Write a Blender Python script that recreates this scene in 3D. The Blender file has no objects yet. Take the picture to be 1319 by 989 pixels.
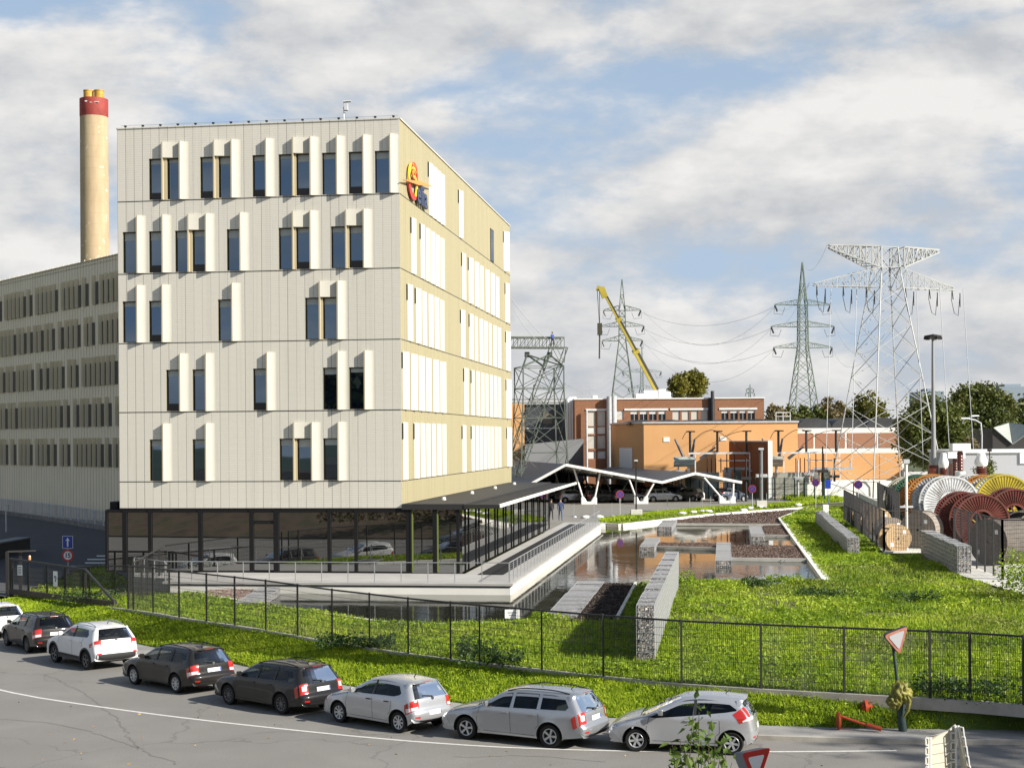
import bpy, bmesh, math, random
import numpy as np
from mathutils import Vector as V, Matrix, noise as mnoise
from mathutils.geometry import delaunay_2d_cdt
R = math.radians
sc = bpy.context.scene
C = sc.collection
random.seed(7); rng = np.random.default_rng(7)

# ------------------------------------------------------------------ camera
F, CX, CY, HZ, ROLL, H = 1950.0, 659.5, 494.5, 71.5, 0.007, 8.2     # lens in photo pixels, horizon offset, roll, eye height
cam = bpy.data.objects.new('camera', bpy.data.cameras.new('camera')); C.objects.link(cam)
cam.data.sensor_fit = 'HORIZONTAL'; cam.data.sensor_width = 36.0
cam.data.lens = F/1319*36; cam.data.shift_y = HZ/1319
cam.data.clip_start = 0.3; cam.data.clip_end = 6000
cam.matrix_world = Matrix.Translation((0, 0, H)) @ Matrix.Rotation(ROLL, 4, 'Y') @ Matrix.Rotation(R(90), 4, 'X')
sc.camera = cam
# ------------------------------------------------------------------ sun, sky, exposure
EXPO = 0.70
SUN_AZ, SUN_EL = math.atan2(0.88, -0.47), R(30)                      # azimuth from +Y towards +X
sd = V((math.sin(SUN_AZ)*math.cos(SUN_EL), math.cos(SUN_AZ)*math.cos(SUN_EL), math.sin(SUN_EL)))
sl = bpy.data.lights.new('sun', 'SUN'); sl.energy = 5.0; sl.angle = R(0.5); sl.color = (1.0, 0.945, 0.85)
so = bpy.data.objects.new('sun', sl); C.objects.link(so)
so.rotation_euler = sd.to_track_quat('Z', 'Y').to_euler(); so.location = (60, -40, 60)
sc.view_settings.view_transform = 'Standard'; sc.view_settings.look = 'None'
sc.view_settings.exposure = EXPO; sc.view_settings.gamma = 1.0; sc.view_settings.use_curve_mapping = False
w = bpy.data.worlds.new('World'); sc.world = w; w.use_nodes = True
SKY = 0.075
def make_sky():
    nt = w.node_tree; N = nt.nodes; L = nt.links; N.clear()
    out = N.new('ShaderNodeOutputWorld'); bg = N.new('ShaderNodeBackground'); L.new(bg.outputs[0], out.inputs[0])
    bg.inputs[1].default_value = SKY
    sky = N.new('ShaderNodeTexSky'); sky.sky_type = 'NISHITA'; sky.sun_disc = False
    sky.sun_elevation = SUN_EL; sky.sun_rotation = SUN_AZ; sky.air_density = 1.0; sky.dust_density = 1.6; sky.ozone_density = 1.5
    tc = N.new('ShaderNodeTexCoord'); sx = N.new('ShaderNodeSeparateXYZ'); L.new(tc.outputs['Generated'], sx.inputs[0])
    def m(op, a, b=None, c=None, clamp=False):
        n = N.new('ShaderNodeMath'); n.operation = op; n.use_clamp = clamp
        for i, v in enumerate((a, b, c)):
            if v is None: continue
            if isinstance(v, (int, float)): n.inputs[i].default_value = v
            else: L.new(v, n.inputs[i])
        return n.outputs[0]
    az = m('ARCTAN2', sx.outputs[0], sx.outputs[1]); el = m('ARCSINE', sx.outputs[2])
    def fbm(sa, se, off, detail, rough=0.55, dist=0.0, da=0.0, de=0.0):
        cb = N.new('ShaderNodeCombineXYZ'); L.new(m('MULTIPLY', m('ADD', az, da), sa), cb.inputs[0]); L.new(m('MULTIPLY', m('ADD', el, de), se), cb.inputs[1]); cb.inputs[2].default_value = off
        n = N.new('ShaderNodeTexNoise'); n.inputs['Scale'].default_value = 1.0; n.inputs['Detail'].default_value = detail; n.inputs['Roughness'].default_value = rough
        n.inputs['Distortion'].default_value = dist
        L.new(cb.outputs[0], n.inputs['Vector']); return n.outputs['Fac']
    n1 = fbm(7, 15, 3.1, 10, 0.575, 0.1); n1b = fbm(7, 15, 3.1, 10, 0.575, 0.1, .016, .022); n2 = fbm(22, 55, 8.7, 7, 0.6)
    # cloud banks: direction (azimuth, elevation), size, strength
    blobs = []
    for (x, y, rx, ry, a) in ((1160, 130, 230, 60, .26), (1260, 90, 120, 45, .2), (1010, 190, 180, 45, .12), (740, 225, 170, 40, .16), (850, 40, 380, 55, .16), (420, 60, 330, 60, .2),
                              (60, 110, 110, 60, .2), (60, 270, 120, 100, .14), (300, 110, 160, 30, .14), (1200, 20, 190, 22, .1), (560, 120, 110, 26, -.2), (600, 190, 120, 26, -.12),
                              (930, 105, 90, 26, -.16), (20, 30, 60, 40, -.22), (1290, 230, 120, 30, -.12), (1290, 48, 70, 12, -.2), (190, 90, 60, 20, -.1), (760, 120, 160, 30, -.08)):
        ba, be = math.atan2((x-CX), F), math.atan((CY+HZ-y)/F)
        dx = m('MULTIPLY', m('SUBTRACT', az, ba), F/rx); dy = m('MULTIPLY', m('SUBTRACT', el, be), F/ry)
        r2 = m('ADD', m('MULTIPLY', dx, dx), m('MULTIPLY', dy, dy))
        blobs.append(m('MULTIPLY', m('EXPONENT', m('MULTIPLY', r2, -1.0)), a))
    s = blobs[0]
    for b in blobs[1:]: s = m('ADD', s, b)
    low = m('MULTIPLY', m('EXPONENT', m('MULTIPLY', m('MAXIMUM', el, 0.0), -8.5)), 0.40)
    high = m('MULTIPLY', m('SUBTRACT', el, 0.36, clamp=True), -.85)
    dens = m('ADD', m('ADD', m('MULTIPLY', m('SUBTRACT', n1, 0.5), 1.5), s), m('ADD', m('ADD', low, high), 0.44))
    mr = N.new('ShaderNodeMapRange'); mr.interpolation_type = 'SMOOTHSTEP'; L.new(dens, mr.inputs[0])
    mr.inputs[1].default_value = 0.36; mr.inputs[2].default_value = 0.67
    up = m('ADD', m('MULTIPLY', m('SUBTRACT', n2, 0.5), .5), m('MULTIPLY', m('SUBTRACT', n1, n1b), 2.8))                      # light tops, grey undersides
    hb = N.new('ShaderNodeMapRange'); L.new(m('ADD', m('ADD', up, m('MULTIPLY', m('SUBTRACT', n1, .5), .35)), m('MULTIPLY', s, .8)), hb.inputs[0])
    hb.inputs[1].default_value = -0.35; hb.inputs[2].default_value = 0.55
    cr = N.new('ShaderNodeMix'); cr.data_type = 'RGBA'; L.new(hb.outputs[0], cr.inputs[0])
    k = 1.0/SKY
    k = 1.0/SKY/2**EXPO
    cr.inputs[6].default_value = (0.55*k, 0.57*k, 0.60*k, 1); cr.inputs[7].default_value = (0.88*k, 0.865*k, 0.845*k, 1)
    tint = N.new('ShaderNodeMix'); tint.data_type = 'RGBA'; tint.blend_type = 'MULTIPLY'; tint.inputs[0].default_value = 1
    tint.blend_type = 'MIX'; tm = N.new('ShaderNodeMapRange'); L.new(el, tm.inputs[0]); tm.inputs[1].default_value = .12; tm.inputs[2].default_value = .75; tm.inputs[3].default_value = .85; tm.inputs[4].default_value = .10; L.new(tm.outputs[0], tint.inputs[0]); L.new(sky.outputs[0], tint.inputs[6]); tint.inputs[7].default_value = (0.47*k, 0.60*k, 0.78*k, 1)
    mx = N.new('ShaderNodeMix'); mx.data_type = 'RGBA'; L.new(mr.outputs[0], mx.inputs[0]); L.new(tint.outputs[2], mx.inputs[6]); L.new(cr.outputs[2], mx.inputs[7])
    L.new(mx.outputs[2], bg.inputs[0])
make_sky()
sc.cycles.max_bounces = 8; sc.cycles.transparent_max_bounces = 24; sc.cycles.caustics_reflective = False; sc.cycles.caustics_refractive = False
sc.cycles.use_denoising = True

# ------------------------------------------------------------------ helpers: places
def at(x, y, z):                                   # photo pixel -> point of the ground plane at height z
    u, v = x-CX, y-CY; vp = v+ROLL*u-HZ
    Y = (H-z)*F/vp
    return V(((u-ROLL*v)/F*Y, Y, z))
def atd(x, y, Y):                                  # photo pixel -> point at depth Y
    u, v = x-CX, y-CY
    return V(((u-ROLL*v)/F*Y, Y, H-(v+ROLL*u-HZ)/F*Y))
def hz(Y, X=0.0): return 0.85 + max(0, min(1, (Y-45)/20.0))*0.27 + max(0, min(1, (Y-65)/70.0))*0.10 - 0.62*max(0, min(1, (-14.5-X)/7.0))*max(0, min(1, (100-Y)/18.0))          # lie of the land inside the fence
def ath(x, y, lift=0.0):
    z = 1.0
    for _ in range(16): q = at(x, y, z); z = .5*z+.5*hz(q.y, q.x)
    p = at(x, y, z); p.z += lift
    return p
# ------------------------------------------------------------------ helpers: objects
def link(o, parent=None):
    C.objects.link(o)
    if parent is not None: o.parent = parent
    return o
def tag(o, label=None, cat=None, group=None, kind=None):
    if label: o['label'] = label
    if cat: o['category'] = cat
    if group: o['group'] = group
    if kind: o['kind'] = kind
    return o
def thing(name, label, cat, loc=(0, 0, 0), rz=0.0, group=None):
    o = bpy.data.objects.new(name, None); o.empty_display_size = 0.3; link(o)
    o.location = loc; o.rotation_euler = (0, 0, rz)
    return tag(o, label, cat, group)
def kids(o): return [c for c in C.objects if c.parent == o]
def copy_tree(o, parent=None, tree=None):
    c = o.copy(); link(c, parent)
    for ch in (tree or KIDS(o)).get(o, []): copy_tree(ch, c, tree or KIDS(o))
    return c
def KIDS(o):
    d = {}
    for c in C.objects:
        if c.parent: d.setdefault(c.parent, []).append(c)
    return d
class MB:
    def __init__(s): s.v = []; s.f = []; s.m = []
    def add(s, vs, fs, mi=0):
        b = len(s.v); s.v += [tuple(p) for p in vs]; s.f += [tuple(b+i for i in f) for f in fs]; s.m += [mi]*len(fs)
    def quad(s, a, b, c, d, mi=0): s.add((a, b, c, d), ((0, 1, 2, 3),), mi)
    def poly(s, pts, mi=0): s.add(pts, (tuple(range(len(pts))),), mi)
    def box(s, x0, x1, y0, y1, z0, z1, mi=0):
        s.add([(x0, y0, z0), (x1, y0, z0), (x1, y1, z0), (x0, y1, z0), (x0, y0, z1), (x1, y0, z1), (x1, y1, z1), (x0, y1, z1)],
              ((3, 2, 1, 0), (4, 5, 6, 7), (0, 1, 5, 4), (1, 2, 6, 5), (2, 3, 7, 6), (3, 0, 4, 7)), mi)
    def cbox(s, c, sz, mi=0): s.box(c[0]-sz[0]/2, c[0]+sz[0]/2, c[1]-sz[1]/2, c[1]+sz[1]/2, c[2]-sz[2]/2, c[2]+sz[2]/2, mi)
    def bar(s, a, b, wd, ht=None, mi=0, up=(0, 0, 1)):             # box beam from a to b
        a, b = V(a), V(b); ht = wd if ht is None else ht; d = (b-a)
        if d.length < 1e-6: return
        d.normalize(); up = V(up)
        if abs(d.dot(up)) > .98: up = V((1, 0, 0))
        e = d.cross(up).normalized(); n = e.cross(d).normalized(); e *= wd/2; n *= ht/2
        s.add([a-e-n, a+e-n, a+e+n, a-e+n, b-e-n, b+e-n, b+e+n, b-e+n], ((3, 2, 1, 0), (4, 5, 6, 7), (0, 1, 5, 4), (1, 2, 6, 5), (2, 3, 7, 6), (3, 0, 4, 7)), mi)
    def tube(s, pts, r, n=8, mi=0, caps=True):
        pts = [V(p) for p in pts]; rs = r if isinstance(r, (list, tuple)) else [r]*len(pts)
        rings = []; pe = None
        for i, p in enumerate(pts):
            d = (pts[min(i+1, len(pts)-1)]-pts[max(i-1, 0)]).normalized()
            if pe is None: up = V((0, 0, 1)) if abs(d.z) < .95 else V((1, 0, 0)); e = d.cross(up).normalized()
            else: e = (pe-d*pe.dot(d)).normalized()
            pe = e; q = d.cross(e)
            rings.append([p+(e*math.cos(2*math.pi*k/n)+q*math.sin(2*math.pi*k/n))*rs[i] for k in range(n)])
        vs = [p for rg in rings for p in rg]; fs = []
        for i in range(len(pts)-1):
            for k in range(n):
                fs.append((i*n+k, i*n+(k+1) % n, (i+1)*n+(k+1) % n, (i+1)*n+k))
        if caps: fs.append(tuple(range(n))[::-1]); fs.append(tuple((len(pts)-1)*n+k for k in range(n)))
        s.add(vs, fs, mi)
    def cyl(s, a, b, r, n=12, mi=0): s.tube([a, b], r, n, mi)
    def lathe(s, prof, c=(0, 0, 0), axis='z', n=24, mi=0):         # prof: (radius, height)
        vs = []; fs = []
        for (r, h) in prof:
            for k in range(n):
                a = 2*math.pi*k/n; x, y = r*math.cos(a), r*math.sin(a)
                p = {'z': (x, y, h), 'y': (x, h, y), 'x': (h, x, y)}[axis]
                vs.append((p[0]+c[0], p[1]+c[1], p[2]+c[2]))
        for i in range(len(prof)-1):
            for k in range(n): fs.append((i*n+k, i*n+(k+1) % n, (i+1)*n+(k+1) % n, (i+1)*n+k))
        s.add(vs, fs, mi)
    def prism(s, pts, z0, z1, mi=0):                                 # pts: 2-D outline, walls and both ends; z0/z1 number or list
        n = len(pts); a = z0 if isinstance(z0, (list, tuple)) else [z0]*n; b = z1 if isinstance(z1, (list, tuple)) else [z1]*n
        vs = [(p[0], p[1], a[i]) for i, p in enumerate(pts)]+[(p[0], p[1], b[i]) for i, p in enumerate(pts)]
        fs = [tuple(range(n))[::-1], tuple(range(n, 2*n))]+[(i, (i+1) % n, n+(i+1) % n, n+i) for i in range(n)]
        s.add(vs, fs, mi)
    def ext(s, pts, off, mi=0):                                      # planar 3-D outline extruded by a vector
        n = len(pts); off = V(off); vs = [V(p) for p in pts]+[V(p)+off for p in pts]
        s.add(vs, [tuple(range(n))[::-1], tuple(range(n, 2*n))]+[(i, (i+1) % n, n+(i+1) % n, n+i) for i in range(n)], mi)
    def build(s, name, mats, parent=None, smooth=False, fix=True, bevel=0, angle=40):
        me = bpy.data.meshes.new(name); me.from_pydata(s.v, [], s.f)
        mats = mats if isinstance(mats, (list, tuple)) else [mats]
        for m in mats: me.materials.append(m)
        if len(mats) > 1: me.polygons.foreach_set('material_index', s.m)
        if fix:
            bm = bmesh.new(); bm.from_mesh(me); bmesh.ops.recalc_face_normals(bm, faces=bm.faces); bm.to_mesh(me); bm.free()
        if smooth:
            me.polygons.foreach_set('use_smooth', [True]*len(me.polygons)); me.set_sharp_from_angle(angle=R(angle))
        o = bpy.data.objects.new(name, me); link(o, parent)
        if bevel:
            b = o.modifiers.new('bevel', 'BEVEL'); b.width = bevel; b.segments = 2; b.limit_method = 'ANGLE'
        return o
def npmesh(name, verts, k, mat, parent=None, mats=None, mi=None):   # big soups: verts (n*k,3), faces of k corners
    n = len(verts)//k
    me = bpy.data.meshes.new(name); me.vertices.add(n*k); me.vertices.foreach_set('co', np.asarray(verts, np.float32).ravel())
    me.loops.add(n*k); me.loops.foreach_set('vertex_index', np.arange(n*k, dtype=np.int32))
    me.polygons.add(n); me.polygons.foreach_set('loop_start', np.arange(0, n*k, k, dtype=np.int32)); me.polygons.foreach_set('loop_total', np.full(n, k, np.int32))
    me.materials.append(mat); me.update(calc_edges=True)
    return link(bpy.data.objects.new(name, me), parent)
def inpoly(px, py, poly):
    px, py = np.asarray(px), np.asarray(py); ins = np.zeros(px.shape, bool); n = len(poly)
    for i in range(n):
        x1, y1 = poly[i][0], poly[i][1]; x2, y2 = poly[(i+1) % n][0], poly[(i+1) % n][1]
        c = ((y1 > py) != (y2 > py)); t = (x2-x1)*(py-y1)/((y2-y1) if y2 != y1 else 1e-9)+x1
        ins ^= c & (px < t)
    return ins
def cdt_region(outer, holes=(), step=0.0, extra=()):                 # triangles inside outer, outside holes, with a grid of inner points
    vs = []; es = []
    for lp in [outer]+list(holes):
        b = len(vs); vs += [V((p[0], p[1])) for p in lp]; es += [(b+i, b+(i+1) % len(lp)) for i in range(len(lp))]
    if step:
        xs = [p[0] for p in outer]; ys = [p[1] for p in outer]
        gx, gy = np.meshgrid(np.arange(min(xs)+step/2, max(xs), step), np.arange(min(ys)+step/2, max(ys), step))
        gx, gy = gx.ravel(), gy.ravel(); ok = inpoly(gx, gy, outer)
        for h in holes: ok &= ~inpoly(gx, gy, h)
        vs += [V((a, b)) for a, b in zip(gx[ok], gy[ok])]
    r = delaunay_2d_cdt(vs, es, [], 0, 1e-5)
    co, fs = r[0], r[2]
    cx = np.array([sum(co[i].x for i in f)/3 for f in fs]); cy = np.array([sum(co[i].y for i in f)/3 for f in fs])
    ok = inpoly(cx, cy, outer)
    for h in holes: ok &= ~inpoly(cx, cy, h)
    return [(c.x, c.y) for c in co], [tuple(f) for f, k in zip(fs, ok) if k]
# ------------------------------------------------------------------ helpers: materials
MATS = {}
def _pr(m): return m.node_tree.nodes['Principled BSDF']
def mat(name, col, rough=0.6, metal=0.0, spec=0.5, coat=0.0, ior=None, emit=None):
    if name in MATS: return MATS[name]
    m = bpy.data.materials.new(name); m.use_nodes = True; p = _pr(m)
    p.inputs['Base Color'].default_value = (*col, 1); p.inputs['Roughness'].default_value = rough; p.inputs['Metallic'].default_value = metal
    p.inputs['Specular IOR Level'].default_value = spec
    if coat: p.inputs['Coat Weight'].default_value = coat; p.inputs['Coat Roughness'].default_value = 0.05
    if ior: p.inputs['IOR'].default_value = ior
    MATS[name] = m; return m
class NT:
    def __init__(s, m): s.t = m.node_tree; s.N = s.t.nodes; s.L = s.t.links; s.p = s.N['Principled BSDF']
    def coord(s, kind='Object', scale=(1, 1, 1)):
        tc = s.N.new('ShaderNodeTexCoord')
        if kind == 'World': g = s.N.new('ShaderNodeNewGeometry'); o = g.outputs['Position']
        else: o = tc.outputs[kind]
        mp = s.N.new('ShaderNodeMapping'); mp.inputs['Scale'].default_value = scale; s.L.new(o, mp.inputs[0]); return mp.outputs[0]
    def noise(s, vec, scale, detail=4, rough=.55, dist=0):
        n = s.N.new('ShaderNodeTexNoise'); n.inputs['Scale'].default_value = scale; n.inputs['Detail'].default_value = detail; n.inputs['Roughness'].default_value = rough; n.inputs['Distortion'].default_value = dist
        s.L.new(vec, n.inputs['Vector']); return n.outputs['Fac']
    def math(s, op, a, b=None, clamp=False, c=None):
        n = s.N.new('ShaderNodeMath'); n.operation = op; n.use_clamp = clamp
        for i, v in enumerate((a, b, c)):
            if v is None: continue
            if isinstance(v, (int, float)): n.inputs[i].default_value = v
            else: s.L.new(v, n.inputs[i])
        return n.outputs[0]
    def ramp(s, fac, stops):
        n = s.N.new('ShaderNodeValToRGB'); e = n.color_ramp.elements
        while len(e) < len(stops): e.new(0.5)
        for el, (p, c) in zip(e, stops): el.position = p; el.color = (*c, 1)
        s.L.new(fac, n.inputs[0]); return n.outputs[0]
    def mix(s, fac, a, b, mode='MIX'):
        n = s.N.new('ShaderNodeMix'); n.data_type = 'RGBA'; n.blend_type = mode
        for i, v in ((0, fac), (6, a), (7, b)):
            if isinstance(v, (int, float)): n.inputs[i].default_value = v
            elif isinstance(v, tuple): n.inputs[i].default_value = (*v, 1)
            else: s.L.new(v, n.inputs[i])
        return n.outputs[2]
    def sep(s, vec):
        n = s.N.new('ShaderNodeSeparateXYZ'); s.L.new(vec, n.inputs[0]); return n.outputs
    def bump(s, h, strength=.4, dist=.02):
        n = s.N.new('ShaderNodeBump'); n.inputs['Strength'].default_value = strength; n.inputs['Distance'].default_value = dist
        s.L.new(h, n.inputs['Height']); s.L.new(n.outputs[0], s.p.inputs['Normal'])
    def col(s, c): s.L.new(c, s.p.inputs['Base Color'])
    def rough(s, c): s.L.new(c, s.p.inputs['Roughness'])
def noisy(name, c1, c2, scale=2.0, rough=.8, kind='Object', bump=0, bscale=20, c3=None, detail=6, stretch=(1, 1, 1), metal=0, spec=.5, bdist=.02):
    if name in MATS: return MATS[name]
    m = mat(name, c1, rough, metal, spec); t = NT(m); v = t.coord(kind, stretch)
    f = t.noise(v, scale, detail, .6)
    st = [(.32, c1), (.68, c2)] if c3 is None else [(.28, c1), (.5, c2), (.72, c3)]
    t.col(t.ramp(f, st))
    if bump: t.bump(t.noise(v, bscale, 5, .6), bump, bdist)
    return m
# ------------------------------------------------------------------ shared materials
def asphalt(name, a, b):
    if name in MATS: return MATS[name]
    m = mat(name, a, .85, spec=.25); t = NT(m); v = t.coord('World')
    big = t.noise(v, .35, 5, .6, .4); fine = t.noise(v, 38, 3, .7)
    c = t.ramp(big, [(.25, tuple(x*.8 for x in a)), (.5, a), (.75, b)])
    c = t.mix(.55, c, t.ramp(fine, [(.3, tuple(x*.55 for x in a)), (.5, a), (.72, tuple(x*1.5 for x in b))]))
    vo = t.N.new('ShaderNodeTexVoronoi'); vo.feature = 'DISTANCE_TO_EDGE'; vo.inputs['Scale'].default_value = .11
    wv = t.N.new('ShaderNodeVectorMath'); wv.operation = 'ADD'; t.L.new(v, wv.inputs[0])
    nn = t.N.new('ShaderNodeTexNoise'); nn.inputs['Scale'].default_value = .8; nn.inputs['Detail'].default_value = 5; t.L.new(v, nn.inputs['Vector'])
    sc2 = t.N.new('ShaderNodeVectorMath'); sc2.operation = 'SCALE'; sc2.inputs[3].default_value = 1.6; t.L.new(nn.outputs['Color'], sc2.inputs[0]); t.L.new(sc2.outputs[0], wv.inputs[1])
    t.L.new(wv.outputs[0], vo.inputs['Vector'])
    crack = t.math('LESS_THAN', vo.outputs['Distance'], .004)
    c = t.mix(t.math('MULTIPLY', crack, .22), c, (.03, .03, .03))
    t.col(c); t.bump(fine, .25, .01); return m
M_road = asphalt('street asphalt', (.205, .196, .18), (.262, .25, .23))
M_yard = asphalt('yard asphalt', (.22, .21, .185), (.28, .26, .23))
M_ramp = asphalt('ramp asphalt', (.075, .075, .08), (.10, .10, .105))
M_conc = noisy('pale concrete', (.48, .46, .41), (.66, .64, .58), .8, .85, 'World', .15, 14)
M_white_conc = noisy('white concrete', (.72, .70, .63), (.84, .82, .75), .5, .8, 'World', .05, 10)
M_kerb = noisy('kerb concrete', (.30, .28, .24), (.46, .43, .38), 1.4, .9, 'World', .2, 20)
M_deck = noisy('terrace concrete', (.36, .35, .33), (.44, .43, .41), .6, .75, 'World')
M_soil = noisy('grassy soil', (.05, .055, .016), (.10, .115, .03), 1.1, .95, 'World', .6, 9, c3=(.15, .125, .06), bdist=.08)
M_bank = noisy('bank soil', (.05, .085, .014), (.10, .16, .022), .5, .95, 'World', .6, 9, c3=(.15, .20, .035), bdist=.05)
M_far = noisy('far ground', (.05, .07, .025), (.09, .10, .045), .01, .95, 'World')
M_gravelyard = noisy('pale gravel', (.50, .48, .43), (.66, .63, .58), 3, .9, 'World')
M_white = mat('white paint', (.80, .80, .77), .5)
M_black = mat('black coating', (.010, .010, .011), .5, spec=.2)
M_dark = mat('dark grey coating', (.03, .029, .029), .6, spec=.25)
M_steel = mat('galvanised steel', (.50, .51, .52), .42, .6)
M_greysteel = noisy('grey painted steel', (.42, .43, .44), (.55, .56, .57), 3, .5)
M_rubber = mat('black rubber', (.012, .012, .012), .75, spec=.3)
M_red = mat('signal red', (.55, .03, .02), .4)
M_blue = mat('sign blue', (.012, .05, .36), .4)
M_signw = mat('sign white', (.82, .82, .80), .4)
def leafmat(name, cols, scale=1.2, wscale=.25, rough=.55, kind='World', trans=.25):
    if name in MATS: return MATS[name]
    m = mat(name, cols[1], rough, spec=.3); t = NT(m); v = t.coord(kind)
    f = t.math('ADD', t.math('MULTIPLY', t.noise(v, scale, 3, .6), .55), t.math('MULTIPLY', t.noise(v, wscale, 3, .6), .45))
    n = len(cols); c = t.ramp(f, [(.34+.32*i/(n-1), cc) for i, cc in enumerate(cols)])
    t.col(c)
    tr = t.N.new('ShaderNodeBsdfTranslucent'); t.L.new(c, tr.inputs[0]); mx = t.N.new('ShaderNodeMixShader'); mx.inputs[0].default_value = trans
    out = t.N['Material Output']; t.L.new(t.p.outputs[0], mx.inputs[1]); t.L.new(tr.outputs[0], mx.inputs[2]); t.L.new(mx.outputs[0], out.inputs[0])
    return m
def strip(name, la, lb, n, m, kind='structure', amp=0.0, res=1.0):  # sheet between two polylines of equal length
    ca, cb = resample(la, res), resample(lb, None, len(resample(la, res)))
    b = MB(); vs = []; fs = []
    for i, (p, q) in enumerate(zip(ca, cb)):
        for k in range(n+1):
            s = p.lerp(q, k/n)
            if amp and 0 < k < n: s.z += amp*mnoise.noise(V((s.x*.35, s.y*.35, 0)))
            vs.append(s)
    for i in range(len(ca)-1):
        for k in range(n): fs.append((i*(n+1)+k, i*(n+1)+k+1, (i+1)*(n+1)+k+1, (i+1)*(n+1)+k))
    b.add(vs, fs); o = b.build(name, m, smooth=True)
    if kind: o['kind'] = kind
    return o
def resample(pl, step, n=None):
    pl = [V(p) for p in pl]; d = [0]
    for a, b in zip(pl, pl[1:]): d.append(d[-1]+(b-a).length)
    n = n or max(2, int(d[-1]/step)+1); out = []; j = 0
    for i in range(n):
        s = d[-1]*i/(n-1)
        while j < len(pl)-2 and d[j+1] < s: j += 1
        out.append(pl[j].lerp(pl[j+1], (s-d[j])/max(1e-9, d[j+1]-d[j])))
    return out
def smooth_line(pl, it=2):
    pl = [V(p) for p in pl]
    for _ in range(it):
        q = [pl[0]]
        for a, b in zip(pl, pl[1:]): q += [a.lerp(b, .25), a.lerp(b, .75)]
        pl = q+[pl[-1]]
    return pl
def offset(pl, d, z=None):                                          # shift a polyline sideways (positive: to its right-hand side when walking)
    pl = [V(p) for p in pl]; out = []
    for i, p in enumerate(pl):
        t = (pl[min(i+1, len(pl)-1)]-pl[max(i-1, 0)]); t.z = 0; t.normalize()
        q = p+V((t.y, -t.x, 0))*d
        if z is not None: q.z = z
        out.append(q)
    return out
def sheet(name, pts, m, z=0.0, use_hz=False, step=6, lift=0.0, holes=(), amp=0.0, kind='structure'):
    co, fs = cdt_region([(p[0], p[1]) for p in pts], holes, step)
    b = MB(); b.add([(x, y, (hz(y, x)+lift if use_hz else z) + (amp*mnoise.noise(V((x*.3, y*.3, 0)))+amp*.6*mnoise.noise(V((x*.9, y*.9, 3))) if amp else 0)) for x, y in co], fs)
    o = b.build(name, m, smooth=True, fix=False)
    me = o.data; bm = bmesh.new(); bm.from_mesh(me)
    for f in bm.faces:
        if f.normal.z < 0: f.normal_flip()
    bm.to_mesh(me); bm.free()
    if kind: o['kind'] = kind
    return o

# ------------------------------------------------------------------ ground, street, pavement, bank
g = MB(); g.quad((-4000, -1500, -.04), (4000, -1500, -.04), (4000, 5000, -.04), (-4000, 5000, -.04)); g.build('ground', M_far)['kind'] = 'structure'
KL = smooth_line([(60, 37.6, 0), (13.5, 40.1, 0), (7, 40.9, 0), (2, 42.5, 0), (-1.96, 44.6, 0), (-8.5, 50.8, 0), (-14.5, 57.9, 0), (-18.5, 62.2, 0), (-24.5, 68.6, 0), (-32, 77, 0), (-44, 92, 0), (-70, 130, 0)])
NL = smooth_line([(60, 19.5, 0), (13.5, 21, 0), (5, 22.5, 0), (-4, 25, 0), (-14, 28, 0), (-24, 30, 0), (-40, 31, 0), (-90, 32, 0)])
sheet('road', [p for p in KL]+[V((-120, 130, 0))]+[p for p in NL[::-1]], M_road, 0.0)
def sweep_box(name, pl, wd, z0, z1, m, parent=None, kind=None):      # kerb of rectangular section left/right of a line
    a = offset(pl, -wd/2); c = offset(pl, wd/2); b = MB(); n = len(pl); vs = []
    for p, q in zip(a, c):
        zz = (z0(p), z1(p)) if callable(z0) else (z0, z1)
        vs += [(p.x, p.y, zz[0]), (q.x, q.y, zz[0]), (q.x, q.y, zz[1]), (p.x, p.y, zz[1])]
    fs = []
    for i in range(n-1):
        k = 4*i
        for j in range(4): fs.append((k+j, k+(j+1) % 4, k+4+(j+1) % 4, k+4+j))
    fs += [(3, 2, 1, 0), (4*n-4, 4*n-3, 4*n-2, 4*n-1)]
    b.add(vs, fs); o = b.build(name, m, parent)
    if kind: o['kind'] = kind
    return o
sweep_box('kerb', resample(offset(KL, .07), 1.0), .16, -.02, .125, M_kerb, kind='structure')

def paving():
    m = mat('grey paving blocks', (.3, .3, .3), .85); t = NT(m); v = t.coord('World')
    br = t.N.new('ShaderNodeTexBrick'); t.L.new(v, br.inputs['Vector']); br.inputs['Scale'].default_value = 4.5; br.inputs['Mortar Size'].default_value = .02
    br.inputs['Color1'].default_value = (.27, .26, .25, 1); br.inputs['Color2'].default_value = (.34, .33, .31, 1); br.inputs['Mortar'].default_value = (.14, .13, .12, 1)
    t.col(t.mix(.5, br.outputs['Color'], t.ramp(t.noise(v, .8, 5), [(.3, (.2, .19, .18)), (.7, (.42, .41, .39))]))); return m
KO = offset(KL, .15, .115); KW = [V((p.x, p.y, .12)) for p in offset(KL, 1.55)]
strip('pavement', KO, KW, 2, paving(), res=1.5)
# the fence line on top of the bank
FP = [(1319, 911), (1250, 905), (1150, 899), (1000, 891), (878, 883), (781, 874), (700, 865), (620, 856), (533, 845), (428, 829), (341, 813), (290, 805.5), (230, 797), (200, 791), (165, 786)]
FL = [ath(x, y) for x, y in FP]
FL = [FL[0]+(FL[0]-FL[1]).normalized()*d for d in (26, 12)]+FL+[ath(75, 774), ath(13, 767), V((-44, 97, .35))]
FL = [V((p.x, p.y, hz(p.y, p.x))) for p in FL]
FS = smooth_line(FL, 1)
BANK_A = resample([V((p.x, p.y, .12)) for p in offset(KL, 1.5)], .8); BANK_B = resample(FS, None, len(BANK_A))
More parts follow.
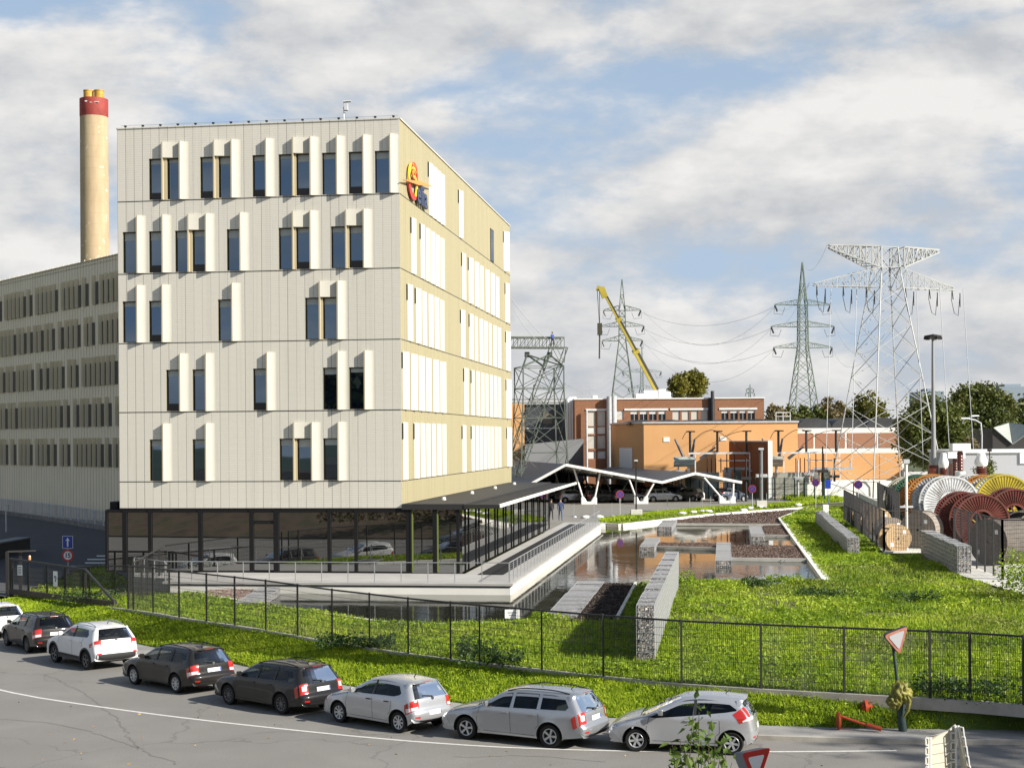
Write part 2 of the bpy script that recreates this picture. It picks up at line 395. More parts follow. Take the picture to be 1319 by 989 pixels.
# pair the two lines by nearest foot so the bank's rungs stay short
def pair(A, B):
    B = resample(B, None, 400); out = []; j = 0
    for p in A:
        best = min(range(j, min(j+60, 400)), key=lambda k: (B[k].xy-p.xy).length); j = best; out.append(B[best])
    return out
BANK_A = [p for p in BANK_A if -27 < p.x < 34]; BANK_B = pair(BANK_A, FS)
strip('grass_bank', BANK_A, BANK_B, 8, M_bank, amp=.10, res=.8)
# ------------------------------------------------------------------ painted lines on the street
LL = smooth_line([(-30, 66, 0), (-22.5, 56.5, 0), (-17, 50, 0), (-12.5, 46.7, 0), (-8.2, 44, 0), (-1.93, 40.75, 0), (2.6, 39.75, 0), (6.9, 39.55, 0), (10.0, 39.6, 0)])
mk = MB(); A, B = offset(resample(LL, .8), -.06, .004), offset(resample(LL, .8), .06, .004)
for i in range(len(A)-1): mk.quad(A[i], B[i], B[i+1], A[i+1])
M_mark = noisy('worn road paint', (.55, .54, .50), (.74, .73, .69), 9, .7, 'World')
mk.build('road_markings', M_mark)['kind'] = 'structure'

ts_ = MB()
for px in (((58, 868), (95, 884), (128, 905), (160, 934), (176, 965)), ((330, 944), (380, 940), (430, 947), (520, 944)), ((0, 925), (70, 931), (140, 948), (230, 984)), ((585, 974), (680, 972), (780, 981))):
    pl = resample(smooth_line([at(x, y, .003) for x, y in px], 2), .35); pl = [p+V((random.gauss(0, .05), random.gauss(0, .05), 0)) for p in pl]; A, B = offset(pl, -.025), offset(pl, .025)
    for i in range(len(A)-1): ts_.quad(A[i], B[i], B[i+1], A[i+1])
ts_.build('road_tar_seams', noisy('tar seam', (.12, .115, .105), (.19, .182, .168), 3, .7, 'World'))['kind'] = 'structure'
# ------------------------------------------------------------------ tower frame (local x: along the front to the right, y: along the side, away)
TO = V((-5.55, 76.0, 1.55)); TR = -math.atan2(.1407, .990)
TM = Matrix.Translation(TO) @ Matrix.Rotation(TR, 4, 'Z')
def tw(x, y, z=0.0): return TM @ V((x, y, z))                        # tower frame -> world
def tl(p): return TM.inverted() @ V(p)
# ------------------------------------------------------------------ pond basin
WATER = 1.0
pf = [ath(265, 766), ath(341, 779.5), ath(483, 800), ath(545, 804.5), ath(600, 803), ath(680, 801), ath(735, 800.5), ath(797, 797), ath(821, 752), ath(862, 748.5), ath(1066, 749)]
pb = [ath(1006, 668), ath(1041, 653.5), ath(989, 657), ath(914, 662.5), ath(800, 675.5), ath(776, 674)]
wallc = [tw(6.0, 44), tw(6.0, -4.9), tw(-10.6, -4.9)]
POND = [V((p.x, p.y)) for p in pf+pb+wallc]
sheet('water', POND, mat('pond water', (.018, .02, .014), .04, ior=1.34), WATER, step=0)
_t = NT(MATS['pond water']); _v = _t.coord('World', (1.0, .6, 1.0))
_t.bump(_t.math('ADD', _t.noise(_v, 2.2, 3, .55, .6), _t.math('MULTIPLY', _t.noise(_v, .55, 3, .5), 1.2)), .055, .05)
_t.col(_t.ramp(_t.noise(_v, .12, 4), [(.35, (.016, .018, .011)), (.65, (.035, .036, .022))]))
_t.rough(_t.ramp(_t.noise(_v, .25, 3, .6, .8), [(.4, (.015,)*3), (.7, (.09,)*3)]))
# meadow inside the fence with the pond cut out
MEADOW = [p.xy for p in resample(FS, 2.0)]
MEADOW = MEADOW+[V((-62, 104)), V((-62, 165)), V((120, 165)), V((120, 44))]
MEADOW = [V((p.x, p.y)) for p in MEADOW]
sheet('meadow', MEADOW, M_soil, use_hz=True, step=1.6, holes=[POND], amp=.07)
# parking yard, gravel yard, storage yard, ramp road
yd = [tw(6.3, 47).xy, ath(800, 667).xy, ath(914, 657.5).xy, ath(975, 654.2).xy, ath(1030, 650.5).xy, ath(1087, 648.5).xy, ath(1087, 640).xy, V((95, 172)), V((95, 300)), V((-60, 300)), tw(-16, 60).xy, tw(-15, 38).xy, tw(2.9, 38).xy]
sheet('parking_yard', yd, M_yard, use_hz=True, lift=.07, step=8)
sheet('gravel_yard', [V((14, 186)), V((32, 172.5)), V((94, 172.5)), V((94, 299)), V((14, 299))], M_gravelyard, use_hz=True, lift=.078, step=8)
STO = [ath(1139, 714), ath(1188, 713.5), ath(1236, 742), ath(1319, 768), V((70, 62, 0)), V((90, 160, 0)), ath(1087, 655)]
sheet('storage_yard', [p.xy for p in STO], M_conc, use_hz=True, lift=.08, step=6)
RP = [ath(-160, 900), ath(-20, 790), ath(14, 768.5), ath(52, 757), ath(98, 737), ath(137, 729), tw(-15.9, 4), tw(-15.9, 33), V((-33, 116)), V((-60, 140)), V((-61, 104)), V((-40, 84))]
RP = [ath(8, 770), ath(52, 757), ath(98, 737), ath(137, 729), tw(-15.9, 4), tw(-15.9, 36), V((-26, 117)), V((-56, 163)), V((-75, 163)), V((-75, 100)), V((-36, 84))]
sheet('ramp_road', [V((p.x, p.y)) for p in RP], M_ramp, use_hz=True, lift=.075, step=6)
zb = MB()
for (xa, xb, y) in ((125, 136, 717.5), (113, 136, 722), (110, 136, 726.5), (92, 130, 731), (42, 60, 750), (40, 58, 744)):
    a, b_ = ath(xa, y+.7, .082), ath(xb, y+.7, .082); c, d = ath(xb, y-.9, .082), ath(xa, y-.9, .082); zb.quad(a, b_, c, d)
zb.build('ramp_markings', M_mark)['kind'] = 'structure'

# ------------------------------------------------------------------ pond edges, beds, gabions
def wallline(name, pts, wd, z0, lift, m, label, cat='kerb', group=None):
    o = sweep_box(name, resample(pts, 3.0), wd, lambda p: z0, lambda p: hz(p.y, p.x)+lift, m) if False else None
    b = MB()
    for p, q in zip(pts, pts[1:]):
        p, q = V((p[0], p[1], 0)), V((q[0], q[1], 0)); d = (q-p).normalized(); e = V((-d.y, d.x, 0))*wd/2; p2, q2 = p-d*.02, q+d*.02
        zs = [hz(p.y, p.x)+lift, hz(q.y, q.x)+lift]
        vs = [p2-e, p2+e, q2+e, q2-e]
        b.prism([(v.x, v.y) for v in vs], z0, [zs[0], zs[0], zs[1], zs[1]])
    o = b.build(name, m); return tag(o, label, cat, group)
EDGE = 'concrete edges round the pond'
wallline('pond_edge', [pf[0], pf[1], pf[2], pf[3], pf[4], pf[5], pf[6]], .26, .6, .05, M_white_conc, 'thin pale concrete edge of the pond nearest the street fence', 'pond edge', EDGE)
wallline('pond_edge', [pf[10], pb[0], pb[1]], .42, .6, .08, M_white_conc, 'pale concrete edge along the pond beside the long low gabion', 'pond edge', EDGE)
wallline('pond_edge', [pb[1], pb[2], pb[3], pb[4], pb[5], tw(6.3, 46)], .5, .6, .07, M_white_conc, 'white kerb between the far end of the pond and the parking yard', 'pond edge', EDGE)
pw = MB(); pw.prism([tw(6.2, -5.05).xy, tw(6.2, 45.5).xy, tw(5.7, 45.5).xy, tw(5.7, -4.55).xy, tw(-10.3, -4.55).xy, tw(-10.3, -5.05).xy], .1, 1.34)
tag(pw.build('pond_wall', M_white_conc), 'tall white concrete pond wall carrying the terrace edge', 'wall')
def gravelmat(name, c1, c2, c3):
    m = mat(name, c1, .95, spec=.2); t = NT(m); v = t.coord('World')
    vo = t.N.new('ShaderNodeTexVoronoi'); vo.inputs['Scale'].default_value = 5.5; t.L.new(v, vo.inputs['Vector'])
    f = t.sep(vo.outputs['Color'])[0]
    t.col(t.ramp(f, [(.1, c1), (.5, c2), (.95, c3)])); t.bump(t.math('SUBTRACT', 1.0, vo.outputs['Distance']), .9, .12); return m
M_bed = gravelmat('dark red gravel', (.05, .035, .028), (.10, .068, .055), (.19, .14, .12))
M_bed2 = gravelmat('reddish gravel', (.14, .09, .075), (.22, .155, .13), (.34, .27, .24))
M_bed3 = gravelmat('black soil gravel', (.018, .013, .011), (.04, .03, .025), (.085, .065, .055))
def bed(px, z, m, label, edge=True):
    pts = [at(x, y, z) for x, y in px]; b = MB(); b.prism([(p.x, p.y) for p in pts], .7, z); o = b.build('gravel_bed', [m]); tag(o, label, 'gravel bed', 'gravel beds in the pond')
    n = len(pts); vs = []; k = 9000
    # loose stones over the bed
    xs = rng.uniform(min(p.x for p in pts), max(p.x for p in pts), k); ys = rng.uniform(min(p.y for p in pts), max(p.y for p in pts), k)
    ok = inpoly(xs, ys, [(p.x, p.y) for p in pts]); xs, ys = xs[ok], ys[ok]; q = len(xs)
    if q:
        s = rng.uniform(.05, .16, (q, 1)); c = np.stack([xs, ys, np.full(q, z)], 1)
        a = rng.uniform(0, 6.28, q); e = np.stack([np.cos(a), np.sin(a), np.zeros(q)], 1)*s; f = np.stack([-np.sin(a), np.cos(a), np.zeros(q)], 1)*s*.8
        top = c+np.stack([np.zeros(q), np.zeros(q), s[:, 0]*.7], 1)
        tri = np.stack([c-e, c+f, top, c+f, c+e, top, c+e, c-f, top, c-f, c-e, top], 1).reshape(-1, 3)
        st = npmesh('stones', tri, 3, m, o)
    if edge:
        e = MB()
        for i in edge: e.bar(pts[i]+V((0, 0, .03)), pts[(i+1) % n]+V((0, 0, .03)), .14, .2)
        e.build('edging', M_conc, o)
bed([(868, 668), (915, 664), (989, 657.8), (1035, 654.5), (1050, 657), (1005, 669), (1010, 676.5), (862, 675.5)], 1.10, M_bed, 'large dark gravel bed at the far end of the pond', (6,))
bed([(984, 677.5), (1010, 677.5), (1017, 691), (984, 690.5)], 1.08, M_bed, 'small square gravel bed in the far corner behind the middle bed', (2,))
bed([(844, 699.5), (927, 700.5), (926, 707.5), (846, 705.5)], 1.08, M_bed, 'narrow strip of dark gravel between two small gabion blocks', (2,))
bed([(939, 702.5), (1027, 703.5), (1038, 722), (938, 720.5)], 1.08, M_bed, 'middle brown gravel bed right of the pond with a straight front edge', (2,))
bed([(770, 752), (820, 752), (796, 797), (735, 800)], 1.10, M_bed3, 'dark gravel bed beside the tall gabion wall near the fence', (1,))
bed([(268, 761.5), (338, 759), (310, 773), (268, 768)], 1.10, M_bed2, 'reddish gravel bed in the pond corner under the terrace', None)
bed([(1010, 749), (1052, 746.5), (1060, 750), (1010, 752)], 1.05, M_bed, 'sliver of gravel at the near corner of the pond', None)
def gabionmat():
    m = mat('gabion stone', (.3, .3, .3), .9, spec=.2); t = NT(m); v = t.coord('World')
    vo = t.N.new('ShaderNodeTexVoronoi'); vo.inputs['Scale'].default_value = 10; t.L.new(v, vo.inputs['Vector'])
    ve = t.N.new('ShaderNodeTexVoronoi'); ve.feature = 'DISTANCE_TO_EDGE'; ve.inputs['Scale'].default_value = 10; t.L.new(v, ve.inputs['Vector'])
    c = t.ramp(t.sep(vo.outputs['Color'])[1], [(.05, (.14, .135, .15)), (.35, (.33, .32, .33)), (.6, (.48, .46, .44)), (.78, (.34, .25, .18)), (.95, (.66, .63, .58))])
    gap = t.math('MULTIPLY', ve.outputs['Distance'], 9, clamp=True)
    t.col(t.mix(gap, (.02, .02, .02), c)); t.bump(gap, 1.0, .06); return m
M_gab = gabionmat()
M_wire = mat('gabion wire', (.62, .63, .64), .4, .5)
def gabion(a, b, wd, ha, hb, label, lift=0.0, cell=1.0, base=None, steps=0):
    a, b = V(a), V(b); d = (b-a); d.z = 0; L_ = d.length; d.normalize(); e = V((-d.y, d.x, 0))
    n = max(1, round(L_/cell)); t = thing('gabion_wall', label, 'gabion', (a.x, a.y, 0), 0, 'stone filled gabion walls')
    s = MB(); wr = MB(); o = V((a.x, a.y, 0))
    for i in range(n):
        p, q = a.lerp(b, i/n), a.lerp(b, (i+1)/n); hh = ha+(hb-ha)*(i+.5)/n+random.uniform(-.03, .03)
        zb = (min(p.z, q.z) if base is None else base)-.1; zt = (p.z+q.z)/2+hh
        j = random.uniform(-.02, .02)
        c = [p-e*(wd/2-j)-o, p+e*(wd/2+j)-o, q+e*(wd/2+j)-o-d*.015, q-e*(wd/2-j)-o-d*.015]
        s.prism([(v.x, v.y) for v in c], zb, zt)
        c2 = [p-e*(wd/2+.02)-o, p+e*(wd/2+.02)-o, q+e*(wd/2+.02)-o, q-e*(wd/2+.02)-o]
        g_ = .016 if p.y > 62 else .012; k = max(2, int((zt-zb)/.2)); 
        for z in [zb+(zt-zb)*r_/k for r_ in range(1, k)]+[zt+.012]:
            for u in range(4): wr.bar((c2[u].x, c2[u].y, z), (c2[(u+1) % 4].x, c2[(u+1) % 4].y, z), g_)
        nn = max(2, int(round((q-p).length/.2)))
        for r_ in range(nn):
            for side in (0, 1):
                A, B_ = (c2[0], c2[3]) if side == 0 else (c2[1], c2[2]); w_ = A.lerp(B_, r_/nn); wr.bar((w_.x, w_.y, zb), (w_.x, w_.y, zt), g_)
            A = c2[0].lerp(c2[3], r_/nn); B_ = c2[1].lerp(c2[2], r_/nn); wr.bar((A.x, A.y, zt+.012), (B_.x, B_.y, zt+.012), g_)
        if i in (0, n-1):
            A, B_ = (c2[0], c2[1]) if i == 0 else (c2[3], c2[2])
            for r_ in range(1, 4): w_ = A.lerp(B_, r_/4); wr.bar((w_.x, w_.y, zb), (w_.x, w_.y, zt), g_)
    s.build('stone_fill', M_gab, t, bevel=.03); wr.build('wire_basket', M_wire, t)
ga, gb = ath(832, 853), ath(867, 757)
gabion(ga, gb, .54, 1.86, 1.72, 'tall long gabion wall running from the street fence to the pond')
gabion(ath(1100, 714), ath(1056, 674.5), .62, 1.0, 1.05, 'low gabion wall on the grass slope before the drum yard')
gabion(ath(1243, 740), ath(1194, 715), .62, 1.44, 1.5, 'short gabion wall in front of the steel cable drums')
def weir(pa, pb_, z, wd, label):
    a, b = at(*pa, z), at(*pb_, z); a.z = b.z = 0.0; gabion(a, b, wd, z, z, label, base=.7, cell=1.4)
weir((722, 794), (762, 749), 1.2, 1.25, 'long flat gabion in the water beside the dark gravel bed')
weir((834, 703.5), (842, 692.5), 1.36, .9, 'small gabion block at the left end of the gravel strip')
weir((932.5, 722), (932.5, 699), 1.36, .85, 'small gabion block between the gravel strip and the middle bed')
weir((977, 690.5), (973, 678), 1.36, .9, 'small gabion block beside the small square gravel bed')
weir((856, 678.5), (864, 669.5), 1.36, 1.1, 'small gabion block at the corner of the far gravel bed')
weir((318, 776), (348, 757.5), 1.3, 1.0, 'low gabion beside the reddish gravel under the terrace')
weir((998, 751), (997, 741.5), 1.25, 1.0, 'low gabion block half hidden by weeds at the near pond edge')
# ------------------------------------------------------------------ office tower
W_, D_ = 14.86, 39.0
JZ = [24.33, 20.58, 16.85, 13.28, 9.73, 6.16, 4.81]                  # storey joints (world heights), top first
JL = [z-1.55 for z in JZ]
def cladding(name, base, seam_w=.4505, axis=0, dark=.35, warm=None):
    m = mat(name, base, .55, .15); t = NT(m); v = t.coord('Object'); s = t.sep(v)
    f = t.math('FRACT', t.math('DIVIDE', s[axis], seam_w)); seam = t.math('LESS_THAN', f, .055)
    # three slats in four have a soft seam, one a strong one
    fl = t.math('FLOOR', t.math('DIVIDE', s[axis], seam_w)); wn = t.N.new('ShaderNodeTexWhiteNoise'); wn.noise_dimensions = '1D'; t.L.new(fl, wn.inputs['W'])
    rib = t.math('FRACT', t.math('DIVIDE', s[2], .117)); ribm = t.math('LESS_THAN', rib, .36)
    c = t.mix(t.math('MULTIPLY', wn.outputs['Value'], .2), base, tuple(x*.78 for x in base))
    c = t.mix(t.math('MULTIPLY', ribm, .11), c, tuple(x*.5 for x in base))
    c = t.mix(t.math('MULTIPLY', t.noise(v, .5, 5, .65), .12), c, tuple(x*.74 for x in base))
    c = t.mix(t.math('MULTIPLY', seam, t.math('ADD', t.math('MULTIPLY', wn.outputs['Value'], .55), .3)), c, (.05, .05, .045))
    st = t.coord('Object', (2.2, 2.2, .07)); c = t.mix(t.math('MULTIPLY', t.math('GREATER_THAN', t.noise(st, 1.6, 4, .6), .58), .10), c, tuple(x*.55 for x in base))
    t.col(c)
    h = t.math('SUBTRACT', t.math('MULTIPLY', ribm, -.5), t.math('MULTIPLY', seam, 1.0)); t.bump(h, .35, .02); return m
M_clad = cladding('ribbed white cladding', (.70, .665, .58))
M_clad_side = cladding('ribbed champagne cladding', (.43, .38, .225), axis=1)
M_fin = noisy('cream sheet metal', (.53, .51, .44), (.57, .545, .47), .6, .55)
M_fin_edge = mat('beige metal edge', (.46, .40, .27), .5)
def glassmat(name, col, ior=2.0, rough=.015, wav=.02, wscale=.6, tint=(1, 1, 1)):
    m = mat(name, col, rough, ior=ior); t = NT(m); t.p.inputs['Specular Tint'].default_value = (*tint, 1)
    if wav: t.bump(t.noise(t.coord('Object'), wscale, 2, .4), wav, .05)
    return m
M_glass = glassmat('tinted window glass', (.006, .010, .022), 2.7, tint=(.55, .75, 1.0))
M_glass_g = glassmat('shop front glass', (.004, .005, .005), 3.3, wav=.006, wscale=.4)
M_frame = mat('bronze window frame', (.035, .03, .022), .4, .3)
M_frame_l = mat('champagne window frame', (.40, .36, .25), .4, .3)
M_blind = mat('grey roller blind', (.42, .46, .46), .6)
M_panel = mat('black opening panel', (.008, .008, .008), .35)
ob = thing('office_building', 'tall pale office block with slatted cladding and slim windows, black glazed ground floor below', 'office building', TO, TR)
KU = lambda x, y: ((x-CX)-ROLL*(y-CY))/F
def front_t(x, y): k = KU(x, y); return -(-5.55-76.0*k)/(.99+.1407*k)        # photo x on the front -> local x
def side_s(x, y): k = KU(x, y); return (76.0*k+5.55)/(.1407-.99*k)            # photo x on the side -> local y
z3 = lambda a, b: (150+a*.2881, 150+b*.2881)
rows = [  # (left, right) of each window in photo pixels, one list per storey
    [(150+a*.2881, 150+b*.2881) for a, b in ((147, 207), (228, 285), (376, 438), (458, 516), (610, 670), (727, 790), (805, 868), (921, 986), (1040, 1104), (1157, 1224))],
    [(150+a*.2881, 150+b*.2881) for a, b in ((30, 95), (147, 208), (264, 323), (341, 402), (495, 555), (727, 790), (805, 868), (961, 1027), (1042, 1106))],
    [(150+a*.3033, 150+b*.3033) for a, b in ((28, 90), (140, 197), (433, 493), (803, 864), (878, 940))],
    [(150+a*.3033, 150+b*.3033) for a, b in ((213, 272), (325, 382), (582, 641), (879, 941), (990, 1055))],
    [(150+a*.3033, 150+b*.3033) for a, b in ((143, 200), (325, 382), (694, 755), (769, 831), (880, 943))]]
WH, FH, FD, SLW = 2.12, 2.95, .20, .42
holes = []; wins = []
for r, row in enumerate(rows):
    ym = [227, 320, 412, 500, 590][r]
    tt = [(front_t(a, ym), front_t(b, ym)) for a, b in row]
    for i, (a, b) in enumerate(tt):
        nxt = tt[i+1][0] if i+1 < len(tt) else 99
        wins.append((r, a, b, nxt-b < .45, nxt))
        holes.append((a, b, JL[r+1]+.05, JL[r+1]+.05+WH))
def holed(b, xs0, xs1, zs0, zs1, hl, rev, put, mi=0, rmi=0, extra_z=()):     # wall plane with rectangular holes and reveals
    xs = sorted({round(v, 4) for v in [xs0, xs1]+[h[0] for h in hl]+[h[1] for h in hl]}); zs = sorted({round(v, 4) for v in [zs0, zs1]+[h[2] for h in hl]+[h[3] for h in hl]+list(extra_z)})
    for za, zb_ in zip(zs, zs[1:]):
        run = None
        for xa, xb in zip(xs, xs[1:]):
            mx_, mz = (xa+xb)/2, (za+zb_)/2
            inh = any(h[0] < mx_ < h[1] and h[2] < mz < h[3] for h in hl)
            if not inh: b.quad(put(xa, 0, za), put(xb, 0, za), put(xb, 0, zb_), put(xa, 0, zb_), mi)
    for (a, c, d, e) in hl:
        for p, q in (((a, d), (c, d)), ((c, d), (c, e)), ((c, e), (a, e)), ((a, e), (a, d))):
            b.quad(put(p[0], 0, p[1]), put(q[0], 0, q[1]), put(q[0], rev, q[1]), put(p[0], rev, p[1]), rmi)
fw = MB(); holed(fw, -W_, 0, JL[6], JL[0], holes, .32, lambda x, y, z: (x, y, z), 0, 1)
fw.build('front_wall', [M_clad, M_frame_l], ob, fix=False)
jb = MB()
for z in JL[1:6]: jb.box(-W_, -.02, -.006, .004, z-.022, z+.022)
for z in JL[1:6]: jb.box(-.004, .006, .02, D_, z-.022, z+.022)
jb.build('storey_joint', M_frame, ob)
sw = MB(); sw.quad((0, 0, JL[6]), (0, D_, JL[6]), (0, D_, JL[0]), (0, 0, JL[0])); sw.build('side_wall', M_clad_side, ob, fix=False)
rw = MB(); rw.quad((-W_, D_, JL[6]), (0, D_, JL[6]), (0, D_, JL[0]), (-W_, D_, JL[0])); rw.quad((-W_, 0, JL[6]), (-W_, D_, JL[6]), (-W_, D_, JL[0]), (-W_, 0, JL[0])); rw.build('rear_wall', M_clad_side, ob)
rf = MB(); rf.quad((-W_, 0, JL[0]-.3), (0, 0, JL[0]-.3), (0, D_, JL[0]-.3), (-W_, D_, JL[0]-.3)); rf.build('roof', M_dark, ob)
cp = MB()
for a, b_ in (((-W_, .02), (0, .02)), ((0, .02), (0, D_)), ((0, D_), (-W_, D_)), ((-W_, D_), (-W_, .02))): cp.bar((*a, JL[0]+.03), (*b_, JL[0]+.03), .12, .06)
cp.build('coping', M_clad, ob)
sf = MB(); sf.box(-W_, 0, .01, D_-.01, JL[6]-.08, JL[6]+.01); sf.build('soffit', M_black, ob)
def curve(b, f, g, z0, z1, n=7):                                     # curved sheet with closed ends
    for i in range(n):
        u, w2 = i/n, (i+1)/n; b.quad(f(u, z0), f(w2, z0), f(w2, z1), f(u, z1)); b.quad(f(u, z1), f(w2, z1), g(w2, z1), g(u, z1)); b.quad(f(u, z0), f(w2, z0), g(w2, z0), g(u, z0))
dark_panel = {(0, 0), (0, 2), (0, 4), (0, 6), (0, 8), (1, 1), (1, 3), (1, 6), (1, 8), (2, 1), (3, 0), (3, 2), (4, 3)}
cnt = {}
for (r, a, b, pair_, nxt) in wins:
    i = cnt.get(r, 0); cnt[r] = i+1
    z0, z1 = JL[r+1]+.05, JL[r+1]+.05+WH
    f = MB(); k = .045; y0, y1 = .16, .24
    f.box(a, a+k, y0, y1, z0, z1); f.box(b-k, b, y0, y1, z0, z1); f.box(a+k, b-k, y0, y1, z0, z0+k); f.box(a+k, b-k, y0, y1, z1-k, z1)
    fo = f.build('window', M_frame, ob)
    p = MB(); lo = .34 if (r, i) in dark_panel else 0
    j0, j1, j2 = (random.uniform(-.007, .007) for _ in range(3)); p.quad((a+k, .206+j0, z0+k+lo), (b-k, .206+j1, z0+k+lo), (b-k, .206+j1+j2, z1-k), (a+k, .206+j0+j2, z1-k)); p.build('pane', M_glass, fo, fix=False)
    if lo: q = MB(); q.box(a+k, b-k, .15, .185, z0+k, z0+k+lo); q.build('lower_panel', M_panel, fo)
    bl = MB(); hb = (.20 if r < 1 else .30)*random.choice((.7, .85, 1, 1, 1.15, 1.3, 1.7)); bl.quad((a+k, .188, z1-k-hb), (b-k, .188, z1-k-hb), (b-k, .188, z1-k), (a+k, .188, z1-k)); bl.build('blind', M_blind, fo, fix=False)
    # folded hood: an upright edge at the window's right and a sheet sloping back to the wall
    h = MB(); e0, zt = b+.015, JL[r+1]+.03+FH; zb_ = JL[r+1]+.03; sl_ = min(SLW, (0-e0)-.005)
    h.box(e0, e0+.07, -FD, .02, zb_, zt, 1)
    if pair_:
        e1 = nxt-.02; h.box(e0+.07, e1+.02, -.03, .015, zb_, zt-.8, 1)
        x0_, x1_ = e0+.07, e0+.07+.86; lo_z = zb_+WH+.03
    else: x0_, x1_, lo_z = e0+.07, e0+.07+sl_, zb_
    x1_ = min(x1_, -.004, nxt-.03 if not pair_ else 9)
    curve(h, lambda u, z: (x0_+(x1_-x0_)*u, -.008-(FD-.008)*(1-u)**1.45, z), lambda u, z: (x0_+(x1_-x0_)*u, .003, z), lo_z, zt)
    h.build('window_hood', [M_fin, M_fin_edge], ob, smooth=True, angle=30)
# fins along the side
SF = [(0, [(554, 574.4, 4), (592.5, 599, 1), (650, 658.3, 1)]), (1, [(531, 538.4, 1), (542.8, 574.4, 5), (596, 602, 1), (604.5, 646, 6), (651.6, 658, 1)]), (2, [(525.5, 533.4, 1), (536, 575, 5), (594, 600.5, 1), (605, 647, 7), (652, 659, 1)]),
      (3, [(518.6, 576, 6), (597.6, 604, 1), (607, 647, 7), (652, 659.3, 1)]), (4, [(518.6, 526, 1), (533, 576, 6), (595, 601, 1), (606.7, 646, 8), (652.5, 659.8, 1)])]
for r, gs in SF:
    for (xa, xb, n) in gs:
        ym = 470
        xs_ = [xa+(xb-xa)*(i/n)**.93 for i in range(n+1)]
        for i in range(n):
            px0, px1 = xs_[i], xs_[i+1]-(0 if n == 1 else .5+.9*((i*7+r) % 3 == 0))
            s0 = max(.12, side_s(px0, ym)); zb_ = JL[r+1]+.03; zt = zb_+2.92
            # the sheet rises from the wall at the near edge to the window edge further along
            s1 = min(s0+(.78 if n == 1 else .85), D_-.02); k1 = KU(px1-.15, ym)
            P = tw(.05, s1); d = .05
            for d_ in np.arange(.10, .62, .01):
                P = tw(d_, s1)
                if P.x/P.y < k1: d = d_
            d = max(.10, min(.45, d))
            h = MB(); curve(h, lambda u, z: (.012+(d-.012)*u**1.6, s0+(s1-s0)*u, z), lambda u, z: (-.003, s0+(s1-s0)*u, z), zb_, zt); h.quad((d, s1, zb_), (0, s1, zb_), (0, s1, zt), (d, s1, zt), 2)
            if i == 0: h.box(.002, .05, s0-.2, s0-.02, zt-.85, zt-.05, 1)  # dark box drawn in for the shadow slit at the group's near edge
            h.build('side_fin', [M_fin, M_frame, M_fin_edge], ob, smooth=True, angle=30)
s0, s1 = side_s(632, 330), side_s(636.2, 330)
sw_ = MB(); sw_.box(-.0, .03, s0, s1, JL[1]+.05, JL[1]+2.3); so_ = sw_.build('window', M_frame, ob); p = MB(); p.quad((.034, s0+.08, JL[1]+.12), (.034, s1-.08, JL[1]+.12), (.034, s1-.08, JL[1]+2.2), (.034, s0+.08, JL[1]+2.2)); p.build('pane', M_glass, so_)
# ground floor: glass, posts, doors
GZ = JL[6]-.09
def gx(x, y=700): return front_t(x, y)
gl = MB(); YG = .05
gl.quad((gx(137), YG, 0), (gx(525.5), YG, 0), (gx(525.5), YG, GZ), (gx(137), YG, GZ)); gl.build('shop_glazing', M_glass_g, ob, fix=False)
for (x0, x1) in ((136.5, 139), (158.5, 164), (191.5, 196), (256, 261), (322, 327), (353, 359.5), (422.5, 426.5), (457, 461), (523.5, 528)):
    m_ = MB(); m_.box(gx(x0), gx(x1), YG-.10, YG+.06, 0, GZ); m_.build('mullion', M_black, ob)
m_ = MB(); m_.box(gx(327.2), gx(352.8), YG-.05, YG-.02, 2.45, 2.62); m_.box(gx(327.2), gx(352.8), YG-.05, YG-.02, .0, .1); m_.build('door_frame', M_black, ob)
m_ = MB(); m_.box(gx(137), gx(525.5), YG-.06, YG+.05, GZ-.14, GZ-.002); m_.box(gx(137), gx(525.5), YG-.05, YG+.04, -.02, .06); m_.build('glazing_rail', M_black, ob)
an = MB(); xa = gx(136); an.box(xa, -W_-.002, .2, 6, GZ-.45, GZ+.02); an.box(xa+.1, -W_-.3, .4, 1.4, GZ+.02, GZ+.4); an.build('annex_roof', M_black, ob)
an = MB(); an.quad((xa+.02, .2, 0), (xa+.02, 6, 0), (xa+.02, 6, GZ-.45), (xa+.02, .2, GZ-.45)); an.quad((xa+.02, YG, 0), (xa+.02, .2, 0), (xa+.02, .2, GZ), (xa+.02, YG, GZ)); an.build('annex_glazing', M_glass_g, ob)
# back of the lobby
bk = MB(); bk.box(-W_+.2, -.3, 7, 7.1, 0, GZ-.02); bk.build('lobby_wall', M_dark, ob)
# glazed side wing and its flat canopy
XG, YE = 3.05, 37.4
sg = MB(); sg.quad((.05, 0.06, 0), (XG, 0.06, 0), (XG, .06, 3.18), (.05, .06, 3.18)); sg.quad((XG, .06, 0), (XG, YE, 0), (XG, YE, 3.18), (XG, .06, 3.18)); sg.build('wing_glazing', M_glass_g, ob, fix=True)
M_green = mat('green glass edge', (.16, .20, .05), .3)
for (x0, x1) in ((528.5, 531), (558, 563.5), (588.5, 592)):
    m_ = MB(); a, b_ = gx(x0), gx(x1); m_.box(a, b_, -.06, .10, 0, 3.18); m_.build('wing_post', M_black, ob)
    if x0 < 580: q = MB(); q.box(b_, b_+.06, -.01, .05, .05, 3.1); q.build('glass_edge', M_green, ob)
sy = .9; k = 0
while sy < YE:
    m_ = MB(); wdt = .12 if k % 2 == 0 else .07; m_.box(XG-.05, XG+.045, sy, sy+wdt, 0, 3.18); m_.build('wing_post', M_black, ob); sy += 2.3 if k % 2 else 1.0; k += 1
m_ = MB(); m_.box(0.02, XG+.14, -.14, YE, 3.18, 3.46); m_.build('canopy_roof', M_dark, ob)
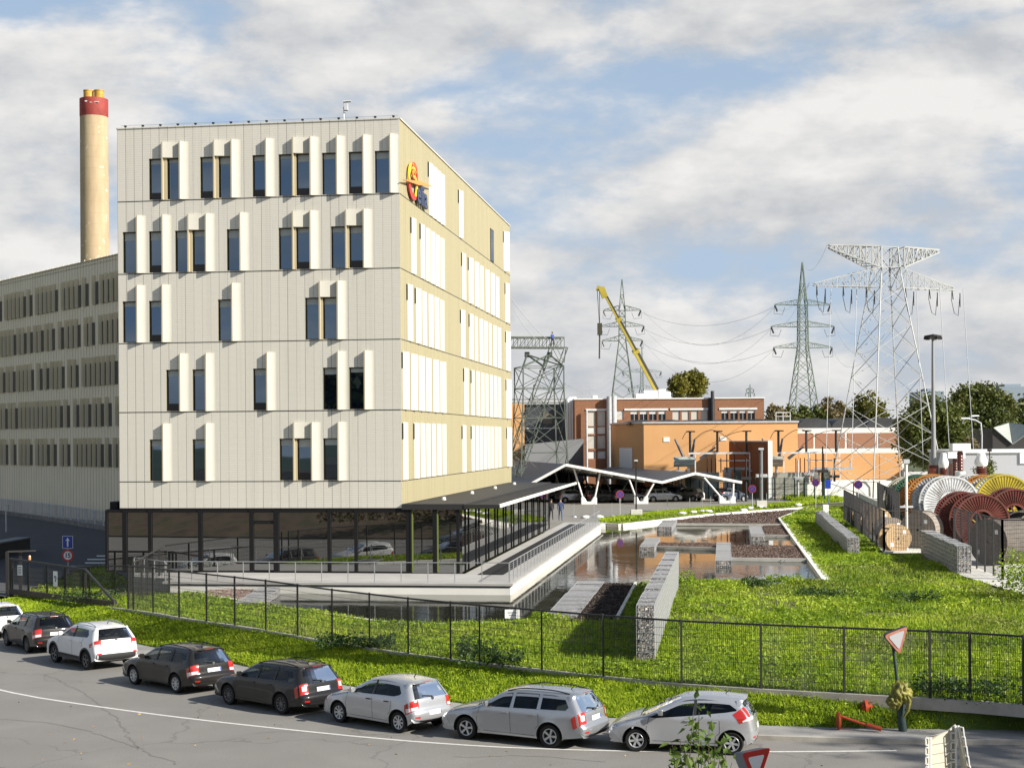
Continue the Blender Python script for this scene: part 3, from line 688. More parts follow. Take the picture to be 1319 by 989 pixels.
cr_ = MB(); cr_.bar((4.98, -.1, 3.36), (4.98, 38.2, 3.36), .10, .16); cr_.build('canopy_edge', M_white_conc, ob)
cl = MB(); y = -.1
while y < 38: cl.box(XG+.14, 4.93, y, y+.30, 3.30, 3.36); y += .42
cl.bar((XG+.14, -.12, 3.33), (4.98, -.12, 3.33), .12, .2); cl.build('canopy_louvre', M_dark, ob)
for y in (5, 14, 23, 32):
    d_ = MB(); d_.lathe([(0.0, .16), (.10, .14), (.12, .0)], (1.2, y, 3.46), n=10); d_.build('roof_vent', M_white, ob)
# terrace, walkway and railing
te = thing('terrace', 'pale concrete terrace on slabs along the glazed ground floor above the pond', 'terrace', TO, TR)
sb = MB(); sb.box(-10.6, 6.32, -5.12, -.06, -.13, -.02); sb.box(3.2, 6.32, -.06, 46.5, -.13, -.02); sb.build('deck', M_deck, te)
sb = MB(); sb.box(-10.4, 5.9, -4.7, -.1, -1.4, -.13); sb.box(3.3, 5.6, -.1, 46, -1.4, -.13); sb.build('base', M_dark, te)
db = MB(); db.box(3.9, 5.2, -.6, 44, -.02, -.012); db.build('walkway_mat', M_dark, te)
sb = MB(); sb.prism([(-10.6, -3.6), (-10.6, -.06), (-14.2, -.06), (-13.2, -2.2)], -.8, [-.02, -.02, -.06, -.06]); sb.build('ramp_slab', M_deck, te)
def railing(t, pts, hgt=1.0, gap=1.38, r=.022, rails=(1.0,), infill=0, m=M_steel, posts=True):
    for a, b in zip(pts, pts[1:]):
        a, b = V(a), V(b); L_ = (b-a).length; n = max(1, round(L_/gap))
        for i in range(n+1):
            p = a.lerp(b, i/n); q = MB(); q.bar(p, p+V((0, 0, hgt)), r*1.6); q.build('post', m, t)
        q = MB()
        for k in rails: q.bar(a+V((0, 0, hgt*k)), b+V((0, 0, hgt*k)), r*2, r*1.6)
        q.build('handrail', m, t)
        if infill:
            q = MB()
            for k in range(1, infill): q.bar(a+V((0, 0, hgt*k/infill)), b+V((0, 0, hgt*k/infill)), .008)
            q.build('wire_infill', m, t)
rl = thing('terrace_railing', 'thin steel railing round the terrace edge above the pond', 'railing', TO, TR)
railing(rl, [(-10.5, -4.9, -.02), (6.12, -4.9, -.02)], .95, 1.3)
rl2 = thing('walkway_railing', 'steel railing with wire infill along the walkway to the parking yard', 'railing', TO, TR)
railing(rl2, [(6.12, -4.7, -.02), (6.12, 45.5, -.02)], .95, 1.3, infill=9)
rl3 = thing('ramp_railing', 'sloping steel railing beside the entrance ramp with red and white tape', 'railing', TO, TR)
railing(rl3, [(-10.6, -4.8, -.04), (-13.2, -2.2, -.06)], .95, 1.1)
# roof edge: cable posts, measuring mast
rs = thing('roof_safety_line', 'thin roof cable on short dark posts along the office roof edge', 'safety line', tw(-W_, .25, JL[0]+.06), TR)
n = 16
for i in range(n):
    q = MB(); x = .35+i*(W_-.7)/(n-1); q.bar((x, 0, 0), (x, 0, .11), .05); q.cbox((x, 0, .13), (.12, .1, .07)); q.build('post', M_dark, rs)
q = MB(); q.bar((.1, 0, .16), (W_-.1, 0, .16), .016); q.build('cable', M_steel, rs)
pm = atd(443.5, 152, 79); wm = thing('roof_mast', 'small mast with white floodlight on the office roof', 'mast', (pm.x, pm.y, JZ[0]+.25), 0)
q = MB(); q.tube([(0, 0, -.5), (0, 0, .85), (-.02, 0, 1.0)], .03, 6); q.build('pole', M_steel, wm)
q = MB(); q.box(0, .22, -.1, .1, .82, 1.2); q.cbox((.05, 0, .75), (.12, .12, .1)); q.build('lamp_housing', M_greysteel, wm, bevel=.02)
q = MB(); q.add([(-.03, -.16, 1.26), (.38, -.16, 1.30), (.38, .16, 1.30), (-.03, .16, 1.26), (-.03, -.16, 1.29), (.38, -.16, 1.33), (.38, .16, 1.33), (-.03, .16, 1.29)], ((3, 2, 1, 0), (4, 5, 6, 7), (0, 1, 5, 4), (1, 2, 6, 5), (2, 3, 7, 6), (3, 0, 4, 7))); q.build('rain_hood', M_white, wm)
# ------------------------------------------------------------------ company sign on the side wall
sg_ = thing('company_sign', 'red and yellow swirl sign with dark blue lettering on the office side wall', 'sign', tw(0, 0, 0), TR)
def side_pt(x, y, d=.14):                                             # photo pixel -> local point on the side wall, standing d proud
    k = KU(x, y); s = 0
    for _ in range(4): s = (76.0*k+5.55-d*(.99+.1407*k)*1.0)/(.1407-.99*k)
    P = tw(d, s); Z = H-((y-CY)+ROLL*(x-CX)-HZ)/F*P.y
    return s, Z-1.55
c0 = side_pt(533.5, 233.5); SW, SHh = 2.35, 1.62
def swirl(name, m, rad, x, z, a0, a1, tw_, taper=.25, n=22):
    vs = []; 
    for i in range(n+1):
        u = i/n; a = R(a0+(a1-a0)*u); wd = tw_*(taper+(1-taper)*math.sin(math.pi*min(1, u*.9+.1)))
        for s_ in (-1, 1): vs.append((rad+s_*wd/2, a))
    b = MB(); pts = [(c0[0]+x+math.cos(a)*r_*SW/1.6, c0[1]+z+math.sin(a)*r_) for r_, a in vs]
    for i in range(n):
        q = [pts[2*i], pts[2*i+1], pts[2*i+3], pts[2*i+2]]
        b.ext([(.09, p[0], p[1]) for p in q], (.06, 0, 0))
    return b.build(name, m, sg_)
M_sy = mat('sign yellow', (.72, .55, .03), .4); M_sr = mat('sign red', (.62, .03, .015), .4); M_so = mat('sign orange', (.80, .28, .05), .4); M_sb = mat('sign navy', (.03, .045, .10), .35)
swirl('swirl', M_sy, .78, 0, .0, 40, 205, .30); swirl('swirl', M_sr, .78, .05, -.08, 180, 300, .34)
swirl('swirl', M_sy, .50, .12, -.22, -75, 95, .26); swirl('swirl', M_sr, .52, .12, .36, -60, 170, .28); swirl('swirl', M_so, .18, .12, .36, 0, 340, .16)
q = MB(); sA, zA = side_pt(518.0, 231.8); sB, zB = side_pt(555.5, 240.4)
q.ext([(.175, sA, zA), (.175, (sA+sB)/2, (zA+zB)/2+.14), (.175, sB, zB), (.175, (sA+sB)/2, (zA+zB)/2-.10)], (.09, 0, 0)); q.build('crossbar', M_so, sg_)
tc_ = bpy.data.curves.new('lettering', 'FONT'); tc_.body = 'elia'; tc_.extrude = .06; tc_.size = 1.0; tc_.offset = .025; tc_.resolution_u = 2
to = bpy.data.objects.new('lettering_curve', tc_); C.objects.link(to)
dg = bpy.context.evaluated_depsgraph_get(); me = bpy.data.meshes.new_from_object(to.evaluated_get(dg)); bpy.data.objects.remove(to)
xs_ = [v.co.x for v in me.vertices]; ys_ = [v.co.y for v in me.vertices]
sa, za = side_pt(537, 262.0); sb_, zb_ = side_pt(550.3, 245.0); zbase = side_pt(544, 266)[1]; ztop = side_pt(544, 238.5)[1]
for v in me.vertices:
    x, y, z = v.co; v.co = (.14+z, sa+(x-min(xs_))/(max(xs_)-min(xs_))*(sb_-sa), zbase+(y-min(ys_))/(max(ys_)-min(ys_))*(ztop-zbase))
me.materials.clear(); me.materials.append(M_sb); link(bpy.data.objects.new('lettering', me), sg_)
# ------------------------------------------------------------------ long office wing in the shade on the left
wa, wb = V((-20.7, 114.0, 0)), V((-62, 164.8, 0))                    # near right end, far left end
wd_ = (wb-wa); WL = wd_.length; wd_.normalize()
WZ = 1.3
wg = thing('office_wing', 'long grey office wing with five rows of narrow slatted windows in the shade', 'office building', (wa.x, wa.y, WZ), math.atan2(wd_.y, wd_.x))
# local x: along the wall away to the left, y: towards the back; the visible face looks to -(+y) => sign found below
ny = -1.0 if (Matrix.Rotation(wg.rotation_euler.z, 3, 'Z') @ V((0, -1, 0))).dot(V((0, 0, 0))-wa) < 0 else 1.0
out = -1.0*ny
M_wclad = noisy('grey beige cladding', (.70, .615, .44), (.78, .685, .50), .4, .6); _t = NT(M_wclad)
TOPZ = 24.3-WZ
joint = [22.1, 18.5, 14.9, 11.3, 7.7]                                 # window heads
joint = [z-WZ+.3 for z in (22.6, 19.05, 15.45, 11.85, 8.3)]
HW = 2.55
def wpt(x, d, z): return (x, out*d, z)
wl = MB(); wl.quad(wpt(0, 0, -.5), wpt(WL, 0, -.5), wpt(WL, 0, TOPZ), wpt(0, 0, TOPZ)); wl.box(0, WL, min(0, -out*14), max(0, -out*14), TOPZ-.4, TOPZ-.3)
wl.build('wall', M_wclad, wg)
rb = MB(); x = 0
while x < WL: rb.box(x, x+.03, min(0, out*.02), max(0, out*.02), -.4, TOPZ); x += .62
rb.build('cladding_seam', mat('dull beige seam', (.50, .44, .32), .6), wg)  # seam strips a tone darker than the cladding
cp = MB(); cp.box(0, WL, -.1, .1, TOPZ, TOPZ+.08); x = 0
while x < WL: cp.box(x, x+.06, -.05, .05, TOPZ+.08, TOPZ+.2); x += 1.2
cp.build('coping', M_frame_l, wg)
M_wfin = mat('dull beige fin', (.68, .60, .42), .55); M_wglass = mat('dim window glass', (.07, .07, .065), .12, ior=1.6)
rr = random.Random(3); allw = []
for zt in joint:
    x = .4+rr.random()*1.0
    while x < WL-1.5:
        allw.append((x, zt)); x += rr.choice([1.0, 1.0, 1.05, 1.05, 1.6, 1.05, 2.1])
allw.sort(key=lambda a: a[0]); allw = [a for a in allw if a[0] > 8]
def wwin(b, x, zt):
    b.box(x, x+.62, min(out*.004, out*.03), max(out*.004, out*.03), zt-HW, zt-.55, 0)
    d0, d1 = out*.03, out*.38
    b.add([wpt(x+.62, .02, zt-HW), wpt(x+.66, .36, zt-HW), wpt(x+1.0, .02, zt-HW), wpt(x+.62, .02, zt), wpt(x+.66, .36, zt), wpt(x+1.0, .02, zt)], ((0, 1, 4, 3), (1, 2, 5, 4), (0, 2, 1), (3, 4, 5)), 1)
for (x, zt) in allw[:100]:
    b = MB(); wwin(b, x, zt); b.build('window', [M_wglass, M_wfin], wg)
b = MB()
for (x, zt) in allw[100:]: wwin(b, x, zt)
o = b.build('window_band', [M_wglass, M_wfin], wg); o['kind'] = 'stuff'
# railing and low wall before the wing
RA = [ath(-30, 664), ath(20, 664.5), ath(60, 668), ath(95, 672), ath(134, 681)]
RA = [V((p.x, p.y, 0)) for p in (V((-60, 152, 0)), V((-50, 148, 0)), V((-43.5, 138, 0)), V((-37.5, 128.5, 0)), V((-31.2, 118, 0)))]
rt = thing('retaining_wall', 'low stone retaining wall along the ramp road before the long wing', 'wall', (0, 0, 0))
b = MB()
for p, q in zip(RA, RA[1:]): b.bar((p.x, p.y, 1.35), (q.x, q.y, 1.35), .5, .55)
b.build('masonry', noisy('dark stone masonry', (.10, .095, .085), (.22, .21, .19), 2.5, .9, 'World', .5, 8), rt)
r_ = thing('wing_railing', 'grey bar railing on the low wall before the long wing', 'railing', (0, 0, 0))
b = MB()
for p, q in zip(RA, RA[1:]):
    L_ = (q-p).length; n = int(L_/.28)
    for i in range(n): s = p.lerp(q, i/n); b.bar((s.x, s.y, 1.62), (s.x, s.y, 2.75), .035)
    b.bar((p.x, p.y, 2.78), (q.x, q.y, 2.78), .06)
b.build('bars', M_greysteel, r_)
for p, q in zip(RA, RA[1:]):
    L_ = (q-p).length; n = int(L_/2.2)
    for i in range(n): s = p.lerp(q, i/n); b = MB(); b.bar((s.x, s.y, 1.6), (s.x, s.y, 2.82), .09); b.build('post', M_greysteel, r_)
# garage parapet at the far left
pw_ = thing('garage_parapet', 'dark concrete parapet of the garage entrance at the edge of the ramp road', 'parapet', (0, 0, 0))
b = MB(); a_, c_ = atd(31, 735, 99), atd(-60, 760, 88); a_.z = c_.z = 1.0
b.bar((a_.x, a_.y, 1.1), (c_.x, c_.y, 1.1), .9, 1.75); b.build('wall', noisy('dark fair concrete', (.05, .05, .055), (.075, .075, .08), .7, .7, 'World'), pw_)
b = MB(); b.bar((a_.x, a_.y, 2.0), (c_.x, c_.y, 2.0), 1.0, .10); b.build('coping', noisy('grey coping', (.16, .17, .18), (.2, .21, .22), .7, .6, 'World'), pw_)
lp = atd(8.5, 690, 118); b = MB(); b.tube([(0, 0, 0), (0, 0, 2.2)], .06, 6); b.cbox((.05, 0, 2.0), (.25, .2, .45))
o = b.build('ticket_post', M_greysteel); o.location = (lp.x, lp.y, hz(lp.y, lp.x)); tag(o, 'slim grey card reader post on the ramp road behind the parapet', 'post')
# ------------------------------------------------------------------ chimney
cw = atd(123.3, 400, 205.0); cr0 = 17.6*205/F
ch = thing('chimney', 'tall round concrete chimney with a red top band and two yellow flues', 'chimney', (cw.x, cw.y, 0))
M_ch = mat('pale chimney concrete', (.58, .44, .24), .85); _t = NT(M_ch); _v = _t.coord('Object'); _s = _t.sep(_v)
_c = _t.ramp(_t.noise(_t.coord('Object', (1, 1, .25)), .8, 6, .65), [(.3, (.38, .285, .17)), (.7, (.50, .385, .24))])
_c = _t.mix(_t.math('MULTIPLY', _t.math('LESS_THAN', _t.math('FRACT', _t.math('DIVIDE', _s[2], 1.5)), .06), .35), _c, (.33, .25, .14))
_c = _t.mix(_t.math('MULTIPLY', _t.math('GREATER_THAN', _t.noise(_v, 1.1, 2), .68), .5), _c, (.78, .72, .58)); _t.col(_c)
zr0, zr1 = atd(123, 151.5, 205).z, atd(123, 128.5, 205).z
b = MB(); b.lathe([(cr0*1.06, 0), (cr0*1.0, zr0)], n=40); b.build('shaft', M_ch, ch, smooth=True)
b = MB(); b.lathe([(cr0*1.0, zr0), (cr0*1.02, zr0+.1), (cr0*1.02, zr1), (cr0*.8, zr1), (0.01, zr1-.1)], n=40); b.build('red_band', noisy('brick red paint', (.24, .035, .028), (.36, .06, .045), 1.2, .7), ch, smooth=True)
zf = atd(123, 118, 205).z
for dx in (-.72, .72):
    b = MB(); b.lathe([(.66, zr1-.3), (.66, zf), (.70, zf), (.70, zf+.12), (.5, zf+.12), (.5, zr1)], (dx, 0, 0), n=24); b.build('flue', noisy('rusty yellow paint', (.36, .20, .02), (.58, .36, .04), 3, .5), ch, smooth=True)
b = MB(); b.cbox((.75, -cr0*.95, zr0+1.72), (.8, .1, .07)); b.cbox((-.55, -cr0*.99, zr0+1.8), (.3, .1, .12)); b.cbox((.1, -cr0*1.02, zr0+1.62), (.3, .1, .06)); b.build('sensor', M_white, ch)
# ------------------------------------------------------------------ cars
def paint(name, col, metal=.35, rough=.32):
    dk = max(col) < .12; m = mat(name, col, .45 if dk else rough, 0.0 if dk else metal, .12 if dk else .4, coat=.75); return m
P_silver = paint('silver paint', (.37, .385, .405), .6, .27); P_silver2 = paint('pale silver paint', (.45, .46, .475), .5, .27); P_white = paint('white car paint', (.64, .645, .64), 0, .4)
P_black = paint('anthracite paint', (.013, .0125, .013), .2, .35); P_brown = paint('dark brown grey paint', (.016, .0145, .013), .2, .36); P_blue = paint('dark blue paint', (.02, .03, .07), .3, .3); P_grey = paint('mid grey paint', (.14, .14, .145), .4, .33); P_sky = paint('bright blue paint', (.06, .075, .11), .3, .3)
P_red = paint('dark red paint', (.25, .02, .02), .2, .3)
M_trim = mat('black plastic trim', (.018, .018, .018), .6); M_under = mat('car underside', (.01, .01, .01), .9); M_int = mat('car interior', (.03, .03, .032), .8); M_seat = mat('seat fabric', (.06, .06, .065), .85)
M_seam = mat('panel gap', (.012, .012, .012), .7); M_rim = mat('wheel alloy', (.52, .53, .54), .35, .5); M_rimd = mat('dark alloy', (.14, .14, .15), .35, .6); M_hub = mat('wheel cavity', (.012, .012, .012), .8)
M_chrome = mat('chrome', (.7, .7, .7), .15, 1.0); M_plate = mat('number plate', (.78, .77, .76), .4); M_plateb = mat('plate marks', (.55, .42, .42), .5)
M_lamp = mat('red tail lamp', (.42, .018, .012), .18, coat=1.0); M_lampw = mat('clear lamp', (.62, .60, .60), .15, coat=1.0); M_amber = mat('amber lamp', (.6, .2, .04), .25)
M_head = mat('headlamp glass', (.42, .44, .46), .12, .3, coat=1)
def carglass():
    m = bpy.data.materials.new('car glass'); m.use_nodes = True; t = m.node_tree; N = t.nodes; N.remove(N['Principled BSDF'])
    tr = N.new('ShaderNodeBsdfTransparent'); tr.inputs[0].default_value = (.48, .53, .53, 1); gl = N.new('ShaderNodeBsdfGlossy'); gl.inputs['Roughness'].default_value = .02; gl.inputs[0].default_value = (.9, .93, .95, 1)
    fr = N.new('ShaderNodeFresnel'); fr.inputs[0].default_value = 1.42; mx = N.new('ShaderNodeMixShader')
    t.links.new(fr.outputs[0], mx.inputs[0]); t.links.new(tr.outputs[0], mx.inputs[1]); t.links.new(gl.outputs[0], mx.inputs[2]); t.links.new(mx.outputs[0], N['Material Output'].inputs[0]); return m
M_cglass = carglass()
def chaikin(p, it=2, keep=()):
    for _ in range(it):
        q = [p[0]]
        for a, b in zip(p, p[1:]): q += [(a[0]*.75+b[0]*.25, a[1]*.75+b[1]*.25), (a[0]*.25+b[0]*.75, a[1]*.25+b[1]*.75)]
        p = q+[p[-1]]
    return p
SHAPES = {
 'estate': dict(L=4.57, W=1.78, H=1.47, fx=3.65, rx=1.07, wr=.315, top=[(.10, .30), (.02, .36), (.0, .46), (.0, .60), (.07, .68), (.10, .72), (.13, .92), (.17, 1.0), (.36, 1.26), (.44, 1.38), (.40, 1.43), (.62, 1.455), (1.3, 1.47), (2.0, 1.465), (2.45, 1.43), (2.66, 1.385), (3.0, 1.19), (3.32, .99), (3.5, .955), (3.95, .885), (4.25, .80), (4.44, .68), (4.55, .56), (4.57, .42), (4.53, .30), (4.44, .23)],
    ws=(2.62, 3.36, .98), rw=(.98, 1.375), win=[[(.62, 1.02), (.54, 1.10), (.70, 1.32), (1.0, 1.375), (1.38, 1.385), (1.38, 1.005)], [(1.45, 1.0), (1.45, 1.385), (2.0, 1.385), (2.16, 1.38), (2.2, .985)], [(2.29, .98), (2.25, 1.37), (2.44, 1.335), (2.72, 1.21), (3.1, 1.0), (3.12, .965)]],
    belt=.95, rails=True, tail=(.70, 1.0, 1.14), doors=[1.42, 2.25, 3.2]),
 'hatch': dict(L=3.97, W=1.70, H=1.47, fx=3.13, rx=.66, wr=.30, top=[(.10, .30), (.02, .36), (.0, .46), (.0, .58), (.05, .66), (.08, .70), (.11, .90), (.15, .97), (.27, 1.16), (.40, 1.34), (.33, 1.40), (.55, 1.435), (1.1, 1.47), (1.6, 1.465), (1.95, 1.42), (2.12, 1.375), (2.5, 1.17), (2.84, .99), (3.0, .955), (3.4, .88), (3.7, .77), (3.87, .65), (3.95, .53), (3.97, .40), (3.93, .29), (3.85, .22)],
    ws=(2.08, 2.88, .98), rw=(.96, 1.34), win=[[(.66, 1.05), (.62, 1.10), (.78, 1.30), (.98, 1.36), (1.3, 1.385), (1.62, 1.38), (1.66, .985), (.86, 1.0)], [(1.73, .98), (1.70, 1.375), (1.86, 1.345), (2.12, 1.21), (2.56, .99), (2.6, .96)]],
    belt=.94, rails=False, tail=(.68, .95, 1.14), doors=[.95, 1.70, 2.72]),
 'wedge': dict(L=3.95, W=1.72, H=1.48, fx=3.12, rx=.63, wr=.30, top=[(.10, .29), (.02, .35), (.0, .46), (.0, .62), (.03, .72), (.06, .90), (.09, 1.0), (.20, 1.18), (.37, 1.33), (.24, 1.405), (.50, 1.44), (1.0, 1.475), (1.45, 1.48), (1.85, 1.445), (2.05, 1.40), (2.5, 1.20), (2.98, .975), (3.1, .94), (3.45, .84), (3.7, .73), (3.86, .60), (3.94, .48), (3.95, .36), (3.90, .27), (3.82, .20)],
    ws=(2.0, 3.04, .96), rw=(1.0, 1.33), win=[[(.52, 1.13), (.50, 1.16), (.70, 1.29), (.98, 1.36), (1.35, 1.395), (1.52, 1.395), (1.56, 1.0), (.80, 1.085)], [(1.63, .99), (1.60, 1.39), (1.84, 1.355), (2.2, 1.21), (2.72, .965), (2.8, .915), (2.6, .90)]],
    belt=.96, rails=False, tail=(.92, 1.26, 1.16), doors=[.95, 1.60, 2.75]),
 'crossover': dict(L=4.33, W=1.80, H=1.62, fx=3.43, rx=.80, wr=.345, top=[(.12, .36), (.03, .42), (.0, .52), (.01, .66), (.06, .74), (.08, .80), (.12, 1.0), (.17, 1.12), (.34, 1.40), (.42, 1.49), (.36, 1.54), (.60, 1.575), (1.2, 1.615), (1.75, 1.61), (2.2, 1.565), (2.38, 1.52), (2.75, 1.31), (3.08, 1.12), (3.25, 1.08), (3.7, .99), (4.0, .90), (4.2, .76), (4.31, .62), (4.33, .48), (4.28, .36), (4.2, .29)],
    ws=(2.34, 3.12, 1.11), rw=(1.10, 1.47), win=[[(.78, 1.17), (.72, 1.24), (.90, 1.44), (1.15, 1.50), (1.55, 1.52), (1.80, 1.51), (1.84, 1.12)], [(1.92, 1.115), (1.89, 1.505), (2.1, 1.47), (2.4, 1.33), (2.82, 1.11), (2.85, 1.075)]],
    belt=1.07, rails=True, tail=(.92, 1.12, 1.22), doors=[1.05, 1.88, 2.98], clad=True)}
def make_car(shape, label, col, rim='alloy5', rimcol=None, tailw=False, rails=None, railcol=None, handles=None, group=None, name='parked_car'):
    S = SHAPES[shape]; L_, W, Hc = S['L'], S['W'], S['H']
    ar = S['wr']+.055
    rails = S['rails'] if rails is None else rails
    t = thing(name, label, 'car', (0, 0, 0), 0, group)
    def Hw(x, z):
        u = abs(x-L_/2)/(L_/2); h = W/2*(1-.035*u**3-.06*u**8)
        zb = S['belt']
        if z < .32: h *= .955+.03*max(0, (z-.15))/.17
        elif z < .62: h *= .985+.015*(z-.32)/.30
        elif z < zb: h *= 1-.025*((z-.62)/(zb-.62))**2
        else: h = h*.975-(z-zb)*.50
        for wx in (S['fx'], S['rx']):
            d = math.hypot(x-wx, z-S['wr']); h += .022*math.exp(-((d-ar)/.10)**2)
        return h
    # closed outline: over the top, then back along the floor with the wheel arches
    top = chaikin(S['top'], 2); prof = [(x, z, .16 if (z > 1.2 and .6 < x < S['ws'][1]) else (.13 if z > .75 and x > 1 else .17)) for x, z in top]
    fz = .215 if shape != 'crossover' else .27
    low = [(L_-.25, fz)]
    def arch(wx):
        a0 = math.asin((S['wr']-fz)/ar); n = 16
        return [(wx+ar*math.cos(a), S['wr']+ar*math.sin(a)) for a in [(-a0)+(math.pi+2*a0)*i/n for i in range(n+1)]]
    low += [(S['fx']+ar+.06, fz)]+arch(S['fx'])+[(S['fx']-ar-.08, fz), ((S['fx']+S['rx'])/2, fz), (S['rx']+ar+.08, fz)]+arch(S['rx'])+[(S['rx']-ar-.05, fz+.04)]
    ntop = len(prof); prof += [(x, z, .018) for x, z in low]
    n = len(prof); P = np.array([(p[0], p[1]) for p in prof]); ds = np.array([p[2] for p in prof])
    ds = np.where(np.arange(n) < ntop, ds, .018)
    ds[:4] = np.linspace(.05, .17, 4); ds[ntop-4:ntop] = np.linspace(.16, .05, 4)
    T = np.roll(P, -1, 0)-np.roll(P, 1, 0); T /= np.linalg.norm(T, axis=1)[:, None]; Nn = np.stack([T[:, 1], -T[:, 0]], 1)       # inward for this winding
    area = np.sum(P[:, 0]*np.roll(P[:, 1], -1)-np.roll(P[:, 0], -1)*P[:, 1])
    if area > 0: Nn = -Nn
    # smooth the normals of the upper part so that the rings do not fold
    for _ in range(4):
        M2 = Nn.copy(); M2[1:ntop-1] = (Nn[:ntop-2]+Nn[1:ntop-1]*2+Nn[2:ntop])/4; Nn = M2/np.linalg.norm(M2, axis=1)[:, None]
    fr = [0, .2, .4, .58, .72, .82, .90, .955, .985, 1.0]
    ef = lambda f: 1-(1-min(1, f)**4.2)**(1/2.6)
    def Sp(i, f, off=0.0):                                            # surface point: outline parameter i, cross fraction f (signed, beyond 1 = onto the side)
        i = max(0, min(ntop-1.001, i)) if i < ntop else i; k = int(i); u = i-k; k2 = (k+1) % n
        p = P[k]*(1-u)+P[k2]*u; nn = Nn[k]*(1-u)+Nn[k2]*u; d0 = ds[k]*(1-u)+ds[k2]*u; a = abs(f); s = 1 if f >= 0 else -1
        if a <= 1: d = d0*ef(a)+(.02 if d0 > .1 else 0)*a*a*.6
        else: d = d0+(.012 if d0 > .1 else 0)+(a-1)
        q = p+nn*d; hw = Hw(q[0], q[1]); y = hw*min(1, a)
        if off:
            w_ = max(0, min(1, (a-.75)/.25)) if d0 > .1 else 1
            q = q-nn*off*(1-w_*.9); y += off*w_
        return V((q[0], s*y, q[1]))
    def idx(z=None, x=None, part='rear'):                             # outline parameter at a height on the rear/front, or at an x on top
        if part == 'rear':
            for i in range(ntop//2):
                if P[i][1] <= z <= P[i+1][1] and P[i][0] < 1.0: return i+(z-P[i][1])/max(1e-6, P[i+1][1]-P[i][1])
        if part == 'front':
            for i in range(ntop-2, ntop//2, -1):
                if P[i+1][1] <= z <= P[i][1]: return i+(P[i][1]-z)/max(1e-6, P[i][1]-P[i+1][1])
        if part == 'top':
            for i in range(ntop-1):
                if P[i][0] <= x <= P[i+1][0] and P[i][1] > .9: return i+(x-P[i][0])/max(1e-6, P[i+1][0]-P[i][0])
        return 0
    b = MB(); gr = MB(); rgl = MB()
    F_ = [-f for f in fr[::-1]]+fr[1:]; nf = len(F_)
    ring = [[Sp(i, f) for f in F_] for i in range(n)]
    zr0, zr1 = S['rw']; wx0, wx1, wz = S['ws']
    for i in range(n):
        k2 = (i+1) % n; cx, cz = (P[i]+P[k2])/2
        isw = i < ntop-1 and cx > wx0 and cx < wx1 and cz > wz-.02 and cz > .9
        isr = i < ntop//2 and cx < .9 and zr0 < cz < zr1
        for j in range(nf-1):
            fm = abs(F_[j]+F_[j+1])/2
            q = [ring[i][j], ring[i][j+1], ring[k2][j+1], ring[k2][j]]
            if (isw and fm < .90) or (isr and fm < .80):
                (gr if isw else rgl).poly([p+V((0, 0, -.012)) if isw else p+V((.012, 0, 0)) for p in q])
            else: b.poly(q, 1 if i >= ntop-1 else 0)
    loop = [(ring[i][-1].x, ring[i][-1].z) for i in range(n)]
    holes_ = [list(wp) for wp in S['win']]
    co, fs = cdt_region(loop, holes_, .16)
    for s in (1, -1): b.add([(x, s*Hw(x, z), z) for x, z in co], fs, 0)
    bm = bmesh.new(); me = bpy.data.meshes.new('body'); me.from_pydata(b.v, [], b.f); me.polygons.foreach_set('material_index', b.m)
    bm.from_mesh(me); bmesh.ops.remove_doubles(bm, verts=bm.verts, dist=.0008); bmesh.ops.recalc_face_normals(bm, faces=bm.faces); bm.to_mesh(me); bm.free()
    me.materials.append(col); me.materials.append(M_under)
    me.polygons.foreach_set('use_smooth', [True]*len(me.polygons)); me.set_sharp_from_angle(angle=R(38))
    body = link(bpy.data.objects.new('body', me), t)
    body.material_slots[0].link = 'OBJECT'; body.material_slots[0].material = col
    gr.build('windscreen', M_cglass, t, smooth=True); rgl.build('rear_window', M_cglass, t, smooth=True)
    def decal(poly2, off, m, nm, sides=(1, -1), step=.14, parent=None):
        q = MB(); co, fs = cdt_region(poly2, [], step)
        for s in sides: q.add([(x, s*(Hw(x, z)+off), z) for x, z in co], fs)
        return q.build(nm, m, parent or t, fix=True)
    def patch(i0, i1, f0, f1, off, m, nm, ni=6, nf_=8, sides=(1, -1), parent=None):
        q = MB()
        for s in sides:
            vs = [Sp(i0+(i1-i0)*a/ni, s*(f0+(f1-f0)*c/nf_), off) for a in range(ni+1) for c in range(nf_+1)]
            q.add(vs, [(a*(nf_+1)+c, a*(nf_+1)+c+1, (a+1)*(nf_+1)+c+1, (a+1)*(nf_+1)+c) for a in range(ni) for c in range(nf_)])
        return q.build(nm, m, parent or t, smooth=True)
    for wp in S['win']: 
        for s in (1, -1): decal(wp, -.012, M_cglass, 'side_window', (s,))
    # dark pillar between the doors and a thin dark line round the glass
    ws_ = S['win']
    for A_, B_ in zip(ws_, ws_[1:]):
        xa_ = max(p[0] for p in A_); xb_ = min(p[0] for p in B_); zt = min(max(p[1] for p in A_), max(p[1] for p in B_)); zb_ = max(min(p[1] for p in A_), .9)+.0
        for s in (1, -1): decal([(xa_-.02, zb_), (xb_+.02, zb_-.005), (xb_+.0, zt), (xa_-.03, zt)], .003, M_trim if col not in (P_silver,) or shape != 'estate' else col, 'door_pillar', (s,))
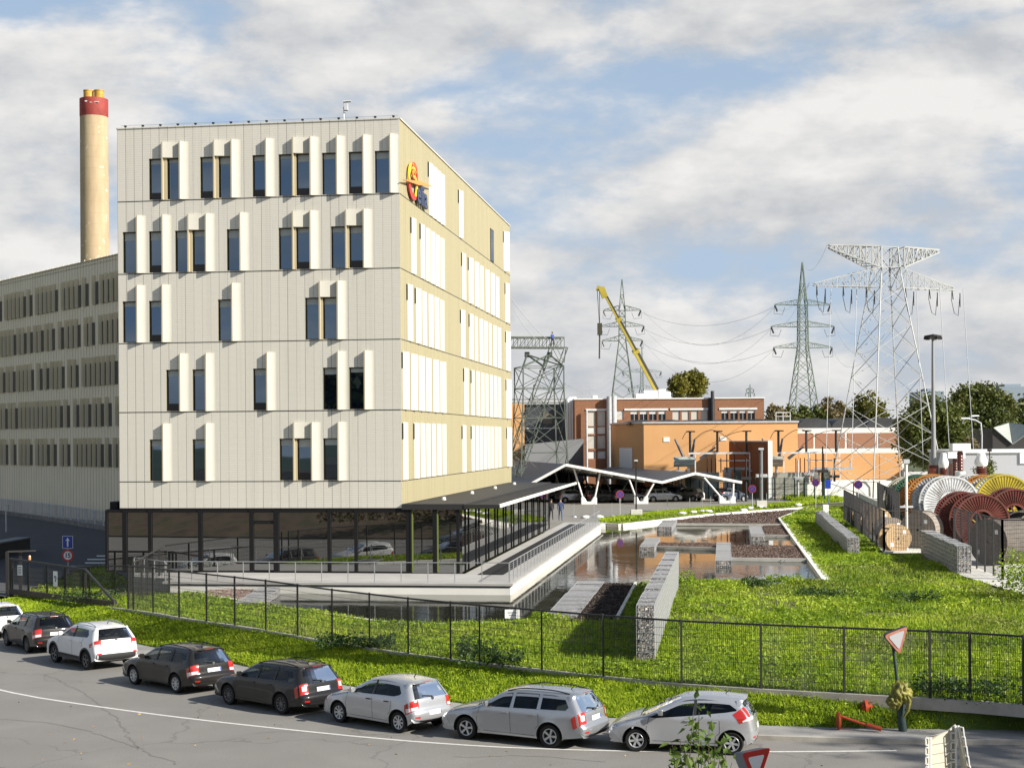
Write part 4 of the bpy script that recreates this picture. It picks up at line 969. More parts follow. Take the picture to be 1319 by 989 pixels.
    def line(pts, s, q, wd=.011, off=.002):
        if True:
            for a, c in zip(pts, pts[1:]):
                nseg = max(1, int(math.dist(a, c)/.12))
                for k in range(nseg):
                    p0 = (a[0]+(c[0]-a[0])*k/nseg, a[1]+(c[1]-a[1])*k/nseg); p1 = (a[0]+(c[0]-a[0])*(k+1)/nseg, a[1]+(c[1]-a[1])*(k+1)/nseg)
                    dx, dz = p1[0]-p0[0], p1[1]-p0[1]; l_ = math.hypot(dx, dz); ex, ez = -dz/l_*wd/2, dx/l_*wd/2
                    q.quad(*[(x, s*(Hw(x, z)+off), z) for x, z in ((p0[0]-ex, p0[1]-ez), (p0[0]+ex, p0[1]+ez), (p1[0]+ex, p1[1]+ez), (p1[0]-ex, p1[1]-ez))])
        return q
    d0, d1, d2 = S['doors']; bz = S['belt']
    rxe = S['rx']+ar
    for s in (1, -1):
      q = MB(); line([(d1, .30), (d1+.02, bz+.02)], s, q); line([(d2+.05, .32), (d2+.10, .62), (d2+.02, bz-.02)], s, q)
      line([(rxe+.08, .31), (rxe+.06, .48), (S['rx']+ar*.7+.06, S['wr']+ar*.75), (d0, bz+.06)], s, q); line([(rxe+.08, .30), (d2+.05, .31)], s, q)
      line([(L_-.55, bz-.17), (L_-1.0, bz-.05), (L_-1.25, bz-.015)], s, q)
      q.build('panel_gap', M_seam, t)
    for s in (1, -1):
        for hx in (d1+.16, d0+.18 if shape != 'wedge' else d0+.12):
            q = MB(); zc = bz-.10; q.bar((hx-.09, s*(Hw(hx-.09, zc)+.018), zc), (hx+.09, s*(Hw(hx+.09, zc)+.018), zc), .03, .032); q.build('door_handle', handles or col, t, bevel=.008)
        # mirror
        mx_ = S['win'][-1][-1][0]-.14; q = MB(); zc = bz+.10; y0 = Hw(mx_, zc)
        vs = [(-.03, .02, -.03), (.07, .02, -.03), (.07, .02, .03), (-.03, .02, .03), (-.06, .22, -.07), (.05, .20, -.07), (.05, .20, .07), (-.06, .22, .08), (-.05, .10, -.07), (.09, .10, -.06), (.09, .10, .06), (-.05, .10, .08)]
        q.add([(mx_+a, s*(y0+c), zc+d) for a, c, d in vs], ((0, 1, 9, 8), (1, 2, 10, 9), (2, 3, 11, 10), (3, 0, 8, 11), (8, 9, 5, 4), (9, 10, 6, 5), (10, 11, 7, 6), (11, 8, 4, 7), (4, 5, 6, 7), (0, 3, 2, 1)))
        q.build('wing_mirror', col, t, smooth=True, bevel=.015)
    # lamps, plate, bumper
    z0, z1, fx_ = S['tail']
    for s in (1, -1):
        lm = patch(idx(z0), idx(z1), .70 if shape != 'wedge' else .88, fx_ if shape != 'wedge' else 1.20, .006, M_lamp, 'tail_lamp', sides=(s,))
        if tailw: patch(idx(z0+(z1-z0)*.25), idx(z0+(z1-z0)*.75), .76, .92, .009, M_lampw, 'reversing_lamp', sides=(s,), parent=lm)
        else: patch(idx(z0+(z1-z0)*.04), idx(z0+(z1-z0)*.30), .74, 1.10, .009, M_lampw, 'reversing_lamp', sides=(s,), parent=lm)
        patch(idx(.80 if shape == 'crossover' else .60, part='front'), idx(.62 if shape != 'crossover' else .74, part='front')-3.0, .58, 1.24, .005, M_head, 'headlamp', sides=(s,))
        patch(idx(.44 if shape != 'crossover' else .60), idx(.49 if shape != 'crossover' else .67), .74, .92, .006, M_lamp, 'reflector', sides=(s,), ni=2, nf_=4)
    zp = z0+.02 if shape in ('estate', 'crossover') else .50
    if shape == 'wedge': zp = .62
    zc0, zc1 = zp, zp+.12
    pl = patch(idx(zc0), idx(zc1), -.31, .31, .008, M_plate, 'number_plate', 3, 4, sides=(1,))
    patch(idx(zc0+.035), idx(zc1-.035), -.18, .22, .011, M_plateb, 'marks', 2, 4, sides=(1,), parent=pl)
    patch(idx(zc0+.005), idx(zc1-.005), -.305, -.26, .011, mat('plate blue', (.03, .08, .4), .5), 'blue_band', 2, 2, sides=(1,), parent=pl)
    patch(idx(.48, part='front')-.2, idx(.36, part='front'), -.31, .31, .006, M_plate, 'front_plate', 3, 4, sides=(1,))
    patch(idx(.58, part='front'), idx(.42, part='front'), -.62, .62, .003, M_trim, 'grille', 4, 8, sides=(1,))
    if shape == 'crossover': patch(idx(.38), idx(.62), -1.06, 1.06, .004, M_trim, 'bumper_cladding', 6, 20, sides=(1,))
    else: patch(idx(.31), idx(.40 if shape != 'hatch' else .37), -.72, .72, .004, M_trim, 'bumper_insert', 4, 16, sides=(1,))
    bx = idx(S['rw'][1]+.035 if shape != 'wedge' else S['rw'][1]+.03)
    patch(bx, bx+.8, -.26, .26, .006, M_lamp, 'brake_light', 2, 6, sides=(1,))
    iw = idx(S['rw'][0]+.03); q = MB(); A0, A1 = Sp(iw, .0, .012), Sp(iw+1.2, .42, .012); q.bar(A0, A1, .02); q.bar(A0, A0+V((-.01, 0, -.06)), .05); q.build('wiper', M_trim, t)
    ib = idx(z1-.02); c_ = Sp(ib, 0, .012); q = MB(); q.cyl(c_, c_+V((-.012, 0, 0)), .045, 12); q.build('badge', M_chrome, t)
    # antenna
    ix = idx(x=.85, part='top'); a_ = Sp(ix, 0); q = MB(); q.bar(a_, a_+V((-.10, 0, .10)), .02); q.build('antenna', M_trim, t)
    if rails:
        for s in (1, -1):
            xs = [1.75+(2.45-1.75)*0 for _ in range(1)]; x0, x1 = .62, wx0-.12
            pts = []
            for k in range(11):
                x = x0+(x1-x0)*k/10; p = Sp(idx(x=x, part='top'), s*.84); lift = .055*min(1, 4*k/10, 4*(10-k)/10); pts.append(p+V((0, 0, lift+.008)))
            q = MB(); q.tube(pts, .017, 6)
            q.build('roof_rail', railcol or M_trim, t)
    if S.get('clad'):
        a = arch(S['rx'])[2:-1]; 
        for wx in (S['fx'], S['rx']):
            a0 = math.asin((S['wr']-fz)/ar); m_ = 16; q = MB()
            for s in (1, -1):
                for i in range(m_):
                    A = [(-a0*.6)+(math.pi+1.2*a0)*(i+u)/m_ for u in (0, 1)]
                    q.quad(*[(wx+r_*math.cos(x), s*(Hw(wx+r_*math.cos(x), S['wr']+r_*math.sin(x))+.006), S['wr']+r_*math.sin(x)) for r_, x in ((ar+.006, A[0]), (ar+.07, A[0]), (ar+.07, A[1]), (ar+.006, A[1]))])
            q.build('arch_cladding', M_trim, t)
        decal([(S['rx']+ar+.03, fz+.02), (S['fx']-ar-.03, fz+.02), (S['fx']-ar-.06, .46), (S['rx']+ar+.06, .46)], .006, M_trim, 'sill_cladding')
    # cabin
    q = MB(); q.box(.55, S['fx']-.35, -W/2+.16, W/2-.16, .32, .66); q.box(S['fx']-.75, S['fx']-.35, -W/2+.18, W/2-.18, .66, .92); q.build('cabin_floor', M_int, t)
    for (sx_, ws) in ((S['fx']-1.70, (-.38, .38)), (S['fx']-2.48, (-.38, 0, .38))):
        for y in ws:
            q = MB(); q.ext([(sx_, y-.23, .62), (sx_+.12, y-.23, .62), (sx_-.10, y-.21, 1.13), (sx_-.20, y-.21, 1.13)], (0, .44, 0)); q.ext([(sx_-.13, y-.12, 1.16), (sx_-.04, y-.12, 1.16), (sx_-.07, y-.11, 1.31), (sx_-.15, y-.11, 1.31)], (0, .24, 0)); q.box(sx_+.05, sx_+.5, y-.23, y+.23, .6, .74)
            q.build('seat', M_seat, t, bevel=.03)
    # wheels
    wrr = S['wr']; key = (rim, wrr, (rimcol or M_rim).name); 
    for wx in (S['fx'], S['rx']):
        for s in (1, -1):
            wo = make_wheel(key, wrr, rim, rimcol or M_rim, t); wo.location = (wx, s*(W/2-.115), wrr); wo.rotation_euler = (0, random.uniform(0, 6), 0 if s > 0 else math.pi)
    return t
WHEELS = {}
def make_wheel(key, r, rim, rc, parent):
    if key not in WHEELS:
        q = MB(); hw = .10; q.lathe([(r*.60, -hw), (r*.90, -hw*1.02), (r*.985, -hw*.8), (r, -hw*.4), (r, hw*.4), (r*.985, hw*.8), (r*.92, hw*1.03), (r*.70, hw*.95), (r*.655, hw*.86)], axis='y', n=36); ty = ('tyre', q, M_rubber)
        q = MB(); rr = r*.66
        q.lathe([(rr, hw*.90), (rr*.97, hw*.97), (rr*.90, hw*.90), (rr*.86, hw*.55)], axis='y', n=36, mi=0)
        q.lathe([(rr*.88, hw*.30), (.001, hw*.30)], axis='y', n=24, mi=1)
        ns, wd, tip = {'alloy5': (5, .20, .30), 'cover': (8, .20, .22), 'multi': (10, .12, .14), 'cover6': (6, .24, .30)}[rim]
        for k in range(ns):
            a = 2*math.pi*k/ns; c, s = math.cos(a), math.sin(a)
            def pt(u, v, y): return (c*u-s*v, y, s*u+c*v)
            w0, w1 = rr*wd, rr*tip; y0, y1 = hw*.62, hw*.90
            q.add([pt(rr*.12, -w0/2, y0*.5), pt(rr*.12, w0/2, y0*.5), pt(rr*.93, w1/2, y0*.5), pt(rr*.93, -w1/2, y0*.5), pt(rr*.12, -w0/2, y0+.012), pt(rr*.12, w0/2, y0+.012), pt(rr*.93, w1/2, y1), pt(rr*.93, -w1/2, y1)], ((4, 5, 6, 7), (0, 1, 5, 4), (1, 2, 6, 5), (2, 3, 7, 6), (3, 0, 4, 7)), 0)
        q.lathe([(rr*.24, hw*.4), (rr*.22, hw*.80), (.001, hw*.84)], axis='y', n=16, mi=0)
        WHEELS[key] = (ty, q)
        a = ty[1].build('tyre', M_rubber, None, smooth=True); c = q.build('rim', [rc, M_hub], None, smooth=True, angle=30)
        WHEELS[key] = (a.data, c.data); bpy.data.objects.remove(a); bpy.data.objects.remove(c)
    w0 = bpy.data.objects.new('wheel', None); w0.empty_display_size = .2; link(w0, parent)
    for nm, d in zip(('tyre', 'rim'), WHEELS[key]): link(bpy.data.objects.new(nm, d), w0)
    return w0
def place(t, pf, pr, shape):                                          # pf, pr: photo pixels under the front and rear wheel on the left side
    S = SHAPES[shape]; f, r_ = at(*pf, 0), at(*pr, 0); h = (f-r_).normalized(); left = V((-h.y, h.x, 0))
    mid = (f+r_)/2-h*(S['fx']+S['rx'])/2-left*(S['W']/2-.03)
    t.location = (mid.x, mid.y, .0); t.rotation_euler = (0, 0, math.atan2(h.y, h.x)); return t
CG = 'cars parked along the kerb'
c1 = place(make_car('wedge', 'silver hatchback with a sloping waistline, last of the row beside the paved footway', P_silver2, 'cover6', group=CG), (819, 967.5), (944, 972.5), 'wedge')
c2 = place(make_car('estate', 'silver estate car with black roof rails and five spoke alloy wheels', P_silver, 'alloy5', group=CG, tailw=True), (601.7, 952), (707.6, 963), 'estate')
c3 = place(make_car('hatch', 'silver hatchback with black door handles, parked between the silver estate and a dark estate', P_silver2, 'cover', handles=M_trim, group=CG), (437, 930), (514, 943.5), 'hatch')
c4 = place(make_car('estate', 'anthracite estate car with dark spoked wheels behind the silver hatchback', P_black, 'multi', M_rimd, group=CG, tailw=True), (294.5, 907), (362.6, 919.6), 'estate')
c5 = place(make_car('estate', 'dark brownish estate car with pale wheel covers behind the white crossover', P_brown, 'cover', group=CG), (174, 881.5), (225, 892), 'estate')
c6 = place(make_car('crossover', 'white crossover with black wheel arch and sill cladding', P_white, 'alloy5', M_rimd, group=CG, railcol=M_steel), (71.5, 853), (110, 862.5), 'crossover')
c7 = place(make_car('estate', 'dark grey brown estate car with all dark wheels between the two white cars', P_brown, 'multi', M_rimd, group=CG), (8, 831), (35.5, 840.3), 'estate')
h7 = V((math.cos(c7.rotation_euler.z), math.sin(c7.rotation_euler.z), 0))
c8 = make_car('hatch', 'white hatchback cut off by the picture edge, first of the parked row', P_white, 'cover', group=CG)
p8 = c7.location+h7*5.4; c8.location = (p8.x-.2, p8.y, 0); c8.rotation_euler = (0, 0, c7.rotation_euler.z+.06)
# ------------------------------------------------------------------ street fence
M_fence = mat('dark fence coating', (.022, .021, .020), .5)
M_mesh = mat('fence wire', (.03, .03, .028), .55)
def fence_mesh(b, p, q, h0, hgt, gap=.06, r=.0085, hz_gap=.2):
    p, q = V(p), V(q); L_ = (q-p).length; n = max(1, int(L_/gap))
    for i in range(n):
        s = p.lerp(q, (i+.5)/n); b.bar(s+V((0, 0, h0)), s+V((0, 0, hgt)), r)
    k = int((hgt-h0)/hz_gap)
    for i in range(k+1): z = h0+(hgt-h0)*i/k; b.bar(p+V((0, 0, z)), q+V((0, 0, z)), r*1.2)
def lerp_line(px, pxs):                                              # ground point of the fence line under photo column px
    for a, b_ in zip(pxs, pxs[1:]):
        if min(a[0], b_[0]) <= px <= max(a[0], b_[0]): return ath(px, a[1]+(b_[1]-a[1])*(px-a[0])/(b_[0]-a[0]))
PPX = [1319, 1250, 1198.5, 1088, 981, 878.5, 777.7, 698.5, 618.4, 581, 526.4, 476.6, 428.5, 384, 343, 303, 266.7, 231.4, 197.8, 172.5, 165.8]
posts = [V((16.4+7.5, FL[0].y+.2, hz(45))), V((19.6, FL[1].y, hz(45)))]
posts = [FL[0], FL[1], FL[2]]+[lerp_line(x, FP) for x in PPX[1:]]
fe = thing('street_fence', 'long dark mesh fence on the grass bank along the street', 'fence', (0, 0, 0))
FHT = 1.95
# kerb at its foot
fk = sweep_box('base_kerb', resample(FS[:-6], 1.5), .22, lambda p: hz(p.y, p.x)-.25, lambda p: hz(p.y, p.x)+.075, M_kerb, fe)
for p in posts:
    b = MB(); b.bar(p-V((0, 0, .1)), p+V((0, 0, FHT+.03)), .085, .06); b.build('post', M_fence, fe)
b = MB(); r_ = MB()
for p, q in zip(posts, posts[1:]):
    fence_mesh(b, p, q, .12, FHT-.03); r_.bar(p+V((0, 0, FHT-.02)), q+V((0, 0, FHT-.02)), .05, .055)
b.build('wire_mesh', M_mesh, fe); r_.build('top_rail', M_fence, fe)
nt_ = atd(661, 784, 47.3); b = MB(); b.box(-.24, .24, -.015, .015, -.14, .14); o = b.build('fence_notice', M_signw); 
pm_ = lerp_line(661, FP); o.location = pm_+V((0, -.06, FHT-.2)); tag(o, 'small white notice plate hung on the street fence', 'notice')
for k_, wd in ((.04, .3), (-.04, .22)):
    q = MB(); q.box(-wd/2, wd/2, -.018, -.0165, k_-.018, k_+.018); q.build('text_line', mat('notice grey text', (.3, .32, .33), .6), o)
# ------------------------------------------------------------------ sliding gate
G0, G1, G2 = ath(14, 767), ath(111, 774.5), ath(149.5, 782)
gt = thing('sliding_gate', 'dark sliding gate of mesh panels with a slanted end brace and heavy bottom beam', 'gate', (0, 0, 0))
gd = (G1-G0).normalized(); GH, GH1 = 1.86, 1.52
b = MB(); b.bar(G0+V((0, 0, .22)), G2+V((0, 0, .14)), .16, .26); b.build('bottom_beam', noisy('dark rusty steel', (.02, .018, .016), (.06, .03, .02), 2, .6, 'World'), gt)
b = MB(); b.bar(G0+V((0, 0, GH)), G1+V((0, 0, GH1)), .10, .10); b.build('top_rail', M_fence, gt)
b = MB(); b.bar(G1+V((0, 0, GH1)), G2+V((0, 0, .2)), .09, .09); b.build('brace', M_fence, gt)
for i, u in enumerate((0, .03, .25, .5, .745, .97, 1.0)):
    p = G0.lerp(G1, u); b = MB(); b.bar(p+V((0, 0, .1)), p+V((0, 0, GH+(GH1-GH)*u)), .09, .07); b.build('post', M_fence, gt)
b = MB(); fence_mesh(b, G0, G1, .3, GH1-.04, .055, .008); b.build('wire_mesh', M_mesh, gt)
gp = thing('gate_post', 'dark gate portal post with an orange warning beacon on top', 'gate post', (0, 0, 0)); p = G0+V((-.25, .3, 0))
b = MB(); b.bar(p, p+V((0, 0, 2.2)), .14, .14); b.bar(p+V((0, 0, 2.2)), p+V((1.3, .5, 2.2)), .10, .08); b.bar(p+V((.5, .5, 0)), p+V((.5, .5, 2.2)), .14, .14); b.build('frame', M_fence, gp)
b = MB(); b.lathe([(.07, 2.26), (.07, 2.42), (.05, 2.48), (.001, 2.49)], (p.x+1.0, p.y+.4, 0), n=10); b.build('beacon', mat('orange beacon', (.7, .28, .12), .3), gp)
for x, y, wd, hh, lb in ((27.8, 734, .40, .50, 'white notice plate with small grey text on the sliding gate near its end post'), (74, 745, .34, .74, 'tall white notice plate with a dark symbol in the middle of the sliding gate')):
    q_ = G0.lerp(G1, (x-14)/97); z = H-((y-CY)+ROLL*(x-CX)-HZ)/F*q_.y
    o = thing('gate_notice', lb, 'notice', q_+V((0, -.09, z-q_.z)), math.atan2(gd.y, gd.x))
    b = MB(); b.box(-wd/2, wd/2, -.01, .01, -hh/2, hh/2); b.build('plate', M_signw, o)
    b = MB()
    if hh < .6:
        for k in range(5): b.box(-wd*.4, wd*.36, -.014, -.0115, hh*(.32-.16*k)-.02, hh*(.32-.16*k)+.015)
    else: b.tube([(-.07, -.013, .05), (-.02, -.013, .14), (.06, -.013, .1), (.07, -.013, 0), (0, -.013, -.04), (.03, -.013, -.14)], .028, 5)
    b.build('marks', mat('notice dark print', (.08, .08, .09), .6), o)
# guide fence behind the gate
gf = thing('guide_fence', 'second dark mesh fence standing behind the sliding gate', 'fence', (0, 0, 0)); nrm = V((-gd.y, gd.x, 0))*1.8
A_, B_ = G0+nrm+gd*2, G1+nrm+gd*4; A_.z = hz(A_.y, A_.x); B_.z = hz(B_.y, B_.x)
for i in range(5): p = A_.lerp(B_, i/4); b = MB(); b.bar(p, p+V((0, 0, 1.45)), .08, .07); b.build('post', M_fence, gf)
b = MB(); fence_mesh(b, A_, B_, .1, 1.4, .06, .006); b.bar(A_+V((0, 0, 1.43)), B_+V((0, 0, 1.43)), .05); b.build('wire_mesh', M_mesh, gf)
# fence from the gate end back to the terrace
gf = thing('return_fence', 'short dark mesh fence running from the street fence back to the glazed corner', 'fence', (0, 0, 0)); A_, B_ = posts[-2], ath(212, 758)
A_, B_ = ath(172.5, 783), ath(232, 738)
for i in range(5): p = A_.lerp(B_, i/4); p.z = hz(p.y, p.x); b = MB(); b.bar(p, p+V((0, 0, 2.0)), .08, .07); b.build('post', M_fence, gf)
b = MB(); fence_mesh(b, A_, B_, .1, 1.96, .16, .005); b.bar(A_+V((0, 0, 2)), B_+V((0, 0, 2)), .05); b.build('wire_mesh', M_mesh, gf)
# ------------------------------------------------------------------ signs
def disc(b, r, y, z0, n=28, mi=0, x0=0.0, th=.02): b.ext([(x0+r*math.cos(2*math.pi*i/n), y, z0+r*math.sin(2*math.pi*i/n)) for i in range(n)], (0, th, 0), mi)
def text_mesh(body, size, m, parent, loc, ext=.004, name='lettering', rot=(R(90), 0, 0)):
    c = bpy.data.curves.new('t', 'FONT'); c.body = body; c.size = size; c.extrude = ext; c.offset = size*.02; c.align_x = 'CENTER'; c.align_y = 'CENTER'; c.resolution_u = 3
    t = bpy.data.objects.new('t', c); C.objects.link(t); me = bpy.data.meshes.new_from_object(t.evaluated_get(bpy.context.evaluated_depsgraph_get())); bpy.data.objects.remove(t)
    me.materials.clear(); me.materials.append(m); o = link(bpy.data.objects.new(name, me), parent); o.location = loc; o.rotation_euler = rot; return o
ts = atd(88, 730, 86.5); tg_ = thing('traffic_sign', 'blue square sign with a white upward arrow above a round red rimmed 15 speed limit', 'traffic sign', (ts.x, ts.y, hz(ts.y, ts.x)), R(-6))
zb_, zr_ = atd(88, 698, 86.5).z-hz(ts.y, ts.x), atd(88, 715.3, 86.5).z-hz(ts.y, ts.x)
b = MB(); b.tube([(0, .05, 0), (0, .05, zb_+.3)], .04, 8); b.build('post', M_greysteel, tg_)
b = MB(); b.box(-.31, .31, -.01, .01, zb_-.36, zb_+.36); pl = b.build('blue_plate', M_signw, tg_); b = MB(); b.box(-.285, .285, -.015, -.0105, zb_-.335, zb_+.335); b.build('face', M_blue, pl)
b = MB(); b.ext([(-.045, -.019, zb_-.25), (.045, -.019, zb_-.25), (.045, -.019, zb_+.10), (.13, -.019, zb_+.06), (0, -.019, zb_+.27), (-.13, -.019, zb_+.06), (-.045, -.019, zb_+.10)], (0, .003, 0)); b.build('arrow', M_signw, pl)
b = MB(); disc(b, .345, -.01, zr_); pl = b.build('round_plate', M_red, tg_); b = MB(); disc(b, .245, -.018, zr_, th=.006); b.build('face', M_signw, pl)
text_mesh('15', .36, M_black, pl, (0, -.022, zr_))
def noparking(px, py, Y, label, base_y=None):
    p = atd(px, py, Y); t = thing('no_parking_sign', label, 'traffic sign', (p.x, p.y, hz(Y)), R(random.uniform(-12, 12)), 'round no parking signs'); z = p.z-hz(Y)
    b = MB(); b.tube([(0, .05, 0), (0, .05, z+.3)], .035, 8); b.build('post', M_greysteel, t)
    b = MB(); disc(b, .36, -.01, z); pl = b.build('disc', mat('dull sign red', (.34, .02, .015), .5), t); b = MB(); disc(b, .30, -.018, z, th=.006); b.build('face', mat('dark sign blue', (.008, .03, .20), .5), pl)
    b = MB()
    for a in (45, -45): c, s = math.cos(R(a))*.32, math.sin(R(a))*.32; b.bar((-c, -.02, z-s), (c, -.02, z+s), .004, .085, up=(0, 1, 0)) if False else b.ext([(-c-s*.055, -.021, z-s+c*.055), (-c+s*.055, -.021, z-s-c*.055), (c+s*.055, -.021, z+s-c*.055), (c-s*.055, -.021, z+s+c*.055)], (0, .002, 0))
    b.build('cross', mat('dull sign red', (.34, .02, .015), .5), pl)
noparking(799, 636.5, 137, 'round no parking sign before the carport opening beside the lamp post')
noparking(969.5, 629.5, 137, 'round no parking sign with a white label at the end of the carport')
noparking(1051, 621.5, 146, 'round no parking sign before the white base of the orange hall')
noparking(1106, 624, 128, 'round no parking sign behind the cage fence, seen against the pale gravel')
p = atd(1067, 622, 150); b = MB(); b.tube([(0, .03, 0), (0, .03, 2.6)], .035, 6); b.box(-.28, .28, -.01, .01, 1.9, 2.75); o = b.build('information_sign', [M_blue]); o.location = (p.x, p.y, hz(p.y, p.x)); tag(o, 'small blue rectangular sign on a post beside a no parking sign', 'sign')
# tilted give way sign with a yellow bag, street side
sp = at(1163.5, 941, .12); tp = atd(1150, 823, sp.y)
gy = thing('give_way_sign', 'leaning weathered give way triangle on a dark green post beside the footway', 'traffic sign', (sp.x, sp.y, .12))
top = V((tp.x-sp.x, 0, tp.z-.12)); ax = top.normalized()
b = MB(); b.tube([(0, 0, 0), V((0, 0, 0))+ax*.9], .115, 10); b.tube([ax*.9, ax*1.0], [.115, .055], 10); b.tube([ax*1.0, top+ax*.15], .05, 8); b.build('post', noisy('dark green post', (.012, .03, .028), (.03, .06, .055), 3, .6), gy, smooth=True)
def tri(b, cx, cz, pts, y, th, k=1.0, mi=0): b.ext([(cx+x*k, y, cz+z*k) for x, z in pts], (0, th, 0), mi)
def px2(x, y): q = atd(x, y, sp.y); return (q.x-sp.x, q.z-.12)
T3 = [px2(1134.5, 816), px2(1166.5, 803.5), px2(1156, 841.5)]; cx_, cz_ = sum(a[0] for a in T3)/3, sum(a[1] for a in T3)/3; T3r = [(a[0]-cx_, a[1]-cz_) for a in T3]
def rtri(pts, r=.12, n=4):
    out = []
    for i in range(3):
        p0, p1, p2 = V(pts[i-1]), V(pts[i]), V(pts[(i+1) % 3]); a = p1+(p0-p1).normalized()*r; c = p1+(p2-p1).normalized()*r
        for k in range(n+1): t_ = k/n; out.append(tuple((a*(1-t_)**2+p1*2*t_*(1-t_)+c*t_*t_)))
    return out
b = MB(); tri(b, cx_, cz_, rtri(T3r), -.32, .22); b.build('box_body', mat('sign box dark', (.035, .03, .028), .6), gy)
b = MB(); tri(b, cx_, cz_, rtri(T3r), -.335, .012, .97); pl = b.build('rim', noisy('faded red rim', (.42, .13, .09), (.55, .26, .18), 5, .6), gy); b = MB(); tri(b, cx_, cz_, rtri(T3r), -.345, .006, .66); b.build('face', mat('dull white face', (.52, .52, .53), .5), pl)
bg_ = at(1158, 939, .12); bz_ = atd(1155, 908, sp.y)
def blob(name, c, r, m, seed, squash=(1, 1, 1), parent=None, amp=.3, fr=2.2, sub=4):
    bm = bmesh.new(); bmesh.ops.create_icosphere(bm, subdivisions=sub, radius=1.0)
    for v in bm.verts:
        d = v.co.normalized(); k = 1+amp*mnoise.noise(d*fr+V((seed, 0, 0)))+amp*.5*mnoise.noise(d*fr*2.7+V((0, seed, 0)))
        v.co = V((d.x*squash[0], d.y*squash[1], d.z*squash[2]))*r*k
    me = bpy.data.meshes.new(name); bm.to_mesh(me); bm.free(); me.materials.append(m); me.polygons.foreach_set('use_smooth', [True]*len(me.polygons))
    o = link(bpy.data.objects.new(name, me), parent); o.location = c; return o
M_bag = noisy('yellow green plastic', (.12, .115, .015), (.27, .25, .04), 4, .45, bump=.8, bscale=9, bdist=.05)
o = thing('plastic_bag', 'crumpled yellow plastic bag tied round the leaning sign post', 'bag', (sp.x-.12, sp.y-.1, .12))
blob('bag', (.06, -.02, 1.05), .24, M_bag, 3, (1, .8, 1.15), o, .55, 2.6); blob('bag_tail', (-.14, -.05, .82), .2, M_bag, 8, (.9, .7, 1.0), o, .6, 2.8)
b = MB(); b.tube([(.16, -.1, 1.12), (.24, -.12, .85), (.20, -.12, .6), (.1, -.1, .42)], [.05, .07, .05, .02], 6); b.build('loose_strip', M_bag, o, smooth=True)
# toppled red post, red stub
M_or = noisy('scuffed orange red paint', (.36, .04, .012), (.50, .08, .03), 3, .5)
a_, c_ = at(1081, 939, .12), at(1136, 942.5, .12); o = thing('toppled_post', 'orange red traffic post lying toppled on the footway', 'post', (a_.x, a_.y, .12)); d_ = c_-a_
b = MB(); b.tube([(.06, 0, .36), d_*.55+V((0, 0, .20)), d_+V((0, 0, .08))], .036, 10); b.build('shaft', M_or, o, smooth=True)
b = MB(); b.tube([d_*.66+V((0, 0, .18)), d_+V((0, 0, .08))], .06, 10); b.build('collar', M_or, o, smooth=True)
b = MB(); b.lathe([(.001, -.035), (.24, -.035), (.24, .02), (.06, .04), (.001, .04)], (0, 0, .24), 'x', 20); b.build('foot_plate', M_or, o, smooth=True)
a_ = at(1118, 912, .55); o = thing('broken_post_stub', 'broken red post stub among the weeds above the toppled post', 'post', (a_.x, a_.y, .42))
b = MB(); b.lathe([(.001, -.09), (.20, -.09), (.20, -.02), (.09, .0), (.09, .30), (.001, .32)], (0, 0, .16), 'x', 16); b.build('stub', M_or, o, smooth=True); b = MB(); b.cbox((-.12, .02, .1), (.1, .3, .3)); b.build('plate', M_or, o, bevel=.02)
# foreground give way sign and sign boards at the bottom edge
pA, pB, pC = atd(945, 971, 27.5), atd(993.5, 962, 27.2), atd(972, 1010, 27.3)
fy = thing('give_way_sign', 'bright red and white give way triangle cut off by the bottom picture edge', 'traffic sign', (pA.lerp(pB, .5).x, 27.4, 0)); o0 = V(fy.location)
dx = (pB-pA); nrm = V((dx.y, -dx.x, 0)).normalized()
T = [pA+V((.16, 0, .02)), pB, pA.lerp(pB, .62)+V((0, 0, -.72))]; cc = (T[0]+T[1]+T[2])/3
def loc(k, off): return [cc+(p-cc)*k+nrm*off-o0 for p in T]
def rt3(pts, r=.07, n=4):
    out = []
    for i in range(3):
        p0, p1, p2 = pts[i-1], pts[i], pts[(i+1) % 3]; a = p1+(p0-p1).normalized()*r; c = p1+(p2-p1).normalized()*r
        for k in range(n+1): t_ = k/n; out.append(a*(1-t_)**2+p1*2*t_*(1-t_)+c*t_*t_)
    return out
b = MB(); b.ext([p+V((-.15, .12, -.02)) for p in rt3(loc(1, 0))], V((.15, -.12, .02))+nrm*.0); b.build('box_body', mat('sign box grey', (.22, .24, .25), .5), fy)
b = MB(); b.ext(rt3(loc(1, .0)), nrm*.012); pl = b.build('red_face', M_red, fy); b = MB(); b.ext(rt3(loc(.58, .0125), .05), nrm*.004); b.build('white_field', M_signw, pl)
b = MB(); b.tube([V((.1, .1, 0)), V((.1, .1, cc.z-.2))], .05, 8); b.build('post', M_greysteel, fy)
bs = thing('sign_boards', 'pair of white angled sign boards seen from behind at the bottom picture edge', 'sign', (0, 0, 0)); Yb = 27.0
M_bw = noisy('cream white board', (.44, .42, .33), (.52, .50, .41), 2, .5)
def bp(x, y, dy=0): return atd(x, y, Yb+dy)
